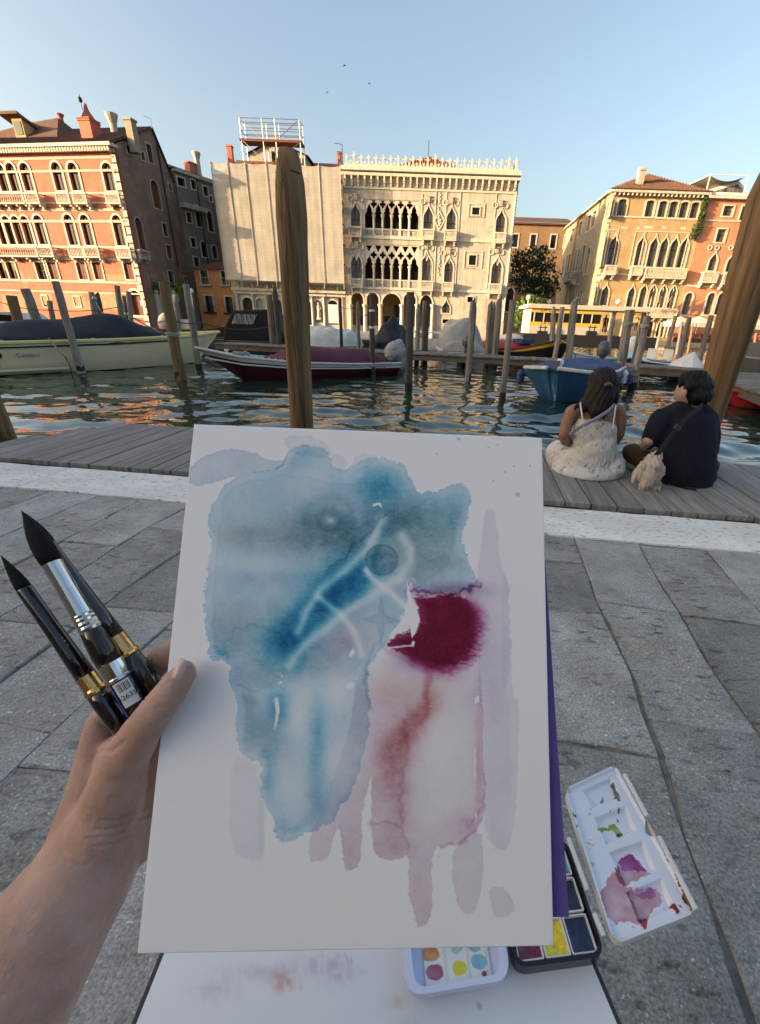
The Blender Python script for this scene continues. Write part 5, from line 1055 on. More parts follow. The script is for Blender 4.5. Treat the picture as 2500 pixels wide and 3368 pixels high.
x, y = cen(1292, 1130, 22); nb = Boat('boat under a peaked dark blue cover with raised outboard motor', x + .1, y, rad(75), 3.6, 1.6, ('antifoul', 'engine_grey', 'engine_grey'), b=(1, 1, 1, .6, .05), sh=(.4, .4, .45, .5, .6), rake=.4)
nb.tarp(.0, .98, [(0, .3), (.2, 1.15), (.4, 1.3), (.7, .9), (1, .15)], 'navy_tarp', p=.7, drop=.3, rip=.09, seed=12, n=40); nb.outboard(.3, None, .7)
x, y = cen(1512, 1140, 21.6); gb_ = Boat('white runabout under a tall grey cover, outboard facing the jetty', x, y + .6, rad(97), 3.8, 2.2, ('antifoul', 'white_hull', 'white_hull'), b=(1, 1, .95, .6, .05), sh=(.5, .5, .55, .6, .7), rake=.4, rw=.07)
gb_.tarp(.18, .98, [(.1, .05), (.24, .35), (.34, 1.2), (.5, 1.35), (.7, 1.1), (1, .2)], 'grey_tarp', p=2.6, drop=.05, rip=.07, seed=6, n=40); gb_.outboard(.1, None, .7)
MB().box(-1.95, -1.9, -.9, .9, .1, .46).build('transom_panel', 'white_paint', gb_.r)
x, y = cen(1742, 1150, 22.3); rb_ = Boat('dark hulled wooden workboat painted red and yellow', x - .2, y + .6, rad(-50), 5.6, 2.2, ('antifoul', 'antifoul', 'yellow_paint'), b=(.5, .95, 1, .78, .05), sh=(.66, .55, .62, .95, 1.35), rake=.5, flare=.7, rail='antifoul', deck='red_paint', step='yellow_paint')
rb_.tarp(.05, .55, [(.05, .2), (.3, .42), (.5, .3), (.55, .05)], 'red_paint', p=1.5, drop=.1, seed=9); MB().sphere((-.9, .1, 1.05), .45, 12, 8, (1.6, .9, .5)).build('bundle', 'pale_tarp', rb_.r, smooth=True); MB().box(-.3, .3, -.5, .5, .85, 1.05).build('crate', 'blue_tarp', rb_.r)
x, y = cen(1985, 1172, 20.5); lb = Boat('pale blue fibreglass skiff beyond the jetty', x, y, rad(-165), 3.2, 1.5, ('antifoul', 'pale_blue', 'pale_blue'), sh=(.4, .42, .45, .55, .65), rail='pale_blue', deck='white_hull', rake=.5)
MB().sphere((-1.5, -.1, .95), .36, 10, 8, (.8, .8, 1.25)).sphere((-1.65, 0, .5), .25, 10, 7, (.8, .8, 1.3)).build('wrapped_motor', 'pale_tarp', lb.r, smooth=True)
x, y = cen(2180, 1175, 18.6); kb = Boat('small black open boat with white seats beyond the jetty', x, y + .3, rad(150), 3.3, 1.5, ('antifoul', 'antifoul', 'antifoul'), sh=(.42, .42, .48, .6, .75), rail='pale_blue', deck='engine_grey', rake=.6)
for xx in (-.3, .3): MB().box(xx - .18, xx + .18, -.25, .15, .55, .6).box(xx - .18, xx + .18, -.3, -.25, .6, .95).build('seat', 'white_paint', kb.r)
MB().add([(-.2 + 1.3, -.5, .5), (1.1 + .4, -.5, .55), (1.5, .5, .55), (.3, .5, .5), (1.0, 0, .85)], [(0, 1, 4), (1, 2, 4), (2, 3, 4), (3, 0, 4)]).build('bow_cover', 'pale_blue', kb.r)
p = PY(2266, 1198, 16.3); cn = thing('covered_dinghy', 'small dinghy under a white tent-like cover', 'dinghy', (p.x, p.y, WATER)); MB().tube([(0, 0, -.15), (0, 0, .3), (0, 0, .48)], [.55, .62, .6], 14).build('hull', 'engine_grey', cn)
MB().tube([(0, 0, .46), (0, 0, .6), (.05, 0, .82), (.08, 0, .98)], [.68, .5, .22, .04], 10).build('cover', 'pale_tarp', cn)
x, y = cen(2520, 1175, 17.2); gr = Boat('grey motorboat with steering wheel and tan panel at the right jetty', x + 1.1, y, rad(185), 5, 2.1, ('antifoul', 'engine_grey', 'engine_grey'), sh=(.75, .75, .75, .8, .9), rail='steel', deck='engine_grey', rake=.4)
MB().box(-.6, 1.7, -.75, .75, .7, 1.35).build('console', 'engine_grey', gr.r); MB().box(-.2, .6, .76, .79, .75, 1.2).build('panel', 'wood_hull', gr.r); MB().tube([(1.35 + .22 * cos(a), .8, 1.0 + .22 * sin(a)) for a in [2 * PI * i / 14 for i in range(15)]], .02, 5).build('steering_wheel', 'iron', gr.r)
x, y = cen(60, 1060, 24.5); wl = Boat('white cabin cruiser moored before the salmon palace', x - .5, y, rad(4), 7.5, 2.3, ('antifoul', 'white_hull', 'white_hull'), sh=(.8, .8, .85, .95, 1.1), rail='white_hull', rake=.8)
MB().prism([(-2.6, .8), (2.0, .8), (1.2, 1.45), (-2.2, 1.45)], -.8, .8).build('cabin', 'white_hull', wl.r); 
for xx in (-1.9, -.9, .1): MB().box(xx, xx + .75, -.83, -.8, 1.02, 1.32).build('cabin_window', 'pane', wl.r)
x, y = cen(600, 1075, 34); wd = Boat('varnished brown wooden boat moored near the orange house', x, y, rad(-4), 7.5, 2.0, ('antifoul', 'wood_hull', 'wood_hull'), sh=(.7, .6, .6, .75, 1.0), rail='wood_hull', deck='wood_hull', rake=.8); MB().sphere((-1.1, 0, .95), .6, 12, 8, (1.1, 1, 1.3)).build('bundle', 'grey_tarp', wd.r, smooth=True)
x, y = cen(1200, 1094, 33); w2 = Boat('low white boat with dark green hull before the portico', x, y, rad(3), 4.4, 1.6, ('antifoul', 'shutter_green', 'white_hull'), step='white_hull', sh=(.5, .5, .5, .6, .75)); MB().box(-.6, .5, -.5, .5, .5, .95).build('cabin', 'white_hull', w2.r)
x, y = cen(1440, 1100, 30); w3_ = Boat('white flat-topped workboat behind the tied piles', x, y, rad(0), 4.2, 1.7, ('antifoul', 'white_hull', 'white_hull'), sh=(.7, .65, .65, .7, .8)); MB().box(-1.9, 1.9, -.7, .7, 1.05, 1.12).build('roof', 'white_paint', w3_.r)
for xx in (-1.7, 1.7): MB().bar((xx, -.6, .6), (xx, -.6, 1.06), .04, 5).build('roof_post', 'white_paint', w3_.r)
x, y = cen(2478, 1345, 9.6); rd = Boat('dark red boat half hidden under the right-hand jetty', x + 1.6, y + .9, rad(175), 3.4, 1.4, ('antifoul', 'red_paint', 'red_paint'), sh=(.34, .34, .34, .36, .4), rail='red_paint', deck='engine_grey')
# lines strung between piles
def line(label, pts, r=.012, mat='rope_dark'):
    P_ = []
    for i in range(len(pts) - 1):
        a, b = pts[i], pts[i + 1]
        for k in range(8): t = k / 8; q = a.lerp(b, t); q.z -= (b - a).length * .03 * 4 * t * (1 - t); P_.append(q)
    P_.append(pts[-1]); m = MB().tube(P_, r, 5); tag(m.build('mooring_line', mat), label, 'rope')
line('dark mooring line strung across the piles toward the tan pile', [PY(0, 994, 20), PY(165, 1020, 19), PY(390, 1010, 19), PY(560, 1052, 12.4), PY(660, 1062, 14), PY(900, 1068, 20.5)], .016)
line('white mooring line from the cream boat to the leaning pile', [PY(160, 1112, 12.1), PY(200, 1160, 12), PY(228, 1182, 12.1), PY(270, 1207, 12.2)], .02, 'rope')
line('loose rope end hanging beside the leaning pile', [PY(214, 1172, 12), PY(230, 1200, 12), PY(240, 1245, 12)], .014, 'rope_dark')
line('green mooring line at the maroon boat stern', [PY(1180, 1175, 14.2), PY(1205, 1195, 13.8), PY(1230, 1205, 13.8)], .016, 'rope')
line('dark line from the arcade pole to the banded pile', [PY(1118, 1010, 21), PY(1177, 1016, 20.4), PY(1223, 1020, 13.9)], .012)
line('mooring line from the yellow boat bow to the split pile', [PY(1846, 1118, 20), PY(1870, 1130, 19), PY(1884, 1152, 18.6)], .018, 'rope')
# ================================================================== FAR BANK: ferry stop, trees, terrace, lamps, people
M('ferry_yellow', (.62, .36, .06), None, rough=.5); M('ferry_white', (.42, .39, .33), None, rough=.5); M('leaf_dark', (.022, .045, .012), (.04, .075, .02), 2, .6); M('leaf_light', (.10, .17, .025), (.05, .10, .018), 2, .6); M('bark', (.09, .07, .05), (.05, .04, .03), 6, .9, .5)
M('cream_cloth', (.62, .54, .42), (.56, .48, .37), 2, .85); M('flower', (.45, .10, .12), (.25, .05, .06), 8, .7); M('globe', (.7, .66, .55), None, rough=.3); M('cloth_dark', (.02, .02, .025), None, rough=.9); M('cloth_tan', (.42, .3, .2), None, rough=.9); M('skin_far', (.35, .2, .13), None, rough=.6)
v = Fac('ferry_stop', 'yellow and white floating ferry stop with glazed waiting room', 'ferry stop', 0, 50, 0)
V_ = lambda x, y: v.L(z4(x, y)); u0 = V_(200, 1000)[0]; u1 = V_(945, 1000)[0]; us_ = V_(650, 1000)[0]; D4 = 4.0
zr1, zr0 = V_(500, 918)[1], V_(500, 938)[1]; zw1, zw0 = V_(450, 962)[1], V_(450, 1022)[1]; zy = V_(450, 1044)[1]; zp = V_(450, 1096)[1]
MB().box(u0 - .5, u1 + .3, -.3, D4 + .3, zr0, zr1).box(u0 - .2, u1, -.1, D4, zr1, zr1 + .12).build('roof', 'ferry_white', v.r)
MB().box(u0 - .8, u1 + .8, -1.2, D4 + 1, WATER - .4, zp).build('pontoon', 'antifoul', v.r)
MB().box(u0, us_, 0, .12, zp, zy).build('skirt_panel', 'ferry_white', v.r); MB().box(u0, us_, -.02, .12, zy, zw0).build('lower_band', 'ferry_yellow', v.r); MB().box(u0, us_, -.02, .12, zw1, zr0).build('upper_band', 'ferry_yellow', v.r)
MB().box(u0, us_, D4 - .1, D4, zp, zr0).box(u0, u0 + .1, .12, D4 - .1, zp, zr0).box(us_ - .1, us_, .3, D4 - .1, zp, zr0).build('wall', 'ferry_white', v.r)
n = 7
for i in range(n):
    a = u0 + .4 + (us_ - u0 - .4) * i / n; c = u0 + .4 + (us_ - u0 - .4) * (i + 1) / n; w = MB().box(a + .06, c - .06, .05, .07, zw0, zw1).build('window', 'pane', v.r); MB().box(a - .05, a + .06, -.01, .11, zw0, zw1).build('window_post', 'ferry_white', v.r)
text('stop_name', "CA' D'ORO", 'lettering', v.r, (u0 + 2.2, -.03, zw1 + .08), .5); text('stop_name', "CA' D'ORO", 'lettering', v.r, (u0 + 2.2, -.03, zy + .1), .4); text('stop_name', "CA' D'ORO", 'lettering', v.r, (V_(890, 970)[0], -.05, V_(890, 975)[1]), .4)
for x in (705, 790, 850, 938): u = V_(x, 1010)[0]; MB().box(u - .07, u + .07, .02, .16, zp, zr0).build('post', 'ferry_white', v.r)
MB().box(V_(850, 975)[0], V_(935, 975)[0], 0, .1, V_(880, 985)[1], V_(880, 962)[1]).build('sign_band', 'ferry_yellow', v.r)
MB().box(V_(715, 1020)[0], V_(745, 1020)[0], .6, .66, zp, zr0).build('door_leaf', 'ferry_white', v.r)
for x in (268, 575):
    u, w = V_(x, 1072); MB().box(u - .5, u + .5, -.9, -.4, zp, w).bar((u - .25, -.65, w), (u - .25, -.65, w + .55), .06, 6).bar((u + .25, -.65, w), (u + .25, -.65, w + .55), .06, 6).bar((u - .45, -.65, w + .35), (u + .45, -.65, w + .35), .05, 6).build('mooring_bitt', 'antifoul', v.r)
def far_person(px, py, d, h, top, legs, label):
    p = PY(px, py, d); o = thing('person', label, 'person', p); m = MB(); k = h / 1.72; X = lambda x, y, z: Vector((x * k, y * k, z * k)) + p
    m.tube([X(-.1, .05, .03), X(-.1, 0, .5), X(-.08, 0, .95)], [.06 * k, .07 * k, .1 * k], 8).tube([X(.1, -.08, .03), X(.1, -.02, .5), X(.08, 0, .95)], [.06 * k, .07 * k, .1 * k], 8).tube([X(0, 0, .85), X(0, 0, 1.15), X(0, 0, 1.42), X(0, 0, 1.55)], [.16 * k, .15 * k, .18 * k, .06 * k], 10, ell=[(.7, 1)] * 4).sphere(X(0, 0, 1.62), .11 * k, 10, 8, (.85, .95, 1.1))
    for sx in (-1, 1): m.tube([X(sx * .19, 0, 1.4), X(sx * .24, -.04, 1.12), X(sx * .2, -.16, .95)], [.06 * k, .05 * k, .04 * k], 8)
    b = blob('body', m, 'skin_far', o, .03, 3)
    me = b.data; me.materials.append(MATS[top]); me.materials.append(MATS[legs]); z0 = p.z
    for q in me.polygons: zc = (q.center.z - z0) / k; q.material_index = 0 if zc > 1.5 else (1 if zc > .9 else 2)
far_person(1984, 1093, 50.8, 1.75, 'cloth_dark', 'cloth_dark', 'person in dark clothes waiting in the ferry stop doorway'); far_person(1996, 1094, 51.2, 1.7, 'cloth_dark', 'cloth_dark', 'person in black facing the other one in the ferry stop doorway'); far_person(2088, 1090, 51, 1.65, 'cloth_tan', 'cloth_dark', 'person in tan top leaning at the ferry stop end')
# trees
def leaves(mb, c, rad_, n, size, seed, shell=.35):
    r = np.random.default_rng(seed); d = r.normal(size=(n, 3)); d /= np.linalg.norm(d, axis=1)[:, None]; q = r.uniform(shell, 1, n) ** .6
    pts = np.array(c) + d * q[:, None] * np.array(rad_)
    for p in pts:
        a = r.normal(size=3); a /= np.linalg.norm(a); b_ = np.cross(a, r.normal(size=3)); b_ /= np.linalg.norm(b_); s_ = size * r.uniform(.6, 1.3)
        mb.add([p - a * s_, p + b_ * s_ * .5, p + a * s_, p - b_ * s_ * .5], [(0, 1, 2, 3)])
def tree(label, base, clumps, trunk, mat, size, n, name='tree', seed=1):
    o = thing(name, label, 'tree', base); m = MB()
    for i, (c, rr) in enumerate(clumps): leaves(m, c, rr, int(n * (rr[0] * rr[2])), size, seed * 50 + i)
    m.build('crown', mat, o, world=True); t = MB()
    for path, rs in trunk: t.tube(path, rs, 8)
    t.build('trunk', 'bark', o, world=True, smooth=True); return o
Dt = 74.0; T = lambda x, y, dd=0: PY(*z4(x, y), Dt + dd); k = .52 * Dt / FPX * 1.0
b0 = T(215, 960); cl = []
for x, y, rx, ry in ((215, 610, 75, 60), (285, 640, 70, 65), (150, 640, 62, 55), (120, 710, 55, 60), (215, 700, 95, 70), (310, 720, 68, 65), (335, 790, 50, 50), (250, 790, 80, 55), (160, 780, 70, 55), (115, 600, 40, 35), (255, 570, 50, 32), (300, 830, 48, 36)): c = T(x, y, random.uniform(-2, 2)); cl.append((c, (rx * k, 2.8, ry * k)))
br = [([b0, T(218, 860), T(212, 780), T(215, 690)], [.38, .3, .22, .1])] + [([T(214, 800), T(x, y)], [.18, .05]) for x, y in ((150, 700), (290, 700), (250, 640), (170, 640), (320, 760))]
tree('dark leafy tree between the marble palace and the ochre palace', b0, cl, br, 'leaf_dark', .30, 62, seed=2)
c = PY(*z4(150, 940), 57); tree('sunlit light green bush beside the ferry stop', (c.x, c.y, 0), [(c, (1.1, 1, 1.5)), (c + Vector((.6, 0, 1)), (.9, .8, .9)), (c + Vector((2.4, 1, .8)), (1.2, .8, .7)), (c + Vector((-.3, 0, -1.2)), (.8, .8, .8))], [([Vector((c.x, c.y, -.4)), c], [.12, .08])], 'leaf_light', .16, 300, 'bush', 3)
# plants on walls
o = thing('vine', 'climbing vine hanging at the corner of the ochre palace', 'vine', PY(*z4(1260, 490), 61.7)); m = MB()
for x, y, rx, ry in ((1300, 270, 16, 40), (1290, 330, 18, 45), (1275, 390, 22, 45), (1250, 430, 28, 40), (1240, 465, 20, 28), (1310, 245, 12, 16)): leaves(m, PY(*z4(x, y), 61.6), (rx * .0232, .25, ry * .0232), 150, .14, x)
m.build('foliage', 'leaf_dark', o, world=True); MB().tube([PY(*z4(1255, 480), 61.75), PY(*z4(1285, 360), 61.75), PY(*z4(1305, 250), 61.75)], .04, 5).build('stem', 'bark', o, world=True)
o = thing('garden_gate', 'garden gate with white pillars and globes under a leafy pergola', 'gate', PY(*z1(1250, 1700), 57)); m = MB()
for x in range(1090, 1400, 24): leaves(m, PY(*z1(x, 1490 + 14 * sin(x)), 57), (.6, .6, .55), 130, .13, x)
m.build('pergola_leaves', 'leaf_light', o, world=True)
for x in (1110, 1220, 1345, 1475):
    p = PY(*z1(x, 1700), 57); t = PY(*z1(x, 1530), 57).z; MB().box(p.x - .3, p.x + .3, 56.7, 57.3, WATER - .1, t).build('pillar', 'stone_pale', o, world=True); MB().sphere((p.x, 57, t + .3), .3).build('globe', 'globe', o, world=True)
for x in range(1120, 1470, 9):
    p = PY(*z1(x, 1700), 57); MB().box(p.x - .02, p.x + .02, 56.98, 57.02, .3, 2.6).build('bar', 'iron', o, world=True)
p, q = PY(*z1(1110, 1680), 57), PY(*z1(1475, 1690), 57); MB().box(p.x + .31, q.x - .31, 56.85, 57.15, WATER - .1, .6).build('wall', 'stone_pale', o, world=True)
# lamps
for x, y, d, lb in ((190, 862, 56, 'tall globe lamp post at the ferry stop bush'), (757, 888, 58, 'globe lamp rising behind the ferry stop roof'), (318, 892, 58, 'low twin globe lamp above the ferry stop roof')):
    p = PY(*z4(x, y), d); o = thing('street_lamp', lb, 'lamp', (p.x, p.y, 0)); MB().lathe([(.12, -.4), (.07, .2), (.05, p.z - .3)], 8, (0, 0, 0)).build('pole', 'globe' if x == 190 else 'iron', o); MB().sphere((0, 0, p.z), .3).build('globe', 'globe', o)
# flags on the ochre palace
M('flag_red', (.40, .06, .04), None, rough=.8); M('flag_white', (.6, .55, .5), None, rough=.8); M('flag_orange', (.5, .16, .05), None, rough=.8)
for x, m1, m2, lb in ((972, 'flag_red', 'flag_white', 'red and white'), (1032, 'flag_orange', 'flag_red', 'orange and red'), (1098, 'flag_white', 'flag_red', 'pale striped')):
    a = PY(*z4(x - 22, 930), 61.2); b_ = PY(*z4(x + 10, 805), 60.0); o = thing('flag', '%s flag hanging before the gothic windows' % lb, 'flag', a); MB().bar(a, b_, .04, 5).build('pole', 'white_paint', o, world=True)
    V = []; n = 8
    for j in range(n + 1):
        for i in range(4): s_ = i / 3; p = b_.lerp(a, s_ * .35); V.append(p + Vector((-.15 * j * .3, .12 * sin(j + i * 2), -j * .24 * (1 - .25 * s_))))
    f_ = [(j * 4 + i, j * 4 + i + 1, (j + 1) * 4 + i + 1, (j + 1) * 4 + i) for j in range(n) for i in range(3)]; mm = MB().add(V, f_); mm.m = [0 if k % 3 == 0 else 1 for k in range(len(f_))]; mm.build('cloth', [m1, m2], o, world=True, smooth=True)
# restaurant terrace on the far bank
te = thing('restaurant_terrace', 'waterside restaurant terrace with flower boxes under cream awnings', 'terrace', (38, 56, 0)); pl, pr_ = PY(*z4(1110, 1130), 56), PY(*z4(1760, 1140), 56)
MB().box(pl.x, pr_.x, 56, 61.5, WATER - .2, .0).build('platform', 'stone', te, world=True)
m = MB()
for i in range(26): leaves(m, (pl.x + (pr_.x - pl.x) * (i + .5) / 26, 56.2, .75), (.5, .2, .28), 60, .12, i)
m.build('flowers', 'flower', te, world=True); MB().box(pl.x, pr_.x, 56.05, 56.35, .0, .5).build('flower_box', 'bark', te, world=True)
for x0, x1, y0, y1, lb in ((1140, 1250, 1000, 1045, 'cream awning over the terrace beside the palace water door'), (1255, 1375, 998, 1048, 'cream striped awning in the middle of the terrace'), (1590, 1720, 1005, 1062, 'cream striped awning at the far right of the terrace')):
    a, b_ = PY(*z4(x0, y1), 56.8), PY(*z4(x1, y1), 56.8); zt = PY(*z4((x0 + x1) / 2, y0), 59).z; o = thing('awning', lb, 'awning', ((a.x + b_.x) / 2, 58, 0)); z = a.z + .5; 
    MB().add([(a.x, 56.8, z), (b_.x, 56.8, z), (b_.x, 61, z), (a.x, 61, z), ((a.x + b_.x) / 2, 58.9, zt + .3), (a.x, 56.8, z - .5), (b_.x, 56.8, z - .5), (b_.x, 61, z - .5), (a.x, 61, z - .5)], [(0, 1, 4), (1, 2, 4), (2, 3, 4), (3, 0, 4), (0, 5, 6, 1), (3, 8, 5, 0), (1, 6, 7, 2)]).build('canopy', 'cream_cloth', o, world=True)
    st = MB()
    for i in range(int((b_.x - a.x) / .35)): st.box(a.x + .1 + i * .35, a.x + .25 + i * .35, 56.78, 56.795, z - .5, z - .02)
    st.build('stripe', 'ferry_white', o, world=True)
    for x in (a.x + .1, b_.x - .1): MB().bar((x, 57, 0), (x, 57, z), .04, 5).build('pole', 'white_paint', o, world=True)
# stone statue in the niche of the netted palace
p = PY(*z2(1268, 2012), 60.35); o = thing('statue', 'pale stone statue standing in a niche of the netted palace', 'statue', p); m = MB(); hh = PY(*z2(1260, 1838), 60.35).z - p.z
m.box(p.x - .28, p.x + .28, p.y - .2, p.y + .2, p.z, p.z + hh * .14).tube([p + Vector((0, 0, hh * .12)), p + Vector((0, 0, hh * .5)), p + Vector((.03, 0, hh * .75)), p + Vector((.02, 0, hh * .86))], [.24, .19, .24, .07], 10).sphere(p + Vector((0, 0, hh * .93)), .14, 8, 6).tube([p + Vector((.22, 0, hh * .76)), p + Vector((.3, -.1, hh * .6)), p + Vector((.1, -.2, hh * .55))], .07, 8)
blob('figure', m, 'stone_pale', o, .035, 3)
# birds
for i, (x, y) in enumerate(((749, 143), (803, 182), (712, 201))):
    p = PY(x * S, y * S, 45); o = thing('bird', ('swift with wings raised, highest in the sky above the scaffold', 'swift banking to the right above the marble palace', 'small swift gliding lowest above the scaffold')[i], 'bird', p); k = (.55, .5, .4)[i]
    MB().tube([(-.22 * k, 0, 0), (-.1 * k, 0, .01), (.08 * k, 0, .02), (.2 * k, 0, .03)], [.01, .05 * k, .055 * k, .012], 8).build('body', 'cloth_dark', o)
    for sy in (-1, 1): MB().add([(.1 * k, 0, .03), (-.02 * k, 0, .02), (-.2 * k, sy * .1, .36 * k * (1 if sy > 0 else -.6)), (-.02 * k, sy * .08, .2 * k * (1 if sy > 0 else -.6)), (.04 * k, 0, .055)], [(0, 1, 2, 3), (0, 3, 2, 4)]).build('wing', 'cloth_dark', o)
# ================================================================== FOREGROUND: the sheet, the hand, the brushes, the paint box
def ss(a, b, x): t = np.clip((x - a) / (b - a), 0, 1); return t * t * (3 - 2 * t)
def sdf(poly, P_):
    """signed distance to a polygon, positive inside (vectorised)"""
    poly = np.array(poly, float); n = len(poly); d = np.full(len(P_), 1e9); ins = np.zeros(len(P_), bool)
    for i in range(n):
        a, b = poly[i], poly[(i + 1) % n]; e = b - a; w = P_ - a; t = np.clip((w @ e) / (e @ e + 1e-9), 0, 1); q = w - t[:, None] * e; d = np.minimum(d, (q * q).sum(1))
        c1 = (a[1] <= P_[:, 1]) != (b[1] <= P_[:, 1])
        if abs(e[1]) > 1e-9: ins ^= c1 & (P_[:, 0] < a[0] + (P_[:, 1] - a[1]) / e[1] * e[0])
    d = np.sqrt(d); return np.where(ins, d, -d)
def seg(pts, P_):
    d = np.full(len(P_), 1e9)
    for a, b in zip(pts[:-1], pts[1:]):
        a, b = np.array(a, float), np.array(b, float); e = b - a; w = P_ - a; t = np.clip((w @ e) / (e @ e), 0, 1); d = np.minimum(d, np.linalg.norm(w - t[:, None] * e, axis=1))
    return d
def project(V):
    d = V - np.array(CAM); F_, R_, U_ = [np.array(a) for a in (cF, cR, cU)]; z = d @ F_
    return np.stack([(PPX + FPX * (d @ R_) / z) / S, (PPY - FPX * (d @ U_) / z) / S], -1)
def colour_grid(name, corners, nu, nv, colour, mat, parent=None, height=None, thick=0.0, nrm=None, mask=None):
    """grid over four corners (TL,TR,BR,BL) with pigment stored as a colour attribute"""
    TL, TR, BR, BL = [np.array(c) for c in corners]; u = np.linspace(0, 1, nu)[None, :, None]; v = np.linspace(0, 1, nv)[:, None, None]
    V = ((TL * (1 - u) + TR * u) * (1 - v) + (BL * (1 - u) + BR * u) * v).reshape(-1, 3); pp = project(V); C_ = colour(pp)
    if height is not None: V = V + np.array(nrm)[None] * height(pp)[:, None]
    i = np.arange(nu * nv).reshape(nv, nu); f = np.stack([i[:-1, :-1], i[1:, :-1], i[1:, 1:], i[:-1, 1:]], -1).reshape(-1, 4); me = bpy.data.meshes.new(name)
    if mask is not None: f = f[mask(pp[f].mean(1))]
    if thick and mask is None:
        rim = np.concatenate([i[0, :], i[1:, -1], i[-1, -2::-1], i[-2:0:-1, 0]]); N = len(V); B = V[rim] - np.array(nrm)[None] * thick; V = np.concatenate([V, B]); C_ = np.concatenate([C_, C_[rim]]); m = len(rim); j = np.arange(m)
        f = np.concatenate([f, np.stack([rim, rim[(j + 1) % m], N + (j + 1) % m, N + j], -1)])
    me.from_pydata([tuple(p) for p in V], [], [tuple(q) for q in f])
    a = me.color_attributes.new('pigment', 'FLOAT_COLOR', 'POINT'); a.data.foreach_set('color', np.concatenate([C_, np.ones((len(C_), 1))], 1).astype(np.float32).ravel())
    me.polygons.foreach_set('use_smooth', [True] * len(me.polygons)); me.materials.append(MATS[mat]); me.update(); o = bpy.data.objects.new(name, me); COL.objects.link(o)
    if parent is not None: o.parent = parent; o.matrix_parent_inverse = parent.matrix_basis.inverted()
    return o
def pigment_mat(name, rough, grain, coat=0.0):
    m = M(name, (1, 1, 1), None, rough=rough, bump=grain, bscale=900, bdist=.0006, coat=coat); n = m.node_tree.nodes; a = n.new('ShaderNodeAttribute'); a.attribute_name = 'pigment'; m.node_tree.links.new(a.outputs['Color'], n['Principled BSDF'].inputs['Base Color'])
pigment_mat('watercolour_paper', .85, .35); pigment_mat('palette_enamel', .25, 0, .3)

# ---- sheet pose (from its four corners; a 229 x 300 mm sheet)
sheetw = .229; k = sheetw / .21
cs = [Vector(c) for c in ((-.13386512, .24860702, 1.06082973), (.07589158, .25816324, 1.05754238), (.08371799, .10982773, .8266721), (-.12603871, .10027151, .82995945))]
cs = [CAM + (c - CAM) * k for c in cs]; e1 = (cs[1] - cs[0]).normalized(); e2 = (cs[3] - cs[0]); e2 = (e2 - e1 * e2.dot(e1)).normalized(); pn = e2.cross(e1)
if pn.dot(CAM - cs[0]) < 0: pn = -pn
def onsheet(xd, yd, off=0.0):
    r = ray(xd * S, yd * S); o = cs[0] + pn * off; return CAM + r * ((o - CAM).dot(pn) / r.dot(pn))
def tsheet(xd, yd): return (onsheet(xd, yd) - CAM).dot(cF)

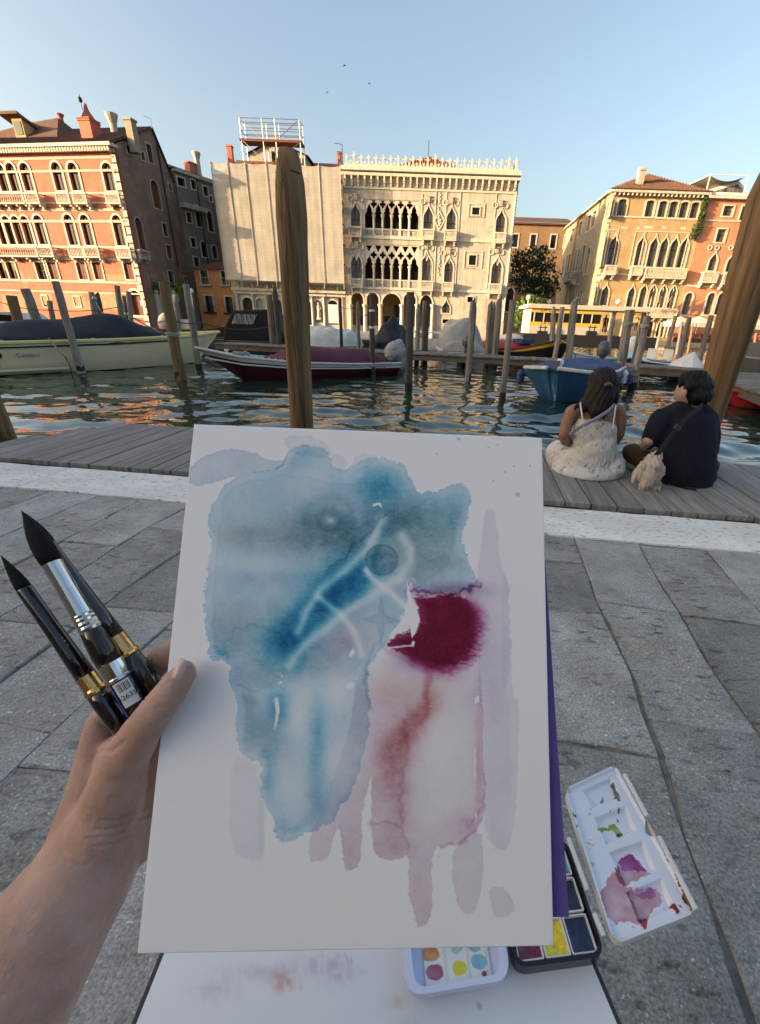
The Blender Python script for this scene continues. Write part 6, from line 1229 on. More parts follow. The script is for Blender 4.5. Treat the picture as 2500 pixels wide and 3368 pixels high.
def smoothp(poly, it=2):
    P_ = [np.array(q, float) for q in poly]
    for _ in range(it): P_ = [q for i in range(len(P_)) for q in (P_[i] * .75 + P_[(i + 1) % len(P_)] * .25, P_[i] * .25 + P_[(i + 1) % len(P_)] * .75)]
    return P_
def painting(P0):
    big = np.stack([fractal(P0, 70, 1), fractal(P0, 70, 2)], -1) * 5; mid = np.stack([fractal(P0, 16, 3, 4), fractal(P0, 16, 4, 4)], -1); P_ = P0 + big + mid * 2.4
    fine = fractal(P0, 30, 6, 5); grain = fractal(P0, 4.5, 9, 2); cloud = fractal(P0, 130, 5, 4); feath = fractal(P0 * np.array([1, 2.6]), 9, 12, 3)
    dens = np.zeros((len(P0), 3)); A_ = lambda c: -np.log(np.array(c))[None]
    def gauss(x, y, rx, ry, ang=0, Q=None): Q = P_ if Q is None else Q; c, s_ = cos(ang), sin(ang); dx, dy = Q[:, 0] - x, Q[:, 1] - y; return np.exp(-(((dx * c + dy * s_) / rx) ** 2 + ((-dx * s_ + dy * c) / ry) ** 2))
    def wash(poly, T, k_=1.0, edge=.5, ew=2.0, soft=.9, var=.35, rough=1.0, m=None):
        d = sdf(smoothp(poly, 1), P0 + big * .6 + mid * 2.6 * rough + np.stack([feath, -feath], -1) * 1.5 * rough); c = ss(-soft, soft, d); w = c * (k_ * (1 + var * cloud + .14 * fine) + edge * (.75 + .5 * fine) * np.exp(-np.abs(d) / ew))
        if m is not None: w = w * m
        return w[:, None] * A_(T), c, d
    ice, sky_, teal, deep, slate, moss, taupe, mauve, rose, lav = (.74, .82, .88), (.62, .76, .86), (.18, .55, .70), (.04, .37, .56), (.34, .50, .56), (.50, .62, .60), (.62, .60, .58), (.82, .72, .78), (.70, .36, .36), (.84, .80, .87)
    # first veils
    arm = [(412, 1058), (410, 1020), (430, 996), (470, 982), (520, 976), (560, 988), (600, 1002), (616, 1000), (620, 1018), (560, 1026), (525, 1032), (470, 1048)]
    dens += wash(arm, (.66, .76, .86), .85, .6)[0]
    for pl in ([(612, 955), (640, 944), (690, 952), (722, 972), (715, 1000), (640, 990)], [(714, 1004), (722, 988), (740, 985), (756, 998), (752, 1020), (735, 1026)], [(764, 1010), (772, 992), (800, 984), (826, 996), (800, 1014)]): dens += wash(pl, (.84, .84, .89), .6, .45)[0]
    blue = [(470, 1080), (500, 1042), (560, 1024), (612, 1020), (620, 992), (638, 972), (664, 964), (700, 970), (716, 990), (722, 1012), (745, 1026), (770, 1010), (820, 992), (868, 1004), (890, 1036), (906, 1070), (944, 1068), (985, 1052), (1018, 1056), (1026, 1084), (1014, 1124), (1000, 1172), (1014, 1206), (1030, 1245), (1042, 1272), (1004, 1290), (950, 1286), (905, 1286), (888, 1262), (884, 1320), (850, 1376), (838, 1400), (806, 1440), (800, 1480), (806, 1540), (796, 1620), (764, 1720), (728, 1772), (722, 1790), (694, 1790), (688, 1806), (664, 1806), (650, 1824), (612, 1834), (594, 1806), (598, 1778), (572, 1750), (566, 1700), (572, 1660), (560, 1652), (534, 1648), (520, 1640), (517, 1600), (514, 1590), (516, 1514), (500, 1490), (502, 1446), (484, 1440), (462, 1436), (450, 1392), (442, 1318), (450, 1250), (462, 1200), (455, 1160), (450, 1130), (462, 1100)]
    L1, c1, d1 = wash(blue, (.55, .735, .86), .80, .85, 1.9, .8, .35, 1.7); dens += L1; inn = c1 * ss(2, 20, d1)
    vein = sdf(smoothp([(478, 1090), (520, 1050), (640, 1030), (760, 1060), (840, 1040), (880, 1100), (960, 1110), (990, 1150), (975, 1230), (900, 1270), (800, 1440), (700, 1500), (600, 1470), (520, 1400), (470, 1430), (460, 1330), (474, 1210)]), P_); dens += ((np.exp(-np.abs(vein) / 1.8) * .18 + ss(-6, 12, vein) * .08) * c1)[:, None] * A_(slate)
    def spot(x, y, rx, ry, T, k_, ang=0, m=None): w = gauss(x, y, rx, ry, ang) * k_ * (1 + .3 * fine + .15 * feath); return (w * (inn if m is None else m))[:, None] * A_(T)
    for q in ((560, 1090, 150, 30, ice, .35), (540, 1165, 150, 30, taupe, .5), (600, 1250, 140, 24, sky_, .35), (520, 1345, 110, 34, taupe, .36), (500, 1395, 70, 30, slate, .32), (720, 1140, 62, 42, slate, .95), (690, 1180, 90, 40, moss, .55), (640, 1120, 70, 30, moss, .35), (780, 1165, 30, 60, slate, .55, .7),
              (660, 1350, 34, 105, deep, .95, .72), (625, 1395, 60, 55, teal, .45), (755, 1268, 58, 40, deep, 1.05, -.5), (715, 1322, 40, 34, deep, .55, -.5), (800, 1190, 24, 60, teal, .55, .6), (822, 1060, 36, 38, deep, .42), (800, 1066, 58, 30, teal, .32), (850, 1040, 50, 34, teal, .16), (640, 1420, 24, 46, deep, .42), (700, 1250, 60, 30, teal, .35, -.6),
              (920, 1150, 100, 62, moss, .85), (960, 1110, 60, 40, teal, .22), (930, 1230, 80, 40, moss, .65), (860, 1130, 44, 40, slate, .45), (470, 1425, 26, 18, deep, .40), (606, 1530, 20, 44, deep, .55), (585, 1600, 36, 60, slate, .5), (690, 1620, 20, 120, teal, .50), (690, 1740, 30, 60, slate, .35), (580, 1700, 14, 60, teal, .45), (600, 1800, 30, 24, slate, .35), (540, 1560, 20, 70, slate, .4), (650, 1810, 40, 16, teal, .3), (560, 1250, 70, 20, sky_, .3), (660, 985, 34, 26, teal, .22), (630, 1010, 30, 20, slate, .2),
              (735, 1400, 40, 40, (.80, .60, .68), .55), (775, 1375, 40, 40, (.82, .66, .74), .45), (770, 1320, 46, 24, lav, .6), (690, 1440, 60, 40, taupe, .35), (560, 1450, 60, 44, taupe, .3)): dens += spot(*q)
    # back-run cauliflower at lower left
    e = np.abs(sdf(smoothp([(490, 1420), (500, 1376), (540, 1364), (590, 1366), (622, 1390), (626, 1440), (600, 1480), (560, 1500), (510, 1490)]), P_ + mid * 4)); dens += (np.exp(-e / 2.0) * .35 * inn)[:, None] * A_(slate)
    lift = np.ones(len(P0))
    for pts, w, s_ in (([(828, 1128), (800, 1190), (745, 1245), (700, 1280), (668, 1325), (648, 1375)], 12, .74), ([(630, 1445), (672, 1392), (745, 1338), (815, 1290), (868, 1258), (893, 1222), (890, 1190), (872, 1165)], 12, .68), ([(795, 1240), (815, 1262), (860, 1300), (905, 1335)], 8, .8), ([(692, 1298), (740, 1335), (772, 1375), (788, 1425)], 8, .72), ([(820, 1165), (800, 1215), (800, 1245)], 8, .5)): lift *= 1 - s_ * np.exp(-(seg(pts, P0 + big * .5 + mid) / w) ** 2)
    for x, y, rx, ry, s_ in ((560, 1232, 130, 24, .42), (560, 1100, 150, 30, .22), (714, 1126, 12, 11, .75), (640, 1555, 40, 60, .55), (640, 1720, 44, 70, .55), (730, 1660, 40, 90, .5), (560, 1420, 50, 40, .3), (490, 1190, 40, 20, .2), (690, 1490, 80, 34, .45), (560, 1500, 60, 24, .3), (735, 1500, 34, 60, .4)): lift *= 1 - s_ * gauss(x, y, rx, ry)
    dens *= lift[:, None]
    rr = np.hypot(P_[:, 0] - 715, P_[:, 1] - 1128); dens += ((np.exp(-((rr - 24) / 8) ** 2) * .25 + np.exp(-((rr - 50) / 7) ** 2) * .14) * inn)[:, None] * A_(slate)
    for pts, w, k_, T in (([(838, 1112), (800, 1160), (765, 1188), (748, 1215), (715, 1238)], 2.0, .75, slate), ([(800, 1436), (796, 1490), (806, 1540)], 1.8, .45, slate), ([(812, 1400), (806, 1440), (800, 1470)], 1.8, .4, slate), ([(895, 1170), (905, 1210), (880, 1250)], 3, .15, slate)): dens += (np.exp(-seg(pts, P_ + mid * 3) / w) * k_)[:, None] * A_(T)
    cx, cy = 830, 1217; rr = np.hypot(P0[:, 0] - cx + mid[:, 0], (P0[:, 1] - cy) * 1.05 + mid[:, 1]); dens += ((rr < 35) * .55 * (1 + .4 * fine) + np.exp(-np.abs(rr - 35) / 1.5) * .6 + .5 * np.exp(-seg([(805, 1212), (822, 1206), (830, 1216), (842, 1204), (858, 1212)], P_) / 1.8) + .4 * np.exp(-seg([(828, 1240), (834, 1232)], P_) / 2.2))[:, None] * A_(slate)
    # lower mauve wash and drips; it bleeds softly into the blue and under the crimson
    top = ss(1435, 1540, P_[:, 1]); J = [(790, 1430), (850, 1430), (930, 1440), (1000, 1430), (1050, 1440), (1046, 1640), (1058, 1735), (1044, 1800), (1010, 1828), (966, 1844), (946, 1838), (938, 1872), (942, 1960), (932, 2008), (908, 2018), (898, 1966), (886, 1934), (890, 1852), (872, 1866), (840, 1868), (813, 1862), (808, 1800), (806, 1704), (802, 1680), (796, 1720), (788, 1790), (783, 1884), (764, 1894), (747, 1888), (741, 1804), (726, 1800), (714, 1862), (690, 1872), (670, 1870), (668, 1812), (700, 1770), (740, 1650), (770, 1540)]
    l, c, d = wash(J, mauve, .72, .5, 1.9, .9, .3, m=.12 + .88 * top); hl = 1 - .42 * gauss(965, 1620, 58, 150) - .2 * gauss(960, 1760, 46, 40) - .3 * gauss(800, 1600, 30, 60); blend = 1 - .8 * inn * ss(800, 700, P_[:, 0]); dens += l * (np.clip(hl, .25, 1) * blend)[:, None]
    for x, y, rx, ry, T, k_, ang in ((912, 1560, 22, 60, (.62, .25, .24), .75, .6), (860, 1625, 34, 80, (.70, .36, .38), .62, .5), (926, 1510, 9, 56, (.62, .27, .28), .5, 0), (862, 1710, 34, 90, (.74, .48, .54), .55, 0), (848, 1830, 36, 36, (.74, .56, .64), .5, 0), (1038, 1660, 8, 150, (.74, .54, .64), .45, 0), (1020, 1790, 44, 24, (.74, .56, .66), .45, 0), (870, 1500, 60, 40, (.86, .66, .60), .5, 0), (915, 1950, 24, 70, (.76, .64, .72), .3, 0), (760, 1850, 30, 50, (.78, .64, .72), .3, 0), (820, 1560, 50, 60, (.86, .74, .80), .4, 0)): dens += spot(x, y, rx, ry, T, k_, ang, np.clip(c + gauss(860, 1500, 60, 60), 0, 1))
    for pts, w in (([(934, 1468), (930, 1530), (922, 1560), (905, 1580)], 2.2), ([(808, 1792), (840, 1784), (872, 1800), (886, 1840)], 2.0), ([(1018, 1796), (1040, 1768), (1050, 1732)], 2.2), ([(962, 1842), (1000, 1832), (1040, 1804)], 2.2), ([(880, 1560), (884, 1640), (870, 1700), (872, 1790)], 4)): dens += (np.exp(-seg(pts, P_ + mid * 3.5) / w) * .42)[:, None] * A_((.62, .36, .44))
    fe = ss(-10, 16, sdf(smoothp([(880, 1600), (900, 1500), (1000, 1480), (1036, 1560), (1030, 1720), (1000, 1800), (900, 1790), (880, 1700)]), P_ + np.stack([feath, feath * .3], -1) * 11)); dens *= (1 - .14 * fe * (P_[:, 1] > 1480))[:, None]
    K_ = [(1036, 1260), (1046, 1170), (1054, 1118), (1066, 1102), (1080, 1126), (1086, 1230), (1106, 1252), (1112, 1500), (1130, 1530), (1126, 1700), (1112, 1846), (1085, 1850), (1050, 1810), (1046, 1600), (1040, 1450)]; dens += wash(K_, lav, .55, .18, 2.5)[0]; dens += (gauss(1075, 1400, 30, 130) * .3)[:, None] * A_((.84, .76, .84)); dens += wash([(1050, 1480), (1110, 1470), (1112, 1850), (1060, 1850)], (.88, .88, .90), .4, .05, 3, 8)[0]; dens += wash([(1090, 1240), (1106, 1262), (1110, 1480), (1092, 1500)], (.86, .80, .86), .4, .1, 3, 3)[0]
    dens += wash([(984, 1836), (1045, 1800), (1053, 1860), (1046, 1925), (1034, 1985), (1004, 1986), (982, 1930)], (.82, .74, .80), .65, .3)[0]; dens += wash([(1060, 1938), (1082, 1926), (1106, 1946), (1122, 1976), (1100, 1995), (1072, 1997), (1068, 1965)], (.82, .78, .81), .65, .5)[0]; dens += wash([(500, 1660), (518, 1640), (566, 1670), (576, 1850), (560, 1880), (495, 1850)], (.80, .83, .88), .5, .08, 4, 5)[0]; dens += wash([(560, 1680), (578, 1690), (574, 1890), (562, 1900)], (.86, .88, .90), .4, .05, 4, 4)[0]
    # crimson bloom: crisp above, feathering out below and to the right
    red = [(900, 1288), (935, 1298), (975, 1290), (1010, 1296), (1036, 1318), (1046, 1350), (1044, 1388), (1030, 1424), (1004, 1452), (972, 1464), (938, 1460), (906, 1446), (878, 1420), (838, 1402), (852, 1384), (882, 1372), (902, 1362), (914, 1345), (908, 1316)]
    d = sdf(smoothp(red, 3), P_ + np.stack([feath, feath], -1) * 5); low = np.clip(ss(1385, 1450, P_[:, 1]) + ss(1000, 1036, P_[:, 0]), 0, 1); c = ss(-30, 20, d) ** 1.8 * low + ss(-2, 5, d) * (1 - low); dens += (c * 1.0 * (1 + .12 * fine))[:, None] * A_((.34, .045, .14)); dens += (ss(0, 26, d) * .35)[:, None] * A_((.30, .02, .06))
    dens += (gauss(1030, 1390, 44, 80) * .32 * (d < 16))[:, None] * A_((.66, .52, .72)); dens += (gauss(970, 1284, 80, 17) * .9 * ss(1252, 1270, P_[:, 1]))[:, None] * A_((.56, .42, .56)); dens += (np.exp(-seg([(890, 1286), (930, 1282), (965, 1294), (1000, 1290), (1022, 1282), (1042, 1268)], P_ + mid * 5) / 2.2) * .9)[:, None] * A_((.30, .12, .24)); dens += (gauss(890, 1440, 44, 24) * .55)[:, None] * A_((.66, .52, .72)); dens += (gauss(960, 1470, 60, 20) * .3)[:, None] * A_((.7, .5, .66))
    star = [(828, 1296), (834, 1335), (870, 1348), (836, 1356), (829, 1404), (821, 1356), (788, 1347), (822, 1336)]; d = sdf(star, P0 + big * .5 + mid * 1.4); dens += (ss(-1, 1, d) * .5 + .55 * np.exp(-np.abs(d) / 1.6))[:, None] * A_((.70, .76, .83))
    for poly in ([(884, 1258), (893, 1290), (902, 1318), (914, 1345), (906, 1372), (894, 1388), (890, 1350), (887, 1310)], [(897, 1392), (903, 1395), (899, 1408), (894, 1402)], [(597, 1520), (605, 1514), (608, 1545), (600, 1580), (595, 1586), (599, 1550)], [(757, 1425), (768, 1408), (772, 1420), (764, 1428)], [(750, 1488), (768, 1482), (772, 1492), (756, 1500)], [(808, 1096), (828, 1092), (830, 1104), (822, 1098), (810, 1102)], [(1032, 1520), (1040, 1510), (1042, 1524), (1034, 1530)], [(1030, 1630), (1033, 1628), (1034, 1680), (1031, 1710)], [(1033, 1765), (1037, 1770), (1034, 1795)], [(610, 1466), (614, 1470), (610, 1474)], [(606, 1480), (613, 1482), (608, 1488)], [(840, 1406), (896, 1402), (896, 1405), (842, 1410)]): dens *= 1 - ss(-1.0, 1.0, sdf(poly, P0 + mid * 1.3))[:, None]
    for x, y, r_ in ((949, 986, 2.4), (997, 954, 3.6), (1062, 972, 2), (1082, 966, 2.2), (1125, 1075, 4.6), (1098, 1025, 2.6), (1117, 1013, 2), (1072, 1045, 1.8), (1152, 1012, 2.4), (953, 1862, 2)): dens += (np.exp(-(np.hypot(P0[:, 0] - x, P0[:, 1] - y) / r_) ** 4) * .8)[:, None] * A_((.55, .58, .66))
    dens *= (1 + .09 * grain)[:, None]
    return np.array([.85, .84, .835])[None] * np.exp(-np.clip(dens, 0, 6) * 1.15)
sheet = thing('watercolour_sheet', 'white paper sheet with abstract blue and crimson watercolour held upright in a hand', 'painting', (cs[3] + cs[2]) / 2)
sh_c = [cs[0], cs[0] + e1 * sheetw, cs[0] + e1 * sheetw + e2 * (cs[3] - cs[0]).dot(e2), cs[0] + e2 * (cs[3] - cs[0]).dot(e2)]
colour_grid('paper', sh_c, 430, 560, painting, 'watercolour_paper', sheet, None, .0006, pn)
MB().add([c - pn * .0007 for c in sh_c], [(3, 2, 1, 0)]).build('paper_back', 'white_paint', sheet, world=True)
M('purple_card', (.13, .085, .30), (.115, .075, .27), 40, .7)
q = [onsheet(x, y, -.004) for x, y in ((640, 985), (1171, 1010), (1237, 1993), (640, 1996))]
m = MB().add(q + [p - pn * .0018 for p in q], [(3, 2, 1, 0), (4, 5, 6, 7)] + [(i, (i + 1) % 4, (i + 1) % 4 + 4, i + 4) for i in range(4)]); tag(m.build('backing_card', 'purple_card'), 'purple backing card peeking out behind the right edge of the painted sheet', 'card')

# ---- hand and forearm
M('skin', (.52, .315, .245), (.41, .24, .183), 45, .45, .8, bscale=420, c3=(.54, .27, .22), s3=18, t3=.58, w3=.2, sub=.12, bdist=.0012, spec=.4); M('nail', (.54, .35, .30), (.58, .42, .37), 60, .25, coat=.3)
pxm = lambda r_, t: r_ * S * t / FPX
person = thing('person', 'left hand and bare forearm gripping paint brushes and the painted sheet', 'person', PD(60, 2150, .225))
H = MB()
def chain(pts, n=16, ell=None):
    P_ = []; R_ = []
    for i in range(len(pts) - 1):
        for j in range(4): t_ = j / 4; a, b = pts[i], pts[i + 1]; P_.append(PD(*(np.array(a[:3]) * (1 - t_) + np.array(b[:3]) * t_))); R_.append(pxm(a[3] * (1 - t_) + b[3] * t_, a[2] * (1 - t_) + b[2] * t_))
    P_.append(PD(*pts[-1][:3])); R_.append(pxm(pts[-1][3], pts[-1][2]))
    H.tube(P_, R_, n)
    for q in (0, -1): H.sphere(P_[q], R_[q] * .985, 16, 10)
ts = tsheet
chain([(401, 1457, ts(400, 1460) - .0085, 22), (392, 1473, ts(390, 1475) - .0095, 30), (372, 1502, ts(372, 1502) - .0105, 34), (342, 1540, ts(345, 1540) - .010, 36), (308, 1590, ts(345, 1590) - .003, 41), (272, 1650, .252, 50), (244, 1740, .258, 62), (222, 1815, .258, 74)])          # thumb and its base
H.sphere(PD(408, 1466, ts(405, 1466) - .0075), pxm(20, .245), 14, 10)
chain([(214, 1572, .284, 26), (205, 1640, .280, 34), (196, 1720, .274, 48), (186, 1815, .266, 70)])     # edge of the hand behind the thumb
chain([(318, 1650, .284, 38), (312, 1740, .280, 42), (282, 1830, .272, 56)])                              # palm heel
chain([(262, 1640, .276, 46), (254, 1740, .272, 58), (228, 1830, .264, 80)])
chain([(224, 1570, .290, 32), (290, 1490, .289, 31), (352, 1430, .287, 30), (420, 1395, .283, 27), (500, 1390, .282, 23)])   # index
chain([(236, 1600, .298, 33), (320, 1540, .300, 31), (420, 1500, .296, 28), (520, 1490, .291, 24)])      # middle
chain([(250, 1650, .300, 33), (340, 1610, .301, 30), (430, 1580, .296, 27), (510, 1575, .290, 23)])      # ring
chain([(270, 1710, .296, 32), (350, 1690, .296, 27), (420, 1670, .291, 24), (480, 1665, .287, 20)])      # little finger
chain([(232, 1800, .264, 86), (206, 1850, .260, 96), (172, 1916, .252, 106), (108, 2008, .240, 122), (36, 2140, .228, 132), (-60, 2330, .212, 142), (-190, 2560, .195, 150)], 24)
def wr(co):
    p_ = project(co); h = .00025 * fractal(co[:, [0, 2]] * 1000, 14, 32, 4) + .00012 * fractal(co[:, [0, 2]] * 1000, 4, 33, 3)
    for pts, w_, a_ in (([(205, 1806), (262, 1798), (330, 1768)], 2.6, .0011), ([(190, 1822), (262, 1816), (332, 1786)], 2.4, .0010), ([(200, 1838), (265, 1832), (330, 1806)], 2.4, .0009), ([(215, 1786), (270, 1778), (330, 1748)], 2.4, .0008), ([(95, 1868), (140, 1888), (175, 1900)], 2.4, .0008), ([(110, 1852), (150, 1876), (190, 1884)], 2.2, .0007), ([(302, 1510), (322, 1528), (338, 1548)], 2.2, .0010), ([(312, 1504), (330, 1520), (350, 1540)], 1.8, .0007), ([(268, 1612), (240, 1632), (215, 1638)], 5, .0009), ([(300, 1690), (330, 1672), (345, 1660)], 2.2, .0007), ([(290, 1702), (325, 1690), (346, 1676)], 2.2, .0006), ([(205, 1562), (222, 1576), (246, 1584)], 2.4, .0008)): h -= a_ * np.exp(-(seg(pts, p_ + fractal(p_, 18, 34, 2)[:, None] * 2.5) / w_) ** 2)
    return h
hand = blob('body', H, 'skin', person, .0013, 12, .5, disp=wr)
# thumb nail: a curved plate set on the thumb
nl = MB(); V = []; nu, nv = 7, 9
for j in range(nv):
    for i in range(nu):
        s_, t_ = i / (nu - 1), j / (nv - 1); wN = 1 - .12 * t_ ** 3 - .22 * (1 - t_) ** 3
        a = np.array((369, 1466)) * (1 - t_) + np.array((393, 1427)) * t_; b = np.array((389, 1484)) * (1 - t_) + np.array((411, 1440)) * t_; c = (a + b) / 2; p = c + (a + (b - a) * s_ - c) * wN
        V.append(PD(p[0], p[1], ts(p[0], p[1]) - .0195 - .0019 * sin(PI * s_) + .0034 * t_ ** 2 + .0004))
nl.add(V, [(j * nu + i, j * nu + i + 1, (j + 1) * nu + i + 1, (j + 1) * nu + i) for j in range(nv - 1) for i in range(nu - 1)]); nl.build('thumb_nail', 'nail', person, world=True, smooth=True)

# the rest of the painter, seated behind the camera: she shades the sheet and the board
M('smock', (.10, .11, .13), (.08, .09, .11), 6, .9, .4, bscale=20); M('trouser_dark', (.03, .032, .04), None, rough=.9)
elb = PD(-150, 2490, .20); b = MB()
b.tube([(0.02, -.40, .46), (.02, -.41, .62), (.02, -.40, .82), (.02, -.38, .96), (.02, -.36, 1.04)], [.19, .165, .185, .19, .09], 18, ell=[(1, .68)] * 5, up=(1, 0, 0)).tube([(-.17, -.37, .98), (.02, -.37, 1.0), (.21, -.37, .98)], .07, 12)
b.tube([(-.2, -.36, .96), (-.27, -.25, .80), tuple(elb + Vector((-.02, -.06, -.02)))], [.065, .055, .052], 12); b.tube([(.24, -.36, .96), (.27, -.26, .80), (.20, -.13, .95), (.12, -.09, 1.05)], [.065, .055, .045, .035], 12)
blob('smock', b, 'smock', person, .012, 4)
b = MB(); b.sphere((.02, -.42, .47), .19, 16, 10, (1.05, .8, .6))
for sx in (-1, 1): b.tube([(.02 + sx * .08, -.38, .47), (.02 + sx * .09, -.12, .50), (.02 + sx * .07, .02, .50), (.02 + sx * .07, .03, .30), (.02 + sx * .07, .0, .08)], [.09, .075, .06, .055, .045], 12)
blob('trousers', b, 'trouser_dark', person, .012, 4)
b = MB().sphere((.02, -.30, 1.19), .1, 16, 12, (.85, 1.0, 1.2)).tube([(.02, -.35, .99), (.02, -.32, 1.12)], .052, 12).sphere((.02, -.20, 1.17), .018); b.tube([(.17, -.10, 1.02), (.11, -.06, 1.08)], [.03, .025], 10)
blob('head', b, 'skin', person, .008, 4)
b = MB().sphere((.02, -.325, 1.215), .115, 16, 12, (.9, .95, 1.1)).tube([(.02, -.38, 1.2), (.02, -.43, 1.05), (.02, -.44, .9)], [.1, .08, .04], 12); blob('hair', b, 'bristle' if 'bristle' in MATS else 'smock', person, .010, 4)
for sx in (-1, 1): MB().tube([(.02 + sx * .07, -.03, .045), (.02 + sx * .075, .05, .05), (.02 + sx * .075, .13, .035)], [.042, .045, .03], 12).build('shoe', 'trouser_dark', person, world=True, smooth=True)
ps = thing('folding_stool', 'low folding stool under the painter', 'stool', (.02, -.42, 0)); MB().box(-.17, .17, -.15, .15, .36, .40).build('seat', 'trouser_dark', ps)
for sx in (-1, 1):
    for sy in (-1, 1): MB().bar((sx * .15, sy * .13, .003), (sx * .13, sy * -.11, .36), .011, 8).build('leg', 'steel', ps)

# ---- brushes
M('bristle', (.006, .006, .007), (.010, .009, .010), 300, .6, .4, bscale=700, spec=.15, stretch=(1, 1, 1)); M('black_lacquer', (.006, .006, .007), None, rough=.12, coat=.8, spec=.5); M('brown_lacquer', (.016, .009, .006), None, rough=.2, coat=.6); M('gold', (.80, .45, .17), None, rough=.16, metal=1.0); M('chrome', (.62, .60, .58), None, rough=.1, metal=1.0); M('sticker', (.72, .72, .70), None, rough=.5); M('blue_stripe', (.03, .07, .3), None, rough=.3)
zb3 = lambda x, y: (x * .288, 1083.7 + y * .288)
def brush(label, a, b, ta, tb, parts):
    A3, B3 = PD(*zb3(*a), ta), PD(*zb3(*b), tb); L_ = (B3 - A3).length; ax = (B3 - A3).normalized(); o = thing('paint_brush', label, 'brush', B3)
    for nm, mt, prof in parts: MB().lathe([(pxm(r_ * .288, ta + (tb - ta) * z), z * L_) for z, r_ in prof], 20, A3, ax).build(nm, mt, o, world=True, smooth=nm in ('bristles', 'cap_tube', 'handle'))
    return o, A3, B3, ax, L_
brush('small round brush with black bristles and a gold collar, lowest in the hand', (5, 425), (960, 1780), .262, .268, [('bristles', 'bristle', [(0, 1), (.03, 12), (.07, 26), (.12, 40), (.16, 47), (.19, 48)]), ('cap_tube', 'black_lacquer', [(.185, 50), (.19, 53), (.4, 55), (.56, 62), (.668, 68), (.669, 0)]), ('ferrule', 'gold', [(.668, 69), (.70, 69), (.735, 70), (.745, 77), (.752, 78), (.76, 77), (.765, 72)]), ('handle', 'black_lacquer', [(.765, 74), (.8, 76), (.9, 74), (1, 66), (1.001, 0)])])
bB = brush('large mop brush with a long chrome ferrule and brown handle', (160, 85), (1020, 1560), .254, .262, [('bristles', 'bristle', [(0, 1), (.03, 14), (.07, 36), (.12, 58), (.17, 70), (.22, 72), (.265, 66)]), ('ferrule', 'chrome', [(.26, 62), (.265, 66), (.4, 64), (.525, 70), (.53, 74), (.54, 70), (.55, 75), (.56, 71), (.572, 77), (.582, 72), (.592, 78), (.605, 72), (.61, 70)]), ('cap_tube', 'brown_lacquer', [(.605, 72), (.65, 80), (.72, 88), (.775, 86), (.776, 0)]), ('lower_ferrule', 'chrome', [(.775, 88), (.80, 88), (.845, 86), (.85, 92), (.858, 92), (.862, 86)]), ('handle', 'black_lacquer', [(.862, 84), (.95, 82), (1.12, 74), (1.121, 0)])])
brush('round brush with gold collar behind the chrome mop brush', (190, 108), (1210, 1500), .266, .272, [('bristles', 'bristle', [(0, 1), (.04, 22), (.09, 42), (.14, 50), (.165, 48)]), ('cap_tube', 'black_lacquer', [(.16, 46), (.165, 49), (.4, 54), (.55, 60), (.665, 66), (.666, 0)]), ('ferrule', 'gold', [(.665, 67), (.70, 67), (.742, 69), (.75, 77), (.758, 79), (.766, 76), (.77, 70)]), ('handle', 'black_lacquer', [(.77, 72), (.85, 76), (1.05, 70), (1.051, 0)])])
# barcode sticker wrapped on the mop brush handle, with the blue stripe beside it
o, A3, B3, ax, L_ = bB; side = ax.cross(cF).normalized(); front = side.cross(ax).normalized()
if front.dot(CAM - B3) < 0: front = -front
if side.dot(cR) < 0: side = -side
def wrap(z0, z1, a0, a1, rr, name, mt, nz=2, na=8):
    V = []
    for j in range(nz + 1):
        z = z0 + (z1 - z0) * j / nz
        for i in range(na + 1): a = a0 + (a1 - a0) * i / na; V.append(A3 + ax * z * L_ + (front * cos(a) + side * sin(a)) * rr)
    return MB().add(V, [(j * (na + 1) + i, j * (na + 1) + i + 1, (j + 1) * (na + 1) + i + 1, (j + 1) * (na + 1) + i) for j in range(nz) for i in range(na)]).build(name, mt, o, world=True, smooth=True)
R0 = pxm(86 * .288, .262)
wrap(.868, .985, -.05, 1.25, R0, 'price_sticker', 'sticker'); wrap(.868, 1.06, -.42, -.22, R0, 'blue_stripe', 'blue_stripe')
for i in range(9): wrap(.875, .915, .15 + i * .11, .15 + i * .11 + (.03, .05, .07)[i % 3], R0 * 1.008, 'barcode_bar', 'lettering', 1, 2)
tx = text('sticker_number', '8426356', 'lettering', o, (0, 0, 0), .0042, (0, 0, 0), .00005); xx = (side * cos(.55) - front * sin(.55)).normalized(); nn_ = (front * cos(.55) + side * sin(.55)).normalized()
mw = Matrix((xx, -ax, nn_)).transposed().to_4x4(); mw.translation = A3 + ax * L_ * .95 + nn_ * (R0 * 1.02); tx.matrix_basis = o.matrix_basis.inverted() @ mw

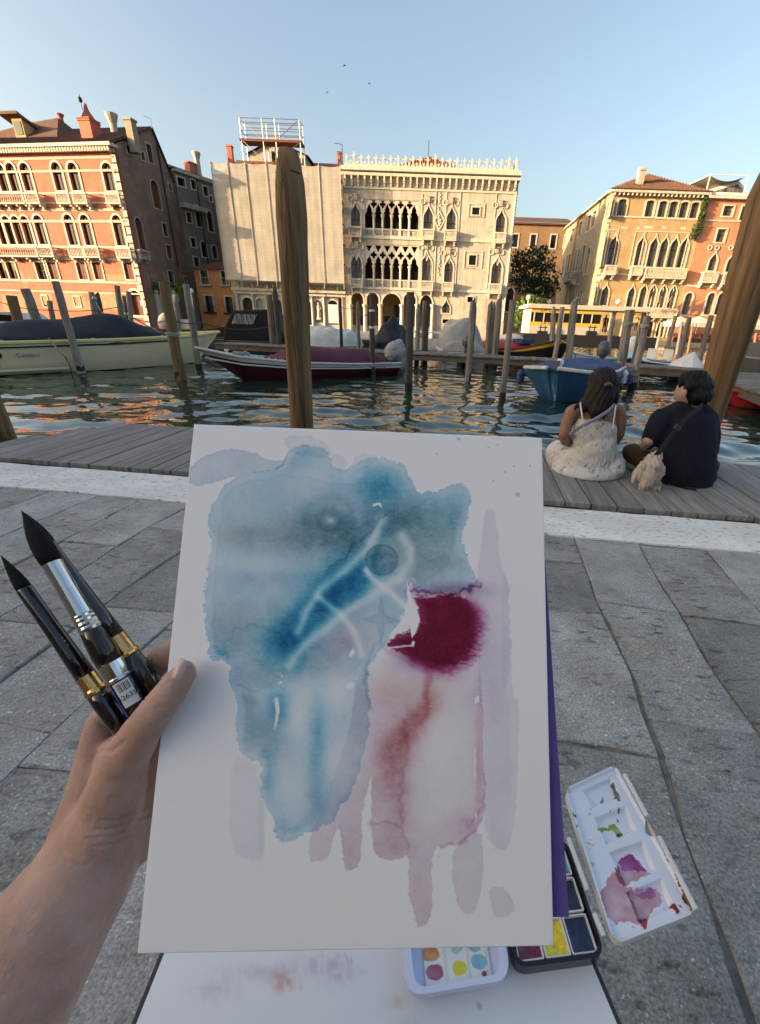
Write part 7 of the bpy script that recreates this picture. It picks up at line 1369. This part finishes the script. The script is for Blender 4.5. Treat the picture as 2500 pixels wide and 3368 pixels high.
# ---- painting board on a stool, paint box, trays
M('board_white', (.74, .75, .76), (.68, .69, .71), 3, .5, .05); M('board_edge', (.05, .05, .055), None, rough=.7); M('tin_black', (.012, .012, .014), None, rough=.35, coat=.3); M('stool_wood', (.25, .17, .1), (.18, .12, .07), 5, .7)
BZ = .62; Q = lambda x, y, z=BZ: PZ(x * S, y * S, z)
bl, br_ = Q(285, 2256), Q(1353, 2256); dl = (Q(358, 2072) - Q(297, 2226)); dr = (Q(1300, 2130) - Q(1340, 2226)); tl = bl + dl.normalized() * .30; tr_ = br_ + dr.normalized() * .30; bl = bl - dl.normalized() * .12; br_ = br_ - dr.normalized() * .12
board = thing('painting_board', 'white paint-stained board lying on a stool under the paint box', 'board', (bl + br_ + tl + tr_) / 4)
def boardcol(P_):
    c = np.tile(np.array([.74, .745, .755]), (len(P_), 1)); n1 = fractal(P_, 30, 41, 4); r = np.random.default_rng(5)
    for x, y, rx, ry, T in ((620, 2135, 26, 18, (.72, .45, .40)), (700, 2100, 60, 26, (.82, .76, .84)), (560, 2110, 70, 18, (.84, .80, .84)), (735, 2120, 30, 24, (.80, .72, .80)), (860, 2180, 22, 12, (.82, .68, .50)), (470, 2150, 50, 30, (.86, .85, .88)), (905, 2226, 30, 20, (.85, .82, .82))):
        g_ = np.exp(-(((P_[:, 0] - x) / rx) ** 2 + ((P_[:, 1] - y) / ry) ** 2)) * np.clip(.2 + 1.4 * np.abs(n1), 0, 1); c *= np.exp(np.log(np.array(T))[None] * g_[:, None] * 1.3)
    for x, y, r_ in ((612, 2098, 3), (760, 2092, 6), (790, 2110, 5), (742, 2078, 7), (1042, 2186, 3.2), (655, 2150, 3), (700, 2082, 4)): d = np.hypot(P_[:, 0] - x, P_[:, 1] - y); c *= (1 - (.85 if x == 1042 else .35) * np.exp(-((d - (0 if x == 1042 else r_)) / (r_ * (1 if x == 1042 else .35))) ** 2))[:, None] ** np.array([.6, 1, .8])[None]
    return c
pigment_mat('board_surface', .45, .0); colour_grid('board_top', [tl + Vector((0, 0, .001)), tr_ + Vector((0, 0, .001)), br_ + Vector((0, 0, .001)), bl + Vector((0, 0, .001))], 200, 130, boardcol, 'board_surface', board)
MB().add([p - (Vector((.004, 0, 0)) if i in (0, 3) else Vector((-.004, 0, 0))) for i, p in enumerate((tl, tr_, br_, bl))] + [p - Vector((0, 0, .012)) - (Vector((.007, 0, 0)) if i in (0, 3) else Vector((0, 0, 0))) for i, p in enumerate((tl, tr_, br_, bl))], [(3, 2, 1, 0), (4, 5, 6, 7), (0, 1, 5, 4), (1, 2, 6, 5), (2, 3, 7, 6), (3, 0, 4, 7)]).build('board_base', 'board_edge', board, world=True)
cb = (tl + tr_ + bl + br_) / 4; st = thing('stool', 'low wooden stool carrying the white painting board', 'stool', (cb.x, cb.y, 0)); MB().box(-.1, .1, -.1, .1, BZ - .04, BZ - .014).build('seat', 'stool_wood', st)
for sx in (-1, 1):
    for sy in (-1, 1): MB().bar((sx * .1, sy * .1, 0.003), (sx * .075, sy * .075, BZ - .04), .012, 8).build('leg', 'stool_wood', st)
zt7 = lambda x, y: (859 + .416 * x, 1638.8 + .416 * y)
def q7(x, y, z): return Q(*zt7(x, y), z)
def rrect(a, b, c, d, r, n=5):
    """rounded quad outline through four world corners"""
    P_ = [a, b, c, d]; out = []
    for i in range(4):
        p, q, s_ = P_[i], P_[i - 1], P_[(i + 1) % 4]; u, w = (q - p).normalized() * r, (s_ - p).normalized() * r
        for k in range(n + 1): t_ = k / n; out.append(p + u * (1 - t_) ** 2 + w * t_ ** 2)
    return out
def tray(name, mt, outl, z0, z1, wall, parent, floor=None):
    """open tray: outer wall, rim, inner wall, floor"""
    n = len(outl); c = sum(outl, Vector()) / n; inn = [p + (c - p).normalized() * wall for p in outl]; lo = [p + (c - p).normalized() * wall * .5 for p in outl]
    V = [(p.x, p.y, z0) for p in lo] + [(p.x, p.y, z0 + (z1 - z0) * .3) for p in outl] + [(p.x, p.y, z1) for p in outl] + [(p.x, p.y, z1) for p in inn] + [(p.x, p.y, z0 + .0025) for p in inn]; F = [tuple(range(n))[::-1], tuple(4 * n + i for i in range(n))]
    for k in range(4):
        for i in range(n): F.append((k * n + i, k * n + (i + 1) % n, (k + 1) * n + (i + 1) % n, (k + 1) * n + i))
    return MB().add(V, F).build(name, mt, parent, world=True, smooth=False)
TZ = BZ + .019
pb = thing('paint_box', 'open black paint tin with white palette lids and colour pans', 'paint box', q7(860, 900, BZ))
BLc, BRc = q7(628, 1122, TZ), q7(1103, 1058, TZ); fr_ = q7(893, 440, TZ); dirf = fr_ - BRc; FLc = BLc + dirf; to = rrect(BLc, BRc, fr_, FLc, .012)
tray('tin', 'tin_black', to, BZ + .0015, TZ, .0035, pb); ux = (BRc - BLc); uy = dirf
def tp(a, b, z): p = BLc + ux * a + uy * b; return Vector((p.x, p.y, z))
pans = [('crimson', (.13, .008, .03)), ('yellow', (.62, .42, .02)), ('dark blue', (.008, .018, .05)), ('green', (.02, .16, .12)), ('indigo', (.01, .014, .035)), ('black', (.008, .009, .012)), ('rust', (.3, .08, .02)), ('teal', (.02, .22, .2)), ('ultramarine', (.02, .03, .2))]
i = 0
for rj in range(3):
    for ci in range(3):
        a0, a1 = .06 + ci * .30, .06 + ci * .30 + .285; b0, b1 = .05 + rj * .31, .05 + rj * .31 + .29; c4 = [tp(a0, b0, TZ - .003), tp(a1, b0, TZ - .003), tp(a1, b1, TZ - .003), tp(a0, b1, TZ - .003)]
        nm, cc = pans[[0, 1, 2, 6, 8, 4, 3, 5, 7][i]]; M('paint_' + nm.replace(' ', '_'), cc, tuple(min(1, v_ * 1.9 + .01) for v_ in cc), 160, .22, .3, bscale=240, bdist=.002, coat=.5)
        po = tray('pan', 'white_paint', rrect(*c4, .0015, 2), BZ + .004, TZ - .003, .0014, pb); cen_ = sum(c4, Vector()) / 4
        pt = [p + (cen_ - p) * .09 for p in c4]; g_ = 6; V = []
        for jj in range(g_ + 1):
            for ii in range(g_ + 1): s_, t_ = ii / g_, jj / g_; p = (pt[0] * (1 - s_) + pt[1] * s_) * (1 - t_) + (pt[3] * (1 - s_) + pt[2] * s_) * t_; V.append((p.x, p.y, TZ - .0065 - .0035 * sin(PI * s_) * sin(PI * t_) * (1 if i % 2 else .7)))
        MB().add(V, [(jj * (g_ + 1) + ii, jj * (g_ + 1) + ii + 1, (jj + 1) * (g_ + 1) + ii + 1, (jj + 1) * (g_ + 1) + ii) for jj in range(g_) for ii in range(g_)]).build('paint', 'paint_' + nm.replace(' ', '_'), po, world=True, smooth=True); i += 1
# right lid: white mixing palette with four wells, stained with paint
LZ = TZ + .004; lc = [q7(878, 190, LZ), q7(1148, 60, LZ), q7(1578, 838, LZ), q7(1140, 1012, LZ)]; lpx = np.array([zt7(*p) for p in ((878, 190), (1148, 60), (1578, 838), (1140, 1012))])
wells = [np.array([zt7(*p) for p in w]) for w in (((972, 188), (1128, 118), (1178, 228), (1030, 285)), ((1038, 332), (1205, 268), (1262, 398), (1100, 478)), ((1115, 512), (1295, 448), (1362, 605), (1190, 688)), ((1203, 718), (1390, 648), (1462, 800), (1275, 890)))]
lrr = rrect(*lc, .013); lpr = project(np.array([list(p) for p in lrr])); ntch = np.array([zt7(*p) for p in ((1330, 325), (1302, 360), (1306, 410), (1345, 440), (1400, 430), (1390, 330))])
def lidh(P_):
    h = np.zeros(len(P_)); d = sdf(lpx, P_); h += .0035 * (1 - ss(4, 8, d)) * ss(-2, 2, d)
    for w in wells: h -= .0045 * ss(0, 7, sdf(w, P_))
    return h
def lidcol(P_):
    c = np.tile(np.array([.74, .75, .80]), (len(P_), 1)); n1 = fractal(P_, 26, 51, 4); n2 = fractal(P_, 8, 52, 3); Pn = P_ + np.stack([n1, fractal(P_, 26, 53, 4)], -1) * 7 + np.stack([n2, n2], -1) * 2
    def put(poly, T, k_=1, edge=.5): 
        d = sdf(np.array([zt7(*p) for p in poly]), Pn); w = ss(-1, 1, d) * (k_ * (1 + .4 * n1) + edge * np.exp(-np.abs(d) / 2.5)); c[:] = c * np.exp(np.log(np.array(T))[None] * w[:, None])
    put([(1080, 760), (1130, 620), (1170, 560), (1230, 500), (1275, 520), (1320, 590), (1330, 640), (1200, 690), (1290, 720), (1360, 690), (1400, 760), (1340, 830), (1300, 900), (1230, 870), (1160, 890), (1095, 850)], (.78, .45, .48), 1.0, .4); put([(1170, 560), (1235, 505), (1300, 540), (1330, 600), (1260, 590), (1190, 610)], (.62, .22, .62), .8, .4); put([(1270, 700), (1350, 690), (1370, 740), (1300, 750)], (.7, .4, .75), .6)
    put([(1270, 870), (1290, 850), (1335, 845), (1300, 915), (1275, 905)], (.5, .06, .08), 1.0); put([(1440, 790), (1470, 785), (1480, 820), (1460, 835), (1440, 815)], (.45, .03, .04), 1.3); put([(1490, 790), (1506, 795), (1500, 812)], (.5, .08, .08), 1); put([(1140, 590), (1160, 580), (1200, 670), (1190, 690)], (.5, .15, .18), .8); put([(1205, 720), (1225, 710), (1290, 860), (1270, 870)], (.55, .2, .22), .6)
    put([(1055, 390), (1150, 345), (1185, 400), (1150, 412), (1135, 375), (1060, 400)], (.45, .48, .08), .9); put([(1150, 385), (1182, 392), (1175, 415), (1150, 410)], (.12, .14, .05), 1); put([(1190, 105), (1215, 110), (1320, 325), (1295, 315)], (.6, .68, .35), .6); put([(1365, 455), (1385, 450), (1560, 760), (1560, 830), (1530, 770)], (.32, .05, .09), 1.2); put([(1140, 165), (1155, 165), (1175, 235), (1160, 240)], (.25, .27, .15), 1)
    r = np.random.default_rng(8)
    for x, y, r_, T in [(912, 268, 4, (.1, .1, .12)), (938, 318, 6, (.08, .1, .12)), (945, 390, 5, (.1, .1, .14)), (948, 435, 6, (.08, .08, .14)), (1012, 325, 7, (.35, .6, .68)), (968, 345, 6, (.45, .68, .75)), (905, 210, 5, (.45, .65, .72)), (1088, 228, 6, (.15, .16, .2)), (1172, 325, 6, (.2, .22, .2)), (1015, 285, 4, (.3, .4, .45)), (918, 385, 4, (.5, .7, .75)), (1120, 290, 5, (.2, .2, .22)), (1175, 275, 6, (.15, .2, .16)), (1145, 965, 8, (.4, .55, .68)), (1245, 905, 4, (.6, .4, .4)), (1410, 800, 4, (.6, .4, .45))] + [(1000 + r.uniform(0, 50), 420 + r.uniform(0, 230), r.uniform(3, 6), (.82, .5, .42)) for _ in range(14)]:
        q = zt7(x, y); d = np.hypot(Pn[:, 0] - q[0], (Pn[:, 1] - q[1]) * .8); c[:] = c * np.exp(np.log(np.array(T))[None] * (np.exp(-(d / (r_ * .42)) ** 4))[:, None])
    return c
lid = thing('palette_lid', 'white enamel mixing lid stained pink and green hanging off the tin', 'palette', lc[0]); colour_grid('palette', lc, 150, 240, lidcol, 'palette_enamel', lid, lidh, .0, (0, 0, 1), mask=lambda q: (sdf(lpr, q) > 0) & (sdf(ntch, q) < 0))
MB().add([Vector((p.x, p.y, LZ + .0035)) for p in lrr] + [Vector((p.x, p.y, LZ - .004)) for p in lrr], [(i, (i + 1) % len(lrr), (i + 1) % len(lrr) + len(lrr), i + len(lrr)) for i in range(len(lrr))]).build('rim', 'white_paint', lid, world=True)
# the hinge-side rim and folded outer lip
for a, b in (((905, 440), (1005, 712)), ((1040, 835), (1090, 950))): MB().bar(q7(*a, LZ + .004), q7(*b, LZ + .004), .0022, 6).build('hinge_rod', 'white_paint', lid, world=True)
for a, b in (((1198, 108), (1316, 326)), ((1378, 432), (1572, 815))): MB().bar(q7(*a, LZ + .005), q7(*b, LZ + .005), .0024, 6).build('thumb_lip', 'white_paint', lid, world=True)
# left lid: shallow white tray with the swatch card
lt = thing('tray_lid', 'shallow white tray lid holding the hand-written swatch card', 'tray', q7(300, 1100, BZ)); M('tray_white', (.66, .70, .84), None, rough=.3, coat=.3)
a, b, c_, d_ = q7(60, 1275, TZ - .006), q7(606, 1182, TZ - .006), q7(560, 880, TZ - .006), q7(30, 900, TZ - .006); tray('tray', 'tray_white', rrect(a, b, c_, d_, .014), BZ + .003, TZ - .004, .007, lt)
sw = [(135, 900), (465, 890), (506, 1166), (160, 1218)]; swc = [q7(*p, BZ + .0072) for p in sw]
def swcol(P_):
    c = np.tile(np.array([.78, .77, .72]), (len(P_), 1)); n1 = fractal(P_, 16, 61, 4); n2 = fractal(P_, 7, 62, 3)
    for x, y, r_, T in ((185, 1040, 44, (.80, .30, .14)), (210, 1140, 46, (.50, .16, .30)), (338, 1116, 38, (.88, .74, .08)), (436, 1086, 42, (.32, .62, .80)), (322, 1012, 34, (.50, .74, .66)), (412, 1000, 32, (.25, .55, .66)), (465, 1148, 8, (.2, .05, .06)), (300, 930, 30, (.6, .5, .3)), (180, 940, 34, (.5, .3, .5))):
        q = zt7(x, y); d = np.hypot(P_[:, 0] - q[0], P_[:, 1] - q[1]) + n1 * 3.5 - r_ * .40; c *= np.exp(np.log(np.array(T))[None] * (ss(1.5, -1.5, d) * (.9 + .3 * n1) + .3 * np.exp(-np.abs(d) / 1.5))[:, None])
    for x0 in (265, 385, 482):
        for yy in range(1010, 1190, 5):
            q = zt7(x0 + 6 * sin(yy * .7) + (yy - 1100) * .1, yy); c *= (1 - .55 * np.exp(-((P_[:, 0] - q[0]) ** 2 + (P_[:, 1] - q[1]) ** 2) / 1.2))[:, None]
    return c
cd_ = thing('swatch_card', 'cream card with dabs of colour lying in the white tray', 'card', swc[3]); pigment_mat('card_paper', .8, .1); colour_grid('card', swc, 110, 90, swcol, 'card_paper', cd_, None, .0006, (0, 0, 1))
# ================================================================== THE COUPLE ON THE DECK
zc = lambda x, y: (1149.8 + .288 * x, 766.5 + .288 * y)
DKZ = .037
M('skin_tan', (.30, .165, .11), (.26, .14, .092), 20, .5, .2, bscale=90, sub=.08, bdist=.003); M('skin_fair', (.42, .27, .20), None, rough=.5, sub=.08); M('hair', (.008, .005, .004), (.016, .010, .007), 30, .5, .5, bscale=70, stretch=(9, 9, .5), bdist=.008, spec=.25); M('hair_black', (.005, .004, .004), (.009, .008, .007), 30, .5, .5, bscale=60, stretch=(9, 9, .6), bdist=.008, spec=.25)
M('dress', (.60, .58, .53), (.54, .52, .475), 6, .85, .6, bscale=26, c3=(.25, .25, .22), s3=22, t3=.565, w3=.05, bdist=.008, stretch=(1.3, 1.3, 1)); M('navy_knit', (.008, .010, .020), (.012, .014, .027), 40, .95, .5, bscale=160, bdist=.004); M('brown_cloth', (.075, .045, .018), (.055, .032, .013), 5, .85, .6, bscale=10, bdist=.02); M('lilac', (.36, .29, .42), (.32, .25, .38), 30, .8); M('strap_white', (.66, .64, .6), None, rough=.8); M('webbing', (.03, .03, .034), None, rough=.8); M('buckle', (.05, .05, .055), None, rough=.4); M('scarf', (.50, .43, .36), (.40, .34, .28), 14, .95, .7, bscale=60, bdist=.006); M('shoe', (.22, .21, .20), None, rough=.7)
class Fig:
    def __init__(s, name, label, bx, by, back):
        b = PZ(*[v * S for v in zc(bx, by)], DKZ); s.Y = b.y + back; s.r = thing(name, label, 'person', (b.x, s.Y, DKZ))
    def p(s, x, y, dy=0.0): q = zc(x, y); return PY(q[0] * S, q[1] * S, s.Y + dy)
    def m(s, r_, at): return r_ * .288 * S * (at - CAM).dot(cF) / FPX
    def chain(s, mb, pts, fl=1.0, n=16, up=(1, 0, 0)):
        P_, R_ = [], []
        for i in range(len(pts) - 1):
            for j in range(4): t_ = j / 4; q = np.array(pts[i]) * (1 - t_) + np.array(pts[i + 1]) * t_; P_.append(s.p(q[0], q[1], q[2])); R_.append(s.m(q[3], P_[-1]))
        q = pts[-1]; P_.append(s.p(q[0], q[1], q[2])); R_.append(s.m(q[3], P_[-1])); mb.tube(P_, R_, n, ell=[(1, fl)] * len(P_), up=up)
        for k in (0, -1): mb.sphere(P_[k], R_[k] * .97, 14, 9, (1, fl, 1) if fl < 1 else (1, 1, 1))
    def ball(s, mb, x, y, dy, rx, ry, rz): c = s.p(x, y, dy); k = s.m(1, c); mb.sphere(c, 1.0, 18, 12, (rx * k, ry, rz * k))
def ground(o, z): 
    me = o.data
    for v_ in me.vertices: v_.co.z = max(v_.co.z, z)
# ---- woman in the white dress
w = Fig('person', 'woman in white floral strappy dress with long dark hair sitting on the deck', 430, 965, .20)
b = MB()
w.chain(b, [(495, 700, .0, 138), (497, 600, .0, 148), (505, 520, .0, 146), (512, 450, .0, 128), (520, 410, .01, 70)], .62)
w.chain(b, [(330, 438, .02, 46), (420, 415, .01, 50), (520, 405, .0, 54), (620, 415, .01, 50), (682, 440, .02, 44)])
w.chain(b, [(525, 420, .0, 46), (540, 340, .03, 44), (550, 280, .04, 60)])
w.chain(b, [(322, 446, .02, 50), (290, 520, .02, 47), (268, 610, .0, 43), (272, 660, .04, 40), (350, 690, .26, 33), (420, 700, .36, 28)])
w.chain(b, [(684, 448, .02, 46), (692, 540, .02, 42), (680, 620, .04, 38), (650, 670, .14, 34), (560, 690, .34, 29)])
w.ball(b, 562, 240, .05, 84, .095, 108)
blob('body', b, 'skin_tan', w.r, .010, 6)
b = MB(); w.chain(b, [(500, 780, .0, 160), (497, 680, .0, 158), (494, 600, .0, 163), (492, 572, .0, 160)], .66); w.chain(b, [(500, 720, .0, 160), (480, 790, .03, 190), (450, 850, .05, 225), (428, 890, .06, 250)], .85); w.ball(b, 430, 880, .06, 262, .27, 96); w.ball(b, 300, 800, .22, 168, .24, 130); w.ball(b, 590, 850, .06, 108, .22, 112); w.ball(b, 230, 770, .20, 96, .16, 110); w.ball(b, 560, 780, .25, 120, .2, 90)
def frill(co): 
    a = np.arctan2(co[:, 1] - w.Y, co[:, 0] - w.r.location.x); z = (co[:, 2] - DKZ); k = np.clip(1 - np.abs(z - .12) / .14, 0, 1); return .0045 * np.sin(a * 46 + 3 * np.sin(z * 30)) * k + .004 * fractal(co[:, [0, 2]] * 100, 5, 71, 3)
d = blob('dress', b, 'dress', w.r, .010, 5, disp=frill); ground(d, DKZ)
m_ = MB()
for x0, y0, x1, y1 in ((388, 388, 412, 560), (655, 402, 632, 576)): P_ = [w.p(x0, y0 - 12, .0), w.p(x0, y0, -.09), w.p((x0 + x1) / 2, (y0 + y1) / 2, -.135), w.p(x1, y1, -.145)]; MB().tube(P_, .006, 6).build('shoulder_strap', 'strap_white', w.r, world=True)
b = MB(); w.ball(b, 558, 225, .045, 112, .125, 118); w.chain(b, [(555, 260, .0, 106), (545, 340, -.03, 98), (520, 410, -.06, 78), (492, 460, -.09, 48), (478, 498, -.10, 16)], .8); w.chain(b, [(480, 300, .0, 50), (440, 380, -.02, 40), (400, 440, -.06, 22), (385, 480, -.07, 9)]); w.chain(b, [(450, 350, .0, 34), (370, 400, -.01, 22), (335, 436, -.02, 8)]); w.chain(b, [(630, 260, .0, 46), (655, 340, .0, 26), (650, 400, -.02, 12)]); w.chain(b, [(560, 400, -.06, 50), (570, 460, -.10, 26), (565, 496, -.11, 8)])
blob('hair', b, 'hair', w.r, .009, 4, disp=lambda co: .003 * np.sin(co[:, 0] * 170 + 6 * np.sin(co[:, 2] * 14)))
MB().tube([w.p(570, 245, -.10), w.p(600, 236, -.115), w.p(628, 250, -.10)], [.012, .018, .010], 8).build('hair_clip', 'buckle', w.r, world=True)
sb = thing('bag_strap', 'lilac cross-body strap on the bare back of the seated woman', 'strap', w.p(480, 530, -.15)); MB().tube([w.p(642, 396, -.07), w.p(600, 440, -.135), w.p(520, 490, -.155), w.p(420, 545, -.15), w.p(350, 580, -.10), (w.p(316, 615, -.06)), w.p(312, 650, .02)], .017, 8, ell=[(1, .45)] * 7, up=(0, 0, 1)).build('strap', 'lilac', sb, world=True)
# ---- man in the navy jumper
g_ = Fig('person', 'man in navy jumper and brown trousers sitting cross-legged looking left', 1180, 1045, .18)
b = MB(); g_.ball(b, 1205, 290, .03, 84, .10, 104); g_.ball(b, 1150, 300, .04, 40, .06, 70); g_.chain(b, [(1118, 316, .05, 10), (1105, 336, .05, 13), (1114, 346, .05, 9)]); g_.chain(b, [(1122, 360, .04, 12), (1130, 384, .04, 20), (1175, 388, .02, 38)]); g_.chain(b, [(1215, 350, .02, 62), (1212, 430, .0, 66)])
g_.chain(b, [(905, 660, .02, 46), (880, 700, .14, 40), (900, 720, .32, 34), (960, 720, .38, 30)]); g_.ball(b, 1174, 304, -.072, 16, .02, 32)
blob('body', b, 'skin_fair', g_.r, .009, 3)
b = MB(); g_.chain(b, [(1200, 965, .02, 188), (1200, 850, .0, 196), (1195, 700, .0, 206), (1190, 580, .0, 204), (1192, 500, .0, 186), (1200, 450, .0, 140), (1215, 400, .01, 84), (1222, 376, .01, 70)], .68); g_.chain(b, [(1030, 490, .02, 72), (1120, 440, .0, 70), (1290, 440, .0, 72), (1360, 500, .02, 62)])
g_.chain(b, [(1010, 500, .02, 88), (960, 570, .02, 80), (920, 640, .04, 66), (905, 680, .10, 54)]); g_.chain(b, [(1355, 500, .02, 64), (1385, 620, .03, 56), (1380, 740, .05, 50), (1340, 800, .2, 44)]); g_.chain(b, [(1385, 860, .06, 40), (1370, 950, .06, 42)])
blob('jumper', b, 'navy_knit', g_.r, .011, 5, disp=lambda co: .004 * fractal(co[:, [0, 2]] * 100, 9, 81, 3))
b = MB(); g_.ball(b, 1165, 1000, .04, 178, .2, 52); g_.chain(b, [(1080, 990, .06, 70), (960, 900, .2, 84), (840, 810, .34, 82), (775, 750, .42, 70)]); g_.chain(b, [(775, 760, .42, 62), (820, 850, .34, 52), (900, 900, .30, 44)]); g_.chain(b, [(1250, 990, .08, 70), (1330, 900, .25, 70), (1370, 850, .4, 60)])
t_ = blob('trousers', b, 'brown_cloth', g_.r, .011, 5, disp=lambda co: .004 * fractal(co[:, [0, 2]] * 100, 6, 82, 3)); ground(t_, DKZ)
b = MB(); g_.ball(b, 1262, 248, .03, 114, .125, 90); g_.ball(b, 1278, 312, .01, 92, .115, 84); g_.chain(b, [(1185, 195, .03, 46), (1150, 225, .03, 30), (1140, 258, .02, 14)]); g_.chain(b, [(1200, 190, .0, 56), (1290, 190, .0, 60), (1350, 260, .02, 40)]); g_.chain(b, [(1270, 340, -.02, 72), (1280, 384, .0, 36)]); g_.chain(b, [(1215, 250, -.06, 46), (1208, 285, -.06, 24), (1212, 320, -.055, 26), (1240, 352, -.045, 44), (1262, 378, -.03, 34)]); g_.ball(b, 1250, 320, -.03, 66, .09, 60)
blob('hair', b, 'hair_black', g_.r, .009, 3, disp=lambda co: .003 * np.sin(co[:, 0] * 190 + 7 * np.sin(co[:, 2] * 17)))
b = MB(); g_.chain(b, [(690, 850, .40, 26), (760, 862, .34, 34), (810, 880, .28, 28)]); o = blob('shoe', b, 'shoe', g_.r, .009, 3); ground(o, DKZ)
bg_ = thing('shoulder_bag', 'black webbing shoulder bag strap across the navy jumper', 'bag strap', g_.p(970, 780, -.2)); P_ = [g_.p(1312, 396, .0), g_.p(1296, 408, -.12), g_.p(1220, 470, -.175), g_.p(1130, 560, -.185), g_.p(1050, 660, -.185), g_.p(985, 745, -.17), g_.p(955, 785, -.10)]; MB().tube(P_, .026, 8, ell=[(1, .3)] * 7, up=(0, 0, 1)).build('strap', 'webbing', bg_, world=True)
c = g_.p(1122, 562, -.195); MB().tube([g_.p(1134, 548, -.193), g_.p(1110, 578, -.194)], .029, 8, ell=[(1, .3)] * 2, up=(0, 0, 1)).build('buckle', 'buckle', bg_, world=True)
sc = thing('scarf', 'cream fringed scarf knotted on the bag strap beside the seated man', 'scarf', g_.p(900, 1000, -.12)); b = MB()
for pts in ([(975, 765, -.10, 30), (920, 800, -.11, 38), (870, 860, -.12, 42), (815, 930, -.12, 36), (795, 968, -.12, 20)], [(980, 770, -.12, 26), (960, 830, -.15, 34), (1000, 880, -.16, 30), (985, 930, -.16, 26)], [(930, 850, -.15, 40), (960, 845, -.16, 40), (990, 880, -.16, 30)], [(930, 860, -.15, 36), (905, 930, -.16, 52), (885, 990, -.16, 48), (880, 1020, -.16, 36)], [(960, 880, -.15, 30), (950, 950, -.15, 34), (960, 1000, -.15, 24)]): g_.chain(b, pts, 1.0)
o = blob('wrap', b, 'scarf', sc, .008, 3, disp=lambda co: .005 * np.sin(co[:, 0] * 260 + 40 * co[:, 2] + 3 * fractal(co[:, [0, 2]] * 100, 5, 91, 3)) + .003 * fractal(co[:, [0, 2]] * 100, 2.5, 92, 3)); ground(o, DKZ)
r = random.Random(3)
for i in range(15): x = 838 + i * 10.5 if i < 11 else 940 + (i - 10) * 12; y0 = 1015 if i < 11 else 1000; MB().tube([g_.p(x, y0 - 30, -.16), g_.p(x + r.uniform(-8, 8), y0 + 12, -.17), g_.p(x + r.uniform(-14, 12), y0 + r.uniform(40, 66), -.185)], [.010, .008, .004], 5).build('fringe', 'scarf', sc, world=True)
